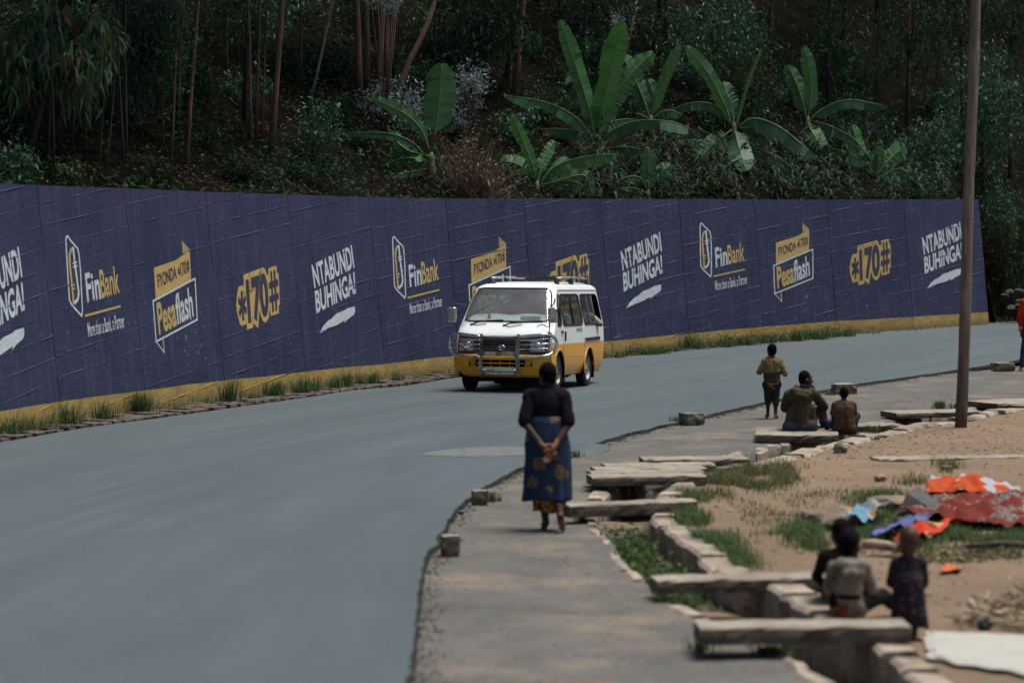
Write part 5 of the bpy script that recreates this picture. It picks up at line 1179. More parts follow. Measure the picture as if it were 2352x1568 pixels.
def leafy(name, label, cat, x, y, w, rx, ry, n, L, mat, droop=.4, hang=.4, clump=22, spread=.15, group=None, bark=None, branches=10, shell=.5, basew=None, depth=None):
    p = hp(x, w); s_ = FPX / p[1]; c = at(x, y, p[1]); rad = (rx / s_, (depth or (rx / s_) * .8), ry / s_)
    base = p if basew is None else hp(basew[0], basew[1])
    root = thing(name, label, cat, tuple(base), 0, group)
    o, C = crown(root, c, rad, n, L, mat, 'crown' if cat == 'tree' else 'foliage', clump, droop, hang, shell, spread=spread)
    mb = MB(); idx = list(range(len(C))); random.shuffle(idx); mid = (np.array(c) + base) / 2
    if cat == 'tree': mb.tube([base - np.array((0, 0, .2)), mid, np.array(c)], [.06, .05, .03], 8)
    for i in idx[:branches]:
        q = C[i]; a = (np.array(c) * .6 + mid * .4) if cat == 'tree' else base
        mb.tube([a, (a + q) / 2 + np.array((0, 0, .08)), q], [.018, .012, .006], 5)
    obj('trunk' if cat == 'tree' else 'stems', mb, bark or M_barkd, root, world=True, smooth=True); return root
leafy('leafy_tree', 'tree with long hanging leaves at the upper left corner', 'tree', 130, 130, 1.1, 150, 120, 2600, .17, M_eucl, .8, 1.1, 16, .12, branches=16, basew=(60, 1.3))
leafy('leafy_tree', 'dense dark green crown between hanging leaves and reddish trunk', 'tree', 335, 110, 1.9, 105, 150, 5200, .105, M_euc, .35, .2, 26, .13, branches=16, basew=(300, 2.1))
leafy('leafy_tree', 'leafy branches hanging in at the top above the trunk cluster', 'tree', 570, 20, 2.4, 110, 75, 1500, .12, M_euc, .5, .5, 22, .13, basew=(560, 2.6))
leafy('leafy_tree', 'dim leafy crown at the top between curved trunk and banana', 'tree', 1110, 60, 4.2, 110, 110, 1700, .15, M_dull, .5, .6, 16, .15, basew=(1110, 4.4))
leafy('leafy_tree', 'dark crown at the top above the tallest banana leaf', 'tree', 1430, 20, 4.6, 110, 70, 1100, .12, M_dull, .4, .4, 20, .14, basew=(1430, 4.8))
leafy('leafy_tree', 'dim green crown behind the two right bananas', 'tree', 1640, 70, 3.8, 140, 110, 2600, .12, M_euc, .5, .6, 20, .16, basew=(1640, 4.0))
leafy('leafy_tree', 'dark leafy tree rising behind the upright right banana', 'tree', 1905, 120, 3.2, 115, 160, 3000, .115, M_dull, .5, .5, 20, .15, basew=(1900, 3.4))
leafy('leafy_tree', 'dark crown high on the right beside the wooden pole', 'tree', 2090, 70, 3.8, 110, 120, 1700, .12, M_dull, .5, .5, 20, .15, basew=(2080, 4))
leafy('leafy_tree', 'dim crown in the upper right corner', 'tree', 2320, 50, 3.6, 90, 110, 1900, .12, M_dull, .5, .5, 20, .15, basew=(2320, 3.8))
leafy('leafy_tree', 'dim crown behind the upper end of the wooden pole', 'tree', 2210, 40, 4.6, 110, 110, 1700, .12, M_dull, .5, .5, 20, .15, basew=(2210, 4.8))
leafy('leafy_tree', 'bushy green tree right of the wooden pole', 'tree', 2255, 250, 2.0, 95, 165, 4800, .115, M_euc, .5, .5, 20, .14, basew=(2260, 2.2))
leafy('leafy_tree', 'lower green bush left of the wooden pole above the maize', 'tree', 2140, 350, 1.9, 80, 85, 1900, .11, M_euc, .5, .5, 20, .13, basew=(2140, 2.1))
for x, y, w, rx, ry, n, mt, lab in [(30, 385, .5, 55, 55, 1100, M_euc, 'round green shrub at the left end of the wall top'), (165, 392, .45, 50, 36, 420, M_oliv, 'yellowish green shrub above the second wall panel'),
    (470, 300, 1.9, 75, 45, 700, M_dull, 'dark shrub left of the trunk cluster'), (560, 390, .9, 90, 32, 900, M_dull, 'low spreading shrub above the first yellow number'), (720, 300, 1.6, 70, 75, 1300, M_euc, 'green shrub left of the blue grey leaves'),
    (700, 395, .8, 80, 40, 800, M_dull, 'dark shrub at the wall top left of the first banana'), (830, 335, 2.2, 55, 55, 800, M_dull, 'dark leafy shrub under the blue grey leaves'), (340, 400, .7, 55, 30, 450, M_dull, 'small dark shrub at the wall top under the dense crown'),
    (1245, 250, 3.0, 70, 70, 900, M_dull, 'dim shrub behind the arching banana leaf'), (1720, 220, 3.0, 60, 80, 1100, M_dull, 'dim shrub behind the rolled banana leaf'), (1990, 300, 2.4, 70, 70, 900, M_dull, 'dim shrub behind the right arching banana leaf'),
    (2300, 480, 1.0, 55, 75, 1500, M_euc, 'green shrub at the end of the wall beside the pole'), (2335, 610, .6, 40, 40, 500, M_dull, 'low weeds on the bank at the right edge')]:
    leafy('shrub', lab, 'shrub', x, y, w, rx, ry, n, .095, mt, .35, .1, 18, .11, 'shrubs along the wall top', branches=8)
for x, y, w, rx, ry, n, lab in [(905, 258, 2.9, 95, 72, 2100, 'blue grey shrub at the foot of the reddish trio'), (1082, 190, 2.5, 48, 55, 700, 'blue grey foliage right of the upright banana leaf'), (1050, 275, 2.6, 40, 60, 520, 'blue grey foliage behind the dry bush'),
    (885, 10, 2.6, 40, 22, 220, 'small blue grey spray at the top beside the reddish trio'), (1420, 45, 4.2, 60, 40, 160, 'faint blue grey spray above the bananas')]:
    leafy('blue_gum_shrub', lab, 'shrub', x, y, w, rx, ry, n, .10, M_blue, .1, -.4, 14, .09, 'blue grey young eucalyptus shrubs', branches=12, bark=M_bark)

for i in range(95):                                    # dark shrubs filling the slope
    x = random.uniform(-40, 2380); w = random.uniform(2.2, 9.5); p = hp(x, w); yy = proj(p + np.array((0, 0, .35)))[1]; q = random.uniform(45, 95)
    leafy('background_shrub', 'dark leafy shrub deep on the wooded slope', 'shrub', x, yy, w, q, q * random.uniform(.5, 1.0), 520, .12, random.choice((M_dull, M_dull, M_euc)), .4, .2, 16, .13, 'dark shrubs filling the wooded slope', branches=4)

# ---- dry bush
M_twig = simple('dry_twigs', (.10, .06, .04), .9, var=.4, scale=8); M_dryleaf = leafmat('dry_leaves', [(.20, .155, .095), (.10, .09, .05), (.28, .22, .15), (.06, .07, .035), (.16, .09, .04)], .7, .2)
p = hp(1082, .35); root = thing('dry_bush', 'dry twiggy brown bush with curled tan leaves at the wall top', 'bush', tuple(p))
mb = MB(); tips = []
for i in range(230):
    a = random.gauss(0, .5); q = random.gauss(0, .45); L = random.uniform(.6, 1.55)
    b0 = p + np.array((random.gauss(0, .22), random.gauss(0, .15), -.15)); d = np.array((math.sin(a), math.sin(q) * .7, math.cos(a))); d /= np.linalg.norm(d)
    m1 = b0 + d * L * .5 + rng.normal(size=3) * .05; e1 = b0 + d * L + rng.normal(size=3) * .09
    mb.tube([b0, m1, e1], [.008, .006, .003], 4); tips += [m1 + (e1 - m1) * random.random() for _ in range(3)]
obj('twigs', mb, M_twig, root, world=True)
tips = np.array(tips); leaves('foliage', tips, rng.normal(size=tips.shape) + np.array((0, 0, -.3)), rng.uniform(.05, .11, len(tips)), rng.uniform(.025, .05, len(tips)), M_dryleaf, root, .4, tuple(-k for k in root.location))

# ---- banana plants
def bananamat(name, c, rib):
    m, t, b = nt(name); uv = N(t, 'ShaderNodeUVMap'); uv.uv_map = 'leaf'; oi = N(t, 'ShaderNodeObjectInfo'); sp = N(t, 'ShaderNodeSeparateXYZ'); t.links.new(uv.outputs[0], sp.inputs[0])
    mp = N(t, 'ShaderNodeMapping'); mp.inputs['Scale'].default_value = (60, 1.2, 1); t.links.new(uv.outputs[0], mp.inputs[0])
    k = ramp(t, noi(t, mp.outputs[0], 1.0, 4, .6), [(.3, tuple(q * .68 for q in c)), (.7, tuple(q * 1.2 for q in c))])
    k = mixc(t, mth(t, 'MULTIPLY', oi.outputs['Random'], .4), k, (.05, .10, .085))
    k = mixc(t, ramp(t, mth(t, 'ABSOLUTE', sp.outputs[1]), [(.0, 1.0), (.07, 0.0)]), k, rib)
    k = mixc(t, ramp(t, mth(t, 'ADD', mth(t, 'ABSOLUTE', sp.outputs[1]), mth(t, 'MULTIPLY', noi(t, uv.outputs[0], 14, 4), .25)), [(1.06, 0.0), (1.1, .8)]), k, (.13, .09, .03))
    t.links.new(k, b.inputs['Base Color']); b.inputs['Roughness'].default_value = .5; b.inputs['Specular IOR Level'].default_value = .2
    tr = N(t, 'ShaderNodeBsdfTranslucent'); t.links.new(mixc(t, .5, k, (.10, .22, .03)), tr.inputs[0]); mx = N(t, 'ShaderNodeMixShader'); mx.inputs[0].default_value = .25
    t.links.new(b.outputs[0], mx.inputs[1]); t.links.new(tr.outputs[0], mx.inputs[2]); t.links.new(mx.outputs[0], t.nodes['Material Output'].inputs[0])
    return m
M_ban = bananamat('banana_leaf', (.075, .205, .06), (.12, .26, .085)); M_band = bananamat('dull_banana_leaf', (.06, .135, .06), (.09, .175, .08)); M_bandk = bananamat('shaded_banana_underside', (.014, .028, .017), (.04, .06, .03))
M_pet = simple('banana_stalk', (.085, .17, .06), .5, var=.3, scale=6); M_stem = simple('banana_stem', (.11, .12, .055), .7, var=.45, scale=4, dark=(.05, .035, .02), dsc=4)
def banana_leaf(root, pts, wpx, Y, mode, mat, pet=.14, torn=.5, dy=(0, 0), spear=False):
    n = 44; mid = catmull([at(x, y, Y + dy[0] + (dy[1] - dy[0]) * (i / (len(pts) - 1)) ** 1.5) for i, (x, y) in enumerate(pts)], n)
    T = unit(np.gradient(mid, axis=0)); Wm = wpx / (FPX / Y); view = unit(mid - np.array((0, 0, H)))
    S = unit(np.cross(view, T)); V, F, UV = [], [], []
    for side in (1, -1):
        i = int(pet * n); grp = None
        def prof(j):
            k = (j / (n - 1) - pet) / (1 - pet)
            return 0 if k <= 0 else min(1, (k / .16) ** .6) * (1 - max(0, (k - .72) / .28) ** 2.2 * .72) if k < 1 else .28
        while i < n - 1:
            g = min(random.choice((1, 2, 2, 3, 4)) if random.random() < torn else random.choice((5, 8, 11)), n - 1 - i); tilt = random.gauss(0, .22) * (1 if torn > .3 else .45); rag = random.uniform(.82, 1.06); sk = random.uniform(.0, .35) * torn
            o = len(V)
            for q in range(g + 1):
                j = i + q; hw = Wm / 2 * prof(j) * rag * (1 + .07 * mnoise.noise(Vector((j * .45, side * 9, Wm * 77))))
                if mode == 'a':
                    down = S[j] * side
                    up_ = down[2] > 0
                    if up_: d1 = down * .35 + view[j] * .75 + np.array((0, 0, -.15))
                    else: d1 = down * 1.25 + view[j] * (-.25 + tilt)
                else: d1 = S[j] * side + view[j] * ((.28 if mode == 'f' else -.45) + tilt)
                fr = q / max(1, g); sh = T[j] * hw * (.18 + sk * 0)
                if torn > .05 and g < 5: sh = sh + T[j] * hw * .10 * (1 - 2 * fr)
                for kk in (0, .5, 1.0):
                    sag = np.array((0, 0, -1)) * hw * kk * kk * (.22 if mode != 'f' else .05)
                    V.append(mid[j] + d1 * hw * kk + sh * kk + sag + view[j] * .03 * kk * mnoise.noise(Vector((j * .5, side * 3, Wm * 31))) + rng.normal(size=3) * .006 * kk); UV.append((j / n, side * kk))
            for q in range(g):
                for kk in range(2):
                    a = o + q * 3 + kk; F.append((a, a + 3, a + 4, a + 1))
            i += g
    mb = MB(); mb.v = [tuple(p) for p in V]; mb.f = F; mb.m = [0] * len(F)
    nb = len(mb.v); mb.tube([m_ - S[i] * 0 - view[i] * .004 for i, m_ in enumerate(mid)][::3], np.linspace(.022, .003, len(mid[::3])) * (1.0 if not spear else 1.8), 6, 1)
    me = mesh_of('leaf', mb, [mat, M_pet], smooth=True); lay = me.uv_layers.new(name='leaf')
    UV += [(0, 0)] * (len(mb.v) - nb)
    lay.data.foreach_set('uv', np.array([UV[l.vertex_index] for l in me.loops], np.float32).ravel())
    return link('leaf', me, root, tuple(-k for k in root.location))
def cA(x, y): return (746.5 + .3418 * x, .3418 * y)
def cB(x, y): return (1493 + .3652 * x, .3652 * y)
BAN = [
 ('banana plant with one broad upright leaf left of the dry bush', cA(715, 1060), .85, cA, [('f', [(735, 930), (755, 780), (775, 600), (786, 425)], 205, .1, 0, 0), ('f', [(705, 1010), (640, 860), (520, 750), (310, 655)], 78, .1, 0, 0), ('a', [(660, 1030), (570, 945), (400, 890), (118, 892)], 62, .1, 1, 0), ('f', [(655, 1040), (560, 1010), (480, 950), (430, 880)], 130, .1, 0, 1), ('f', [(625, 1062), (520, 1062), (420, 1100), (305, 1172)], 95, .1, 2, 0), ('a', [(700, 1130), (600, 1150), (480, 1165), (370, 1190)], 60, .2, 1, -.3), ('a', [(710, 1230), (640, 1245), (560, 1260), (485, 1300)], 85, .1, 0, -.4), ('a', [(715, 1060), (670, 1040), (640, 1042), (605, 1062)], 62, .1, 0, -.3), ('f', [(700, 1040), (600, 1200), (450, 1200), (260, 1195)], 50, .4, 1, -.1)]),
 ('tallest banana plant with three leaves spread upwards', cA(1835, 990), 1.9, cA, [('f', [(1815, 960), (1770, 720), (1680, 430), (1580, 135)], 120, .45, 0, 0), ('f', [(1832, 970), (1855, 760), (1925, 450), (2000, 145)], 165, .12, 0, -.2), ('f', [(1845, 960), (1890, 760), (2020, 540), (2205, 350)], 150, .95, 0, .1), ('b', [(1825, 960), (1790, 780), (1730, 620), (1640, 480)], 165, .6, 3, .3), ('a', [(1825, 985), (1700, 800), (1500, 690), (1205, 635)], 90, .25, 0, -.3), ('a', [(1800, 1010), (1720, 900), (1560, 862), (1200, 885)], 92, .3, 1, -.1), ('a', [(1840, 1000), (1915, 890), (2080, 812), (2320, 815), (2490, 880)], 100, .85, 1, -.3), ('a', [(1850, 1005), (1920, 990), (2020, 985), (2115, 1000)], 92, .8, 1, -.4), ('a', [(1850, 900), (1900, 830), (2000, 800), (2100, 800)], 80, .3, 1, .3)]),
 ('low banana plant right of the dry bush', cA(1425, 1250), .8, cA, [('f', [(1425, 1230), (1385, 1080), (1320, 920), (1255, 765)], 82, .15, 0, 0), ('a', [(1450, 1220), (1560, 1110), (1750, 1050), (1960, 1030)], 95, .25, 0, -.2), ('f', [(1415, 1200), (1340, 1130), (1260, 1090), (1180, 1085)], 120, .6, 0, .1), ('a', [(1410, 1255), (1300, 1240), (1200, 1255), (1110, 1310)], 92, .4, 0, -.3), ('f', [(1430, 1230), (1450, 1120), (1490, 1030), (1540, 945)], 80, .1, 0, .2), ('f', [(1440, 1230), (1500, 1180), (1570, 1100), (1640, 1060)], 60, .1, 0, .15), ('a', [(1440, 1250), (1560, 1220), (1660, 1215), (1735, 1245)], 90, .7, 1, -.2), ('f', [(1460, 1250), (1600, 1200), (1750, 1180), (1790, 1320)], 90, .9, 1, .0)]),
 ('dim banana plant standing behind between the two tallest ones', cA(2190, 805), 2.9, cA, [('f', [(2190, 800), (2240, 640), (2310, 460), (2385, 300)], 85, .2, 0, 0), ('f', [(2185, 800), (2130, 640), (2060, 480), (1990, 370)], 130, .15, 1, .2), ('f', [(2190, 800), (2205, 700), (2200, 620), (2170, 530)], 100, .1, 1, .1), ('a', [(2200, 800), (2260, 750), (2330, 740), (2400, 770)], 80, .1, 1, 0), ('a', [(2180, 800), (2120, 770), (2040, 760), (1960, 790)], 70, .2, 1, 0)]),
 ('small banana shoot with pointed leaf at the wall top', cA(2172, 1310), .5, cA, [('f', [(2172, 1290), (2172, 1190), (2175, 1100), (2178, 1005)], 105, .1, 0, 0), ('f', [(2175, 1290), (2200, 1210), (2260, 1150), (2325, 1105)], 100, .2, 0, .1), ('a', [(2165, 1280), (2120, 1195), (2020, 1190), (1870, 1265)], 75, .4, 1, -.1), ('a', [(2170, 1300), (2100, 1270), (2020, 1260), (1950, 1290)], 60, .3, 0, -.2)]),
 ('wide banana plant with a rolled spear leaf', cB(530, 800), 1.7, cB, [('f', [(515, 780), (460, 640), (360, 450), (228, 290)], 100, .25, 0, 0), ('s', [(540, 800), (580, 640), (640, 450), (697, 318)], 26, 0, 0, -.1), ('f', [(530, 790), (515, 690), (490, 600), (455, 515)], 105, .7, 1, .2), ('a', [(515, 790), (420, 665), (260, 645), (75, 715)], 72, .3, 1, .1), ('a', [(550, 800), (650, 742), (820, 800), (1045, 985)], 125, .6, 1, -.4), ('f', [(530, 800), (545, 870), (570, 960), (605, 1070)], 150, .7, 1, -.6), ('f', [(520, 810), (430, 880), (330, 970), (205, 1095)], 135, .6, 1, -.5), ('a', [(500, 830), (350, 880), (200, 885), (42, 930)], 66, .5, 1, -.2), ('a', [(560, 840), (670, 930), (790, 980), (935, 1085)], 95, .6, 1, -.3), ('a', [(560, 805), (620, 800), (680, 820), (745, 880)], 100, .4, 1, -.1), ('a', [(300, 800), (350, 830), (400, 850), (430, 870)], 60, .2, 1, .2)]),
 ('right banana plant with a bright upright half rolled leaf', cB(992, 760), 2.1, cB, [('f', [(992, 750), (1012, 600), (1005, 450), (970, 290)], 90, .05, 0, 0), ('f', [(985, 745), (960, 640), (920, 520), (865, 410)], 110, .6, 1, .2), ('a', [(1000, 760), (1090, 680), (1250, 625), (1485, 665)], 82, .3, 1, -.2), ('f', [(990, 755), (1010, 810), (1040, 860), (1075, 930)], 130, .6, 1, -.5), ('a', [(1010, 760), (1130, 790), (1280, 870), (1395, 1005)], 82, .5, 1, -.3), ('a', [(1000, 780), (1100, 910), (1230, 955), (1360, 1030)], 92, .6, 1, -.3), ('f', [(985, 790), (1000, 980), (1060, 1090), (1125, 1215)], 82, .5, 1, -.4), ('a', [(1000, 790), (1080, 1020), (1200, 1060), (1330, 1130)], 70, .8, 1, .1)]),
 ('last small banana plant at the right end above the wall', cB(1420, 1160), 1.2, cB, [('f', [(1428, 1150), (1430, 1070), (1435, 1000), (1442, 915)], 82, .1, 0, 0), ('f', [(1425, 1100), (1480, 1030), (1540, 970), (1605, 915)], 130, .4, 0, .1), ('f', [(1410, 1100), (1340, 980), (1300, 880), (1268, 785)], 82, .2, 0, .2), ('a', [(1430, 1130), (1540, 1085), (1650, 1130), (1745, 1215)], 76, .4, 1, -.2), ('f', [(1410, 1110), (1330, 1040), (1260, 960), (1220, 900)], 90, .5, 1, .1), ('a', [(1430, 1140), (1500, 1080), (1570, 1060), (1640, 1090)], 80, .3, 0, -.1)])]
for lab, bp, w, cf, lv in BAN:
    g = hp(bp[0], w); root = thing('banana_plant', lab, 'banana plant', tuple(g), 0, 'banana plants behind the wall'); Y = g[1]
    c = at(bp[0], bp[1], Y); low = g if g[2] < c[2] - .15 else c - np.array((0, 0, .5))
    mb = MB(); mb.tube([low - np.array((0, 0, .3)), (low + c) / 2, c, c + np.array((0, 0, .12))], [.1, .09, .065, .03], 10); obj('stem', mb, M_stem, root, world=True, smooth=True)
    for mode, pts, wp, torn, mi, dy in lv:
        sc_ = .3418 if cf is cA else .3652
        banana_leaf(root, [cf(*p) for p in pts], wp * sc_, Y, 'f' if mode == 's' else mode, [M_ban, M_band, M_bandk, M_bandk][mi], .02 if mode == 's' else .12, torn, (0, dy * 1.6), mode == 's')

# ---- maize behind the wall
M_maize = leafmat('maize_leaves', [(.022, .05, .035), (.035, .075, .045), (.05, .085, .055), (.03, .06, .045), (.10, .075, .04)], .6, .1); M_tas = simple('maize_tassel', (.14, .085, .05), .9)
def maize_mesh(i):
    mb = MB(); hgt = 1.0
    mb.tube([(0, 0, -.3), (0, 0, .5), (.02, 0, hgt)], [.014, .012, .006], 6)
    for j in range(11):
        z = -.05 + j * .095; a = random.uniform(0, 6.28); L = random.uniform(.45, .75); d = np.array((math.cos(a), math.sin(a), 0)); s_ = np.array((-d[1], d[0], 0)); rows = []
        for q in range(7):
            k = q / 6; wd = .038 * (1 - k ** 2.5) * min(1, .5 + k * 3); c = d * L * k * (1 - .25 * k) + np.array((0, 0, z + L * (.75 * k - 1.05 * k * k)))
            rows.append([c - s_ * wd, c + np.array((0, 0, -.012)), c + s_ * wd])
        mb.grid(rows)
    for j in range(6):
        a = random.uniform(0, 6.28); mb.tube([(.02, 0, hgt - .02), (.02 + .05 * math.cos(a), .05 * math.sin(a), hgt + .1), (.02 + .1 * math.cos(a), .1 * math.sin(a), hgt + .17)], [.004, .004, .003], 4, 1)
    return mesh_of('maize_plant', mb, [M_maize, M_tas])
MZ = [maize_mesh(i) for i in range(7)]
for i in range(150):
    x = random.uniform(1330, 2190); w = .15 + 2.0 * random.random() ** 1.3; p = hp(x, w); sc_ = random.uniform(.5, .85)
    tag(link('maize_plant', MZ[i % 7], None, tuple(p), (random.gauss(0, .08), random.gauss(0, .08), random.uniform(0, 6.28)), (sc_,) * 3), 'maize plant in the dense row behind the wall under the bananas', 'maize', 'maize plants behind the wall')
# ---- bank of rough stones at the right end of the road
M_bstone = simple('bank_stone', (.045, .04, .034), .9, var=.5, scale=4, bumpd=.02, dark=(.03, .025, .02), dsc=4)
sw = thing('bank_wall', 'dark rough stone wall at the foot of the bank beyond the road end', 'stone wall', tuple(BANK[0] + np.array((0, -.3, .3))))
for i in range(80):
    k = random.random(); j = i % 4; q = BANK[0] * (1 - k) + (BANK[0] + np.array((5.5, 2.0, 0))) * k + np.array((0, -.1 + .06 * j, .38 + .13 * j + .03 * random.random()))
    link('stone', rock_mesh('stone', (random.uniform(.1, .2), .12, .08), M_bstone, i, .3, 1), sw, tuple(q - np.array(sw.location)), (0, 0, random.uniform(0, 3)))
M_redsoil = leafmat('bank_grass', [(.10, .055, .03), (.07, .05, .025), (.03, .045, .02), (.13, .08, .045)], .9, .1)
n = 3500; s = rng.uniform(PS[len(PATH) - 1] + .2, PS[len(PATH) - 1] + 6, n); w = rng.uniform(.2, 2.2, n); P = hill_pt(s, w)
tag(blades('bank_grass', P, rng.uniform(.08, .3, n), M_redsoil, .8, .008), 'dry reddish grass on the bank beyond the end of the wall', 'grass', kind='stuff')
# ================================================================= SLABS, STONES, CLOTHS, SMALL THINGS
def slab(label, x0, y0, x1, y1, thick, depth, zb, name='concrete_slab', mat=None, jit=.007, rows=1, splits=0, yaw=None, group='concrete slabs bridging the drain'):
    a, c = gnd(x0, y0, zb), gnd(x1, y1, zb); c[1] = a[1] + (c[1] - a[1]); d = c - a; L = np.linalg.norm(d[:2]); ang = math.atan2(d[1], d[0])
    root = thing(name, label, 'slab', tuple(a), ang, group)
    for q in range(rows):
        dp = depth / rows; nx = max(6, int(L / .08)); mb = MB(); P = []
        def edge(x, y, z, s): return (x + random.uniform(-jit, jit) * .5, y + random.uniform(-jit, jit), z + random.uniform(-jit, jit) * .7)
        y0_ = q * dp + .006; y1_ = (q + 1) * dp - .006; sh = (random.uniform(-.06, .06) if rows > 1 else 0) + (.12 * q if rows > 1 and q else 0)
        for i in range(nx + 1):
            x = L * i / nx + sh
            P.append([edge(x, y0_, 0, 0), edge(x, y0_ - .004, thick * .5, 0), edge(x, y0_, thick - .012, 0), edge(x, y0_ + .014, thick, 0), edge(x, (y0_ + y1_) / 2, thick + .003, 0), edge(x, y1_ - .014, thick, 0), edge(x, y1_, thick - .012, 0), edge(x, y1_, 0, 0)])
        cuts = [0, nx] if not splits else [0, nx // 2, nx]
        for s0, s1 in zip(cuts, cuts[1:]):
            mb = MB(); mb.grid(P[s0:s1 + 1]); k = 8; n = s1 - s0; mb.f += [tuple(range(k)), tuple(range(n * k + k - 1, n * k - 1, -1))]; mb.m += [0, 0]
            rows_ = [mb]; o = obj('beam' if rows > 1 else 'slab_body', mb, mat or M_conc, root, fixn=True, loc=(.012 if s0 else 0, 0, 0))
    return root
slab('nearest long slab in front of the seated children', 1607, 1480, 2094, 1476, .115, .34, .06)
slab('pale topped slab just behind the seated children, second nearest', 1511, 1364, 1905, 1355, .105, .32, .02)
slab('narrow stained slab right beside the walking woman', 1308, 1189, 1602, 1176, .12, .26, .02)
slab('wide slab of parallel concrete beams over the drain', 1352, 1116, 1615, 1112, .10, 1.55, .03, rows=4)
slab('plain slab just behind the slab of parallel beams', 1478, 1071, 1722, 1069, .085, .42, .0)
slab('thick square slab that the man and boy sit on', 1735, 1014, 1926, 1016, .10, 1.15, -.04)
slab('low slab behind the sitting boy left of the wooden pole', 1885, 992, 2074, 990, .09, .45, -.03)
slab('cracked two-piece slab behind the wooden pole', 2059, 961, 2254, 956, .085, .55, -.02, splits=1)
slab('slab at the right edge over the drain', 2292, 938, 2440, 930, .08, .8, -.02)
slab('thin flat slab half sunk in the earth right of the grass', 2020, 1058, 2420, 1052, .02, .42, .03, jit=.008, group=None)
def stone(label, x, y, w, h, d=None, z=-.04, seed=0, mat=None, name='stone', box=True, rz=.2, group='stones along the road edge'):
    p = gnd(x, y, z); s_ = FPX / p[1]; W, Hh = w / s_, h / s_
    if box:
        b = bmesh.new(); bmesh.ops.create_cube(b, size=1); bmesh.ops.subdivide_edges(b, edges=b.edges, cuts=3, use_grid_fill=True)
        for v in b.verts:
            q = v.co * 1.0; k = (max(abs(q.x), abs(q.y), abs(q.z)) / max(q.length, 1e-6)); sp_ = q.lerp(q.normalized() * .6, .25); n_ = mnoise.noise(sp_ * 3 + Vector((seed * 5, 1, 0))) * .14 + mnoise.noise(sp_ * 8 + Vector((seed, 1, 5))) * .05
            v.co = Vector((sp_.x * (1 + n_) * W, sp_.y * (1 + n_) * (d or W * .8), (sp_.z * (1 + n_ * .6) + .48) * Hh))
        me = bpy.data.meshes.new(name); b.to_mesh(me); b.free(); me.materials.append(mat or M_stone)
    else: me = rock_mesh(name, (W / 2, (d or W * .7) / 2, Hh * .75), mat or M_stone, seed, .28, 3)
    o = link(name, me, None, (p[0], p[1], p[2] + (0 if box else Hh * .3)), (0, 0, rz)); return tag(o, label, 'stone', group)
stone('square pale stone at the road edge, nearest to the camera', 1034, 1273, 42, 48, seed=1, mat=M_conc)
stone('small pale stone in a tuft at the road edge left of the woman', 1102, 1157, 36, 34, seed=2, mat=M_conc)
stone('flat rough stone on the road edge left of the walking boy', 1588, 974, 48, 28, seed=3, rz=.5)
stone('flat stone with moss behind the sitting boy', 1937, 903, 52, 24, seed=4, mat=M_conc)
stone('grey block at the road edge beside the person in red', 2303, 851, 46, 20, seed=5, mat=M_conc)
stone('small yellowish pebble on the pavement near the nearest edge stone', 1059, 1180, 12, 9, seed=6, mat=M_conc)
stone('bluish grey rock lying beside the square slab', 1930, 1038, 36, 22, z=.02, seed=7, box=False, group='rocks on the earth')
stone('brown lump of earth on the open ground', 2022, 1102, 26, 14, z=.04, seed=8, mat=M_kerb, box=False, group='rocks on the earth')
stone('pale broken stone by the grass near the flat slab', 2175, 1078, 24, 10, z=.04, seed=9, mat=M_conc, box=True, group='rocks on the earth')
M_dgrey = simple('dark_slate', (.075, .072, .068), .85, var=.3, scale=5, bumpd=.01, bscale=14)
M_bould = simple('brown_boulder', (.17, .13, .095), .9, var=.35, scale=4, bumpd=.02, bscale=10)
stone('rounded brown boulder half buried left of the patterned cloths', 1912, 1206, 130, 42, d=.5, z=.03, seed=10, mat=M_bould, box=False, group='rocks on the earth')
stone('long low brown rock behind the dark angular stone', 2050, 1166, 120, 30, d=.4, z=.04, seed=11, mat=M_bould, box=False, group='rocks on the earth')
# dark angular stone propped on the cloths
p = gnd(2112, 1180, .04); s_ = FPX / p[1]; k = 1 / s_
A, B_, C_, D_, E_ = [np.array(q) for q in ((-56 * k, -.05, .0), (-28 * k, .0, 50 * k), (2 * k, .12, 62 * k), (58 * k, .02, 18 * k), (56 * k, -.06, -.02))]
mb = MB(); F1 = (2 * k, -.16, 30 * k); G1 = (-30 * k, -.10, -.03); H1 = (35 * k, -.12, -.03); back = (0, .35, 0)
pts = [A, B_, C_, D_, E_, F1, G1, H1]; bk = [(q[0] * .8, q[1] + .32, max(q[2] * .45, -.03)) for q in (A, B_, C_, D_, E_)]
mb.add([tuple(q) for q in pts] + bk, [(0, 1, 2, 5), (5, 2, 3, 4), (0, 5, 6), (5, 4, 7), (6, 5, 7), (0, 8, 9, 1), (1, 9, 10, 2), (2, 10, 11, 3), (3, 11, 12, 4), (8, 12, 11, 10, 9)])
tag(obj('angular_stone', mb, M_dgrey, None, fixn=True, loc=tuple(p), bev=.008), 'dark grey angular stone standing against the orange cloth', 'stone', 'rocks on the earth')
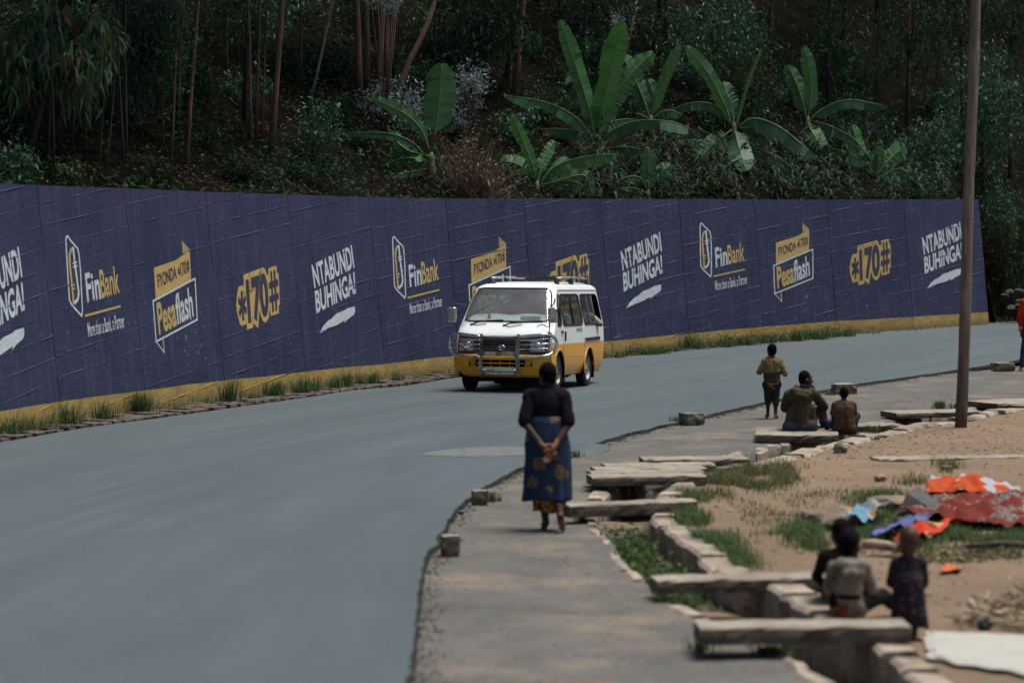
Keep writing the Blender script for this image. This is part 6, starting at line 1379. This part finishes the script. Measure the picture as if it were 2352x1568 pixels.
# log and branch
M_log = simple('peeled_bark', (.30, .24, .17), .85, var=.35, scale=6, dark=(.10, .07, .045), dsc=5)
p = gnd(2025, 1262, .05); s_ = FPX / p[1]
mb = MB(); mb.tube([(-45 / s_, 0, .05), (-20 / s_, -.02, .055), (10 / s_, -.05, .045), (30 / s_, -.12, .03)], [.042, .045, .042, .035], 10); mb.tube([(28 / s_, -.1, .04), (48 / s_, -.06, .07)], [.035, .03], 9)
tag(obj('log', mb, M_log, None, smooth=True, loc=tuple(p)), 'short pale log lying behind the children in the foreground', 'log')
mb = MB(); p = gnd(2300, 1262, .05); mb.tube([(-.30, .0, .03), (0, .05, .05), (.3, .02, .04)], [.02, .03, .025], 8); tag(obj('branch', mb, simple('dark_branch', (.05, .04, .03), .9), None, smooth=True, loc=tuple(p)), 'dark branch on the grass below the dark red cloth', 'branch')
# cloths laid out to dry
def clothsheet(name, label, quad, mat, amp=.04, z=.06, nx=44, ny=26, seed=0, hump=None, curl=0.0):
    q = [gnd(x, y, z) for x, y in quad]; mb = MB(); rows = []        # order: near-left, near-right, far-right, far-left
    cen = sum(q) / 4
    for i in range(nx + 1):
        r = []
        for j in range(ny + 1):
            a, c = i / nx, j / ny; e1 = .06 * mnoise.noise(Vector((a * 5, seed, 0))); e2 = .06 * mnoise.noise(Vector((c * 5, seed + 4, 0)))
            p = (q[0] * (1 - a) + q[1] * a) * (1 - c - e1) + (q[3] * (1 - a) + q[2] * a) * (c + e1); p = p + np.array((e2 * .3, 0, 0))
            h = amp * (.7 + mnoise.noise(Vector((p[0] * 4.5 + seed, p[1] * 2.0, seed))) + .6 * mnoise.noise(Vector((p[0] * 11, p[1] * 5 + seed, 3))))
            if hump: h += hump * max(0, math.sin(math.pi * min(1, a * 1.1))) * math.sin(math.pi * c) ** 1
            r.append(p + np.array((0, 0, max(.0, h))))
        rows.append(r)
    rows = (np.array(rows) - cen).tolist(); mb.grid(rows, flip=True); o = obj(name, mb, mat, None, smooth=True, loc=tuple(cen)); md = o.modifiers.new('solid', 'SOLIDIFY'); md.thickness = .004
    return tag(o, label, 'cloth', 'cloths spread on the ground')
def patchcloth(name, base, pats, scale, thr=.56, fine=None):
    m, t, b = nt(name); v = coords(t); n_ = noi(t, v, scale, 2, .4); c = mixc(t, ramp(t, n_, [(thr, 0.0), (thr + .015, 1.0)]), base, pats[0])
    if len(pats) > 1: c = mixc(t, ramp(t, noi(t, v, scale * 1.3, 2, .4), [(.62, 0.0), (.635, 1.0)]), c, pats[1])
    if fine: 
        vo = N(t, 'ShaderNodeTexVoronoi'); vo.inputs['Scale'].default_value = 55; t.links.new(v, vo.inputs['Vector']); c = mixc(t, mth(t, 'MULTIPLY', ramp(t, n_, [(thr, 0.0), (thr + .015, 1.0)]), ramp(t, vo.outputs['Distance'], [(.3, 0.0), (.4, 1.0)])), c, fine)
    t.links.new(c, b.inputs['Base Color']); b.inputs['Roughness'].default_value = .85; b.inputs['Specular IOR Level'].default_value = .2; return m
K_or = patchcloth('orange_white_cloth', (.34, .045, .007), [(.28, .28, .30)], 3.6, .56); K_rd = patchcloth('dark_red_cloth', (.11, .012, .007), [(.42, .36, .33)], 4.2, .54, (.05, .02, .015)); K_bl = patchcloth('blue_cloth', (.085, .10, .26), [(.05, .065, .09)], 4, .55); K_red = patchcloth('red_cloth', (.42, .035, .012), [(.38, .22, .10), (.14, .02, .01)], 4, .58); K_bp = patchcloth('blue_orange_print', (.09, .20, .27), [(.42, .20, .02), (.02, .04, .10)], 8, .56)
clothsheet('cloth', 'bright orange cloth with white shapes spread on the ground', [(2125, 1140), (2345, 1146), (2338, 1122), (2135, 1106)], K_or, .085, .08, seed=1, hump=.10)
clothsheet('cloth', 'dark red cloth with white speckled patches at the right edge', [(2060, 1196), (2420, 1232), (2420, 1150), (2150, 1150)], K_rd, .11, .06, seed=2)
clothsheet('cloth', 'crumpled violet blue cloth lying on the grass', [(1993, 1243), (2050, 1236), (2160, 1190), (2090, 1196)], K_bl, .08, .08, seed=3)
clothsheet('cloth', 'narrow red cloth with pale end lying on the grass', [(2050, 1254), (2120, 1240), (2215, 1208), (2110, 1214)], K_red, .08, .09, seed=4)
clothsheet('cloth', 'small blue cloth with orange print on the brown boulder', [(1934, 1198), (1985, 1200), (2050, 1172), (1985, 1172)], K_bp, .09, .13, seed=5)
clothsheet('rag', 'small crumpled orange rag on the bare earth', [(2160, 1322), (2205, 1320), (2212, 1306), (2172, 1300)], patchcloth('orange_rag', (.42, .10, .03), [(.06, .03, .02)], 9, .6), .035, .03, 16, 12, seed=6)
# grain drying bottom right
m, t, b = nt('dried_grain'); v = coords(t); c = ramp(t, noi(t, v, 60, 3, .7), [(.3, (.27, .26, .225)), (.7, (.5, .49, .44))]); c = mixc(t, ramp(t, noi(t, v, 5, 5, .65), [(.5, 0.0), (.75, .5)]), c, (.30, .26, .2)); t.links.new(c, b.inputs['Base Color']); b.inputs['Roughness'].default_value = .95; bump(t, b, noi(t, v, 70, 3), .9, .02); M_grain = m
def ggrid(name, quad, z, mat, amp, label, cat, seed=0, nx=50, ny=30):
    q = [gnd(x, y, z) for x, y in quad]; rows = []
    for i in range(nx + 1):
        r = []
        for j in range(ny + 1):
            a, c = i / nx, j / ny; p = (q[0] * (1 - a) + q[1] * a) * (1 - c) + (q[3] * (1 - a) + q[2] * a) * c; e_ = min(a, 1 - a, c, 1 - c)
            k = .05 * mnoise.noise(Vector((a * 6, c * 6, seed))); p = p + np.array((k, k, 0)) * (1 if e_ < .05 else 0)
            r.append((p[0], p[1], z + (0 if e_ <= 0 else amp * min(1, e_ * 14) * (1 + .4 * mnoise.noise(Vector((p[0] * 5, p[1] * 5, seed)))))))
        rows.append(r)
    mb = MB(); mb.grid(rows, flip=True); return tag(obj(name, mb, mat, None, smooth=True), label, cat)
g_ = ggrid('grain_spread', [(2130, 1510), (2440, 1560), (2440, 1458), (2120, 1448)], .035, M_grain, .014, 'pale grain spread out to dry on the ground at the lower right', 'grain')
M_straw = leafmat('straw', [(.36, .29, .19), (.26, .2, .13), (.42, .36, .26), (.16, .11, .07)], .9, .1, .1)
def scatter(n, poly, z=None, seed=0):
    xs_ = [p[0] for p in poly]; ys_ = [p[1] for p in poly]; out = []
    while len(out) < n:
        x, y = random.uniform(min(xs_), max(xs_)), random.uniform(min(ys_), max(ys_)); c = False; j = len(poly) - 1
        for i in range(len(poly)):
            if (ys_[i] > y) != (ys_[j] > y) and x < (xs_[j] - xs_[i]) * (y - ys_[i]) / (ys_[j] - ys_[i]) + xs_[i]: c = not c
            j = i
        if c:
            p = gnd(x, y, 0.0); p[2] = zearth(p[0], p[1]) if z is None else z; out.append(p)
    return np.array(out)
P = scatter(500, [(2200, 1445), (2270, 1400), (2400, 1395), (2400, 1460)]); D = rng.normal(size=P.shape); D[:, 2] = np.abs(D[:, 2]) * .25; P[:, 2] += .02 + rng.random(len(P)) * .06
tag(leaves('straw_heap', P, D, rng.uniform(.1, .22, len(P)), .022, M_straw, droop=.1), 'small heap of pale straw and husks by the grain', 'straw', kind='stuff')
P = scatter(1500, [(2080, 1300), (2110, 1265), (2400, 1255), (2400, 1290), (2200, 1300)]); D = rng.normal(size=P.shape); D[:, 2] = np.abs(D[:, 2]) * .3; P[:, 2] += rng.random(len(P)) * .03
tag(leaves('dry_debris', P, D, rng.uniform(.03, .09, len(P)), .02, leafmat('debris', [(.24, .19, .11), (.12, .09, .05), (.16, .15, .07), (.3, .25, .17)], .9, .1, .1), droop=.1), 'dry plant scraps along the edge of the grass', 'debris', kind='stuff')
tag(obj('plank', (lambda mb: (mb.box((0, 0, 0), (.42, .07, .02), jit=.006), mb)[1])(MB()), simple('rusty_plank', (.20, .09, .045), .9, var=.4), None, loc=tuple(gnd(1325, 1572, -.02)), rot=(0, 0, .05)), 'rusty brown strip lying on the pavement at the lower edge', 'strip')
stone('black plastic scrap beside the straw heap', 2262, 1440, 34, 22, z=.03, seed=21, mat=V_black, box=False, group=None)['category'] = 'scrap'
stone('pale cob lying on the bare earth right of the toddler', 2232, 1392, 24, 16, z=.03, seed=22, mat=M_grain, box=False, group=None)['category'] = 'cob'
# loose stones and clods
def pebbles(name, n, P, r0, r1, mat, label):
    b = bmesh.new(); bmesh.ops.create_icosphere(b, subdivisions=1, radius=1); bv = np.array([v.co for v in b.verts]); bf = np.array([[v.index for v in f.verts] for f in b.faces]); b.free()
    r = r0 + (r1 - r0) * rng.random((len(P), 1, 1)) ** 2.5; S = r * rng.uniform(.6, 1.3, (len(P), 1, 3)) * np.array((1, 1, .55)); V = P[:, None, :] + bv[None] * S * rng.uniform(.75, 1.2, (len(P), len(bv), 1))
    F = (bf[None] + (np.arange(len(P)) * len(bv))[:, None, None]).reshape(-1, 3); return tag(fastmesh(name, V.reshape(-1, 3), F, mat), label, 'stones', kind='stuff')
M_peb = leafmat('pebbles', [(.25, .19, .13), (.15, .11, .08), (.33, .27, .2), (.12, .1, .085), (.22, .16, .11)], .95, .1, 0)
P = np.concatenate([scatter(1300, [(1560, 1090), (1800, 1040), (2060, 990), (2400, 940), (2400, 1400), (2120, 1420), (1900, 1330), (1640, 1190)]), scatter(900, [(1800, 1045), (1960, 1010), (2400, 960), (2400, 1050), (2000, 1060)])])
pebbles('loose_stones', 0, P, .006, .036, M_peb, 'loose stones and clods strewn over the bare earth')
P = np.concatenate([scatter(1300, [(1200, 1080), (1560, 980), (1980, 900), (2330, 850), (2400, 905), (2000, 960), (1780, 1005), (1500, 1070), (1360, 1110), (1360, 1200), (1430, 1290), (1560, 1400), (1880, 1560), (1000, 1560), (1020, 1270)], -.042), scatter(500, [(1740, 1000), (1760, 975), (1830, 960), (1800, 1003)], -.04), scatter(300, [(1980, 930), (2080, 912), (2240, 908), (2200, 925), (2030, 935)], -.04)])
pebbles('pavement_grit', 0, P, .003, .012, M_peb, 'fine grit and stones scattered on the old pavement')
P = np.array([groad(random.uniform(0, 2300), y) for y in [random.uniform(800, 1300) for _ in range(160)]]); P = P[P[:, 0] < xRE(P[:, 1])]; P = P[P[:, 0] > xLE(P[:, 1])]; P[:, 2] += .004
pebbles('road_grit', 0, P, .004, .016, M_peb, 'scattered small stones on the asphalt')
# grass patches
M_gr = leafmat('green_grass', [(.04, .075, .025), (.06, .105, .035), (.085, .13, .05), (.05, .09, .04), (.14, .14, .06)], .8, .08); M_gr2 = leafmat('dry_grass', [(.09, .10, .045), (.13, .125, .06), (.06, .085, .035), (.17, .15, .085)], .9, .05)
PT = [(7500, [(1545, 1105), (1600, 1085), (1700, 1065), (1860, 1075), (1800, 1110), (1640, 1140), (1550, 1140)], (.05, .16), M_gr2, 'sparse pale grass along the drain beside the beams'), (4200, [(1560, 1140), (1610, 1150), (1640, 1230), (1720, 1300), (1660, 1305), (1590, 1240)], (.05, .15), M_gr, 'green grass strip growing along the drain wall'),
      (5600, [(1790, 1245), (1850, 1195), (1960, 1185), (2080, 1215), (2110, 1240), (1900, 1262)], (.05, .14), M_gr, 'green grass patch in front of the boulder'), (1500, [(1960, 1160), (2060, 1145), (2080, 1165), (1990, 1190)], (.04, .11), M_gr, 'grass patch behind the blue printed cloth'), (3600, [(2090, 1275), (2120, 1225), (2400, 1225), (2400, 1262)], (.05, .13), M_gr, 'green grass below the dark red cloth'),
      (1600, [(1640, 1150), (1850, 1080), (2000, 1140), (1860, 1230), (1740, 1260)], (.02, .07), M_gr2, 'thin dry grass on the earth beyond the drain'), (300, [(2140, 1085), (2190, 1070), (2200, 1080), (2150, 1092)], (.05, .15), M_gr2, 'grass tuft beside the flat sunken slab'), (260, [(2060, 1130), (2110, 1105), (2120, 1115)], (.04, .1), M_gr2, 'tiny grass tuft on the bare ground')]
for n, poly, hh, mt, lab in PT:
    P = scatter(n * 2, poly); P[:, :2] += rng.normal(size=(len(P), 2)) * np.array((.10, .28)); P[:, 2] = [zearth(q[0], q[1]) for q in P]; P = P[P[:, 2] > -.1]; msk = np.array([mnoise.noise(Vector((p[0] * 2.2, p[1] * 1.1, 3))) for p in P]); P = P[(msk + rng.normal(size=len(P)) * .15) > .02][:int(n * .8)]
    tag(blades('grass', P, rng.uniform(*hh, len(P)), mt, .8, .004), lab, 'grass', kind='stuff')
P = scatter(900, [(1375, 1205), (1470, 1190), (1520, 1260), (1620, 1335), (1520, 1345), (1430, 1280)], -.24); P2 = scatter(160, [(1640, 1395), (1740, 1395), (1860, 1490), (1760, 1450)], -.3)
for PP, lab in ((P, 'broad leaved green weeds growing in the drain'), (P2, 'weeds in the drain between the two nearest slabs')):
    PP = np.repeat(PP, 3, 0) + rng.normal(size=(len(PP) * 3, 3)) * .04; PP[:, 2] += np.abs(rng.normal(size=len(PP))) * .09
    tag(leaves('weeds', PP, rng.normal(size=PP.shape) + np.array((0, 0, .5)), rng.uniform(.05, .12, len(PP)), rng.uniform(.02, .04, len(PP)), M_gr, droop=.3), lab, 'weeds', kind='stuff')
P = scatter(700, [(1440, 1200), (1490, 1195), (1500, 1240), (1470, 1265)], -.23); tag(leaves('drain_litter', P, rng.normal(size=P.shape) * np.array((1, 1, .4)), rng.uniform(.04, .09, len(P)), .025, M_straw, droop=.1), 'dead leaves lying in the drain by the stained slab', 'leaf litter', kind='stuff')
# tufts: single plants
def tuft(label, p, h, n, mat=None, spread=.06, group=None):
    root = thing('grass_tuft', label, 'grass tuft', tuple(p), 0, group); P = rng.normal(size=(n, 3)) * np.array((spread, spread, 0)); blades('blade', P, rng.uniform(.4, 1, n) * h, mat or M_gr, .55, .006, root)['kind'] = 'stuff'; return root
WT = [(15, 985, 95, .42), (62, 977, 90, .36), (98, 968, 60, .30), (155, 957, 140, .5), (240, 945, 120, .42), (325, 934, 220, .5), (410, 930, 40, .2), (480, 912, 50, .22), (527, 905, 130, .55), (580, 908, 50, .18), (622, 895, 120, .42), (640, 893, 90, .36), (690, 888, 140, .42), (710, 884, 100, .36), (765, 880, 120, .34), (790, 877, 150, .45), (820, 874, 110, .36), (852, 871, 120, .42), (908, 866, 80, .34), (960, 862, 50, .2), (1010, 860, 60, .2),
      (1420, 815, 60, .25), (1455, 812, 80, .28), (1490, 806, 110, .3), (1515, 805, 90, .3), (1545, 800, 70, .22), (1585, 797, 130, .5), (1610, 796, 90, .26), (1640, 793, 90, .22), (1668, 789, 110, .42), (1695, 790, 90, .28), (1720, 787, 110, .30), (1745, 786, 130, .34), (1768, 784, 110, .30), (1800, 780, 90, .28), (1833, 777, 130, .42), (1850, 777, 100, .34), (1885, 774, 120, .42), (1912, 770, 100, .36), (1945, 768, 110, .34), (2010, 764, 30, .15)]
ORD = ['first', 'second', 'third', 'fourth', 'fifth', 'sixth', 'seventh', 'eighth', 'ninth', 'tenth', 'eleventh', 'twelfth', 'thirteenth', 'fourteenth', 'fifteenth', 'sixteenth', 'seventeenth', 'eighteenth', 'nineteenth', 'twentieth', 'twenty-first']
nl = sum(1 for w in WT if w[0] < 1200)
for i, (x, y, n, h) in enumerate(WT):
    y = max(y, float(np.interp(x, [q[0] for q in JB], [q[1] for q in JB])) + random.uniform(3, 8)); p = groad(x, y); p[2] -= .02; left = x < 1200; k = i if left else i - nl
    lab = '%s grass tuft along the wall foot counting from the %s' % (ORD[k], 'left edge towards the minibus' if left else 'minibus towards the right')
    r_ = tuft(lab, p, h, n, spread=.09 if left else .11, group='grass tufts along the wall foot')
    if not left:
        q = rng.normal(size=(n // 2, 3)) * np.array((.14, .1, .05)); q[:, 2] = np.abs(q[:, 2]) + rng.random(n // 2) * h * .6; leaves('leaf', q, rng.normal(size=q.shape) + np.array((0, 0, .3)), rng.uniform(.04, .09, n // 2), rng.uniform(.02, .04, n // 2), M_gr, r_)['kind'] = 'stuff'
for x, y, h, n, lab in [(1555, 972, .16, 60, 'grass tuft left of the flat rough road edge stone'), (1130, 1150, .14, 70, 'pale grass tuft round the small stone left of the woman'), (1905, 906, .12, 40, 'grass tuft at the mossy stone behind the sitting boy'), (2290, 850, .14, 40, 'leafy tuft at the grey block beside the person in red'), (2005, 992, .16, 60, 'dark grass tuft beside the low slab behind the boy'), (2010, 1010, .12, 40, 'short tuft right of the thick square slab'), (2160, 938, .2, 90, 'upright grass tuft right of the wooden pole'), (2200, 938, .16, 70, 'second grass tuft right of the wooden pole'), (1320, 1048, .12, 50, 'tuft at the asphalt lump beside the woman'), (1590, 1388, .14, 60, 'tuft at the foot of the second nearest slab'), (1610, 1492, .14, 60, 'tuft at the left end of the nearest slab'), (1760, 1500, .12, 50, 'tuft under the nearest slab'), (1520, 1112, .2, 60, 'weed growing on the slab of parallel beams'), (1340, 1196, .14, 60, 'weeds at the left end of the stained slab')]:
    p = gnd(x, y, -.04 if x < 2000 else .0); tuft(lab, p, h, n, M_gr, .05)
P = []
for _ in range(1500):
    k = random.randint(1, len(JP) - 2); u = random.random(); q = JP[k] * (1 - u) + JP[k + 1] * u; d = JP[k + 1] - JP[k]; d = d / np.linalg.norm(d)
    if mnoise.noise(Vector((q[0] * .8, q[1] * .8, 0))) > -.1: P.append(q + np.array((d[1], -d[0], 0)) * random.uniform(.02, .35))
P = np.array(P); P[:, 2] -= .01; tag(blades('verge_weeds', P, rng.uniform(.03, .14, len(P)), M_gr, .7, .006), 'thin weeds scattered in the gutter along the wall foot', 'weeds', kind='stuff')
P = np.array([(float(xRE(y)) + .02 + abs(random.gauss(0, .09)), y, -.04) for y in rng.uniform(14, 50, 2600)])
pebbles('edge_gravel', 0, P, .004, .018, leafmat('asphalt_crumbs', [(.06, .06, .058), (.04, .04, .04), (.14, .12, .095), (.09, .085, .075)], .95, .05, 0), 'crumbled asphalt and gravel along the road edge')
# flat stones of the gutter along the wall foot
M_gut = simple('gutter_stone', (.085, .07, .056), .95, var=.4, scale=4, bumpd=.02, bscale=12)
LEp = np.array([p for p in LE]); gut = thing('gutter', 'narrow gutter of thin flat stone strips along the wall foot', 'gutter', tuple(LE[1]))
for k in range(1, 11):
    a, c = JP[k], JP[k + 1]
    for q in range(9):
        u = (q + random.uniform(0, .3)) / 9; p = a + (c - a) * u; d = (c - a) / np.linalg.norm(c - a); xl = float(xLE(p[1])); gap = max(.08, (xl - p[0]) * .8)
        nrm = np.array((d[1], -d[0], 0)); 
        for w in range(3):
            mb = MB(); L = PANELW[k] / 9 * random.uniform(.6, 1.0); ww_ = gap / 3.3; c0_ = p + nrm * (.05 + ww_ * (w + .5)) + d * random.uniform(0, .1); rotm = Matrix.Rotation(math.atan2(d[1], d[0]), 3, 'Z')
            mb.box((0, 0, 0), (L, ww_ * .85, .04), jit=.008); o = obj('strip', mb, M_gut, gut, loc=tuple(c0_ + np.array((0, 0, -.005 + random.uniform(-.012, .01))) - np.array(gut.location)), rot=(0, 0, math.atan2(d[1], d[0])))
mb = MB(); rows = []
for k in range(len(JP) - 1):
    for u in (0, .5):
        p = JP[k] * (1 - u) + JP[k + 1] * u; d = JP[k + 1] - JP[k]; d = d / np.linalg.norm(d); nn = np.array((d[1], -d[0], 0)); rows.append([p - nn * .3 + np.array((0, 0, -.03)), p + nn * .1 + np.array((0, 0, -.03)), p + nn * .75 + np.array((0, 0, -.035))])
mb.grid(rows, flip=True); struct('verge', mb, M_mud)
# ---- wooden pole
m, t, b = nt('weathered_pole'); v = coords(t, 'Object', (9, 9, .9)); k = ramp(t, noi(t, v, 2.5, 7, .7), [(.3, (.085, .066, .05)), (.7, (.30, .25, .19))]); sp = N(t, 'ShaderNodeSeparateXYZ'); t.links.new(coords(t), sp.inputs[0])
kk = ramp(t, mth(t, 'ADD', sp.outputs[2], mth(t, 'MULTIPLY', noi(t, coords(t), 3, 4), .9)), [(.9, 1.0), (2.1, 0.0)]) if False else None
mr = N(t, 'ShaderNodeMapRange'); mr.inputs[1].default_value = .5; mr.inputs[2].default_value = 2.2; mr.inputs[3].default_value = .8; mr.inputs[4].default_value = 0; t.links.new(mth(t, 'ADD', sp.outputs[2], mth(t, 'MULTIPLY', noi(t, coords(t), 3, 4), .6)), mr.inputs[0])
k = mixc(t, mr.outputs[0], k, mixc(t, ramp(t, noi(t, v, 2.5, 7, .7), [(.35, 0.0), (.65, 1.0)]), (.035, .02, .014), (.13, .07, .04))); t.links.new(k, b.inputs['Base Color']); b.inputs['Roughness'].default_value = .9; bump(t, b, noi(t, v, 4, 7, .75), 1.0, .04)
g = gnd(2207, 980, .03); tp = at(2241, 0, g[1] + .1); d = tp - g; pole = thing('utility_pole', 'weathered wooden utility pole standing on the earth at the right', 'pole', tuple(g))
mb = MB(); ks = np.linspace(-.03, 1.7, 26); mb.tube([g + d * q + np.array((.008 * math.sin(q * 9), .008 * math.cos(q * 7), 0)) for q in ks], [.084 - .013 * q + .003 * math.sin(q * 31) for q in ks], 16); obj('shaft', mb, m, pole, world=True, smooth=True)
for q, a in ((.34, .3), (.16, 2.2), (.88, .2), (.62, 2.8)):
    mb = MB(); c = g + d * q + np.array((math.cos(a) * .07, -.03, 0)); mb.ell(c, (.018, .016, .03)); obj('knot', mb, m, pole, world=True, smooth=True)

bpy.data.scenes.remove(TMP)
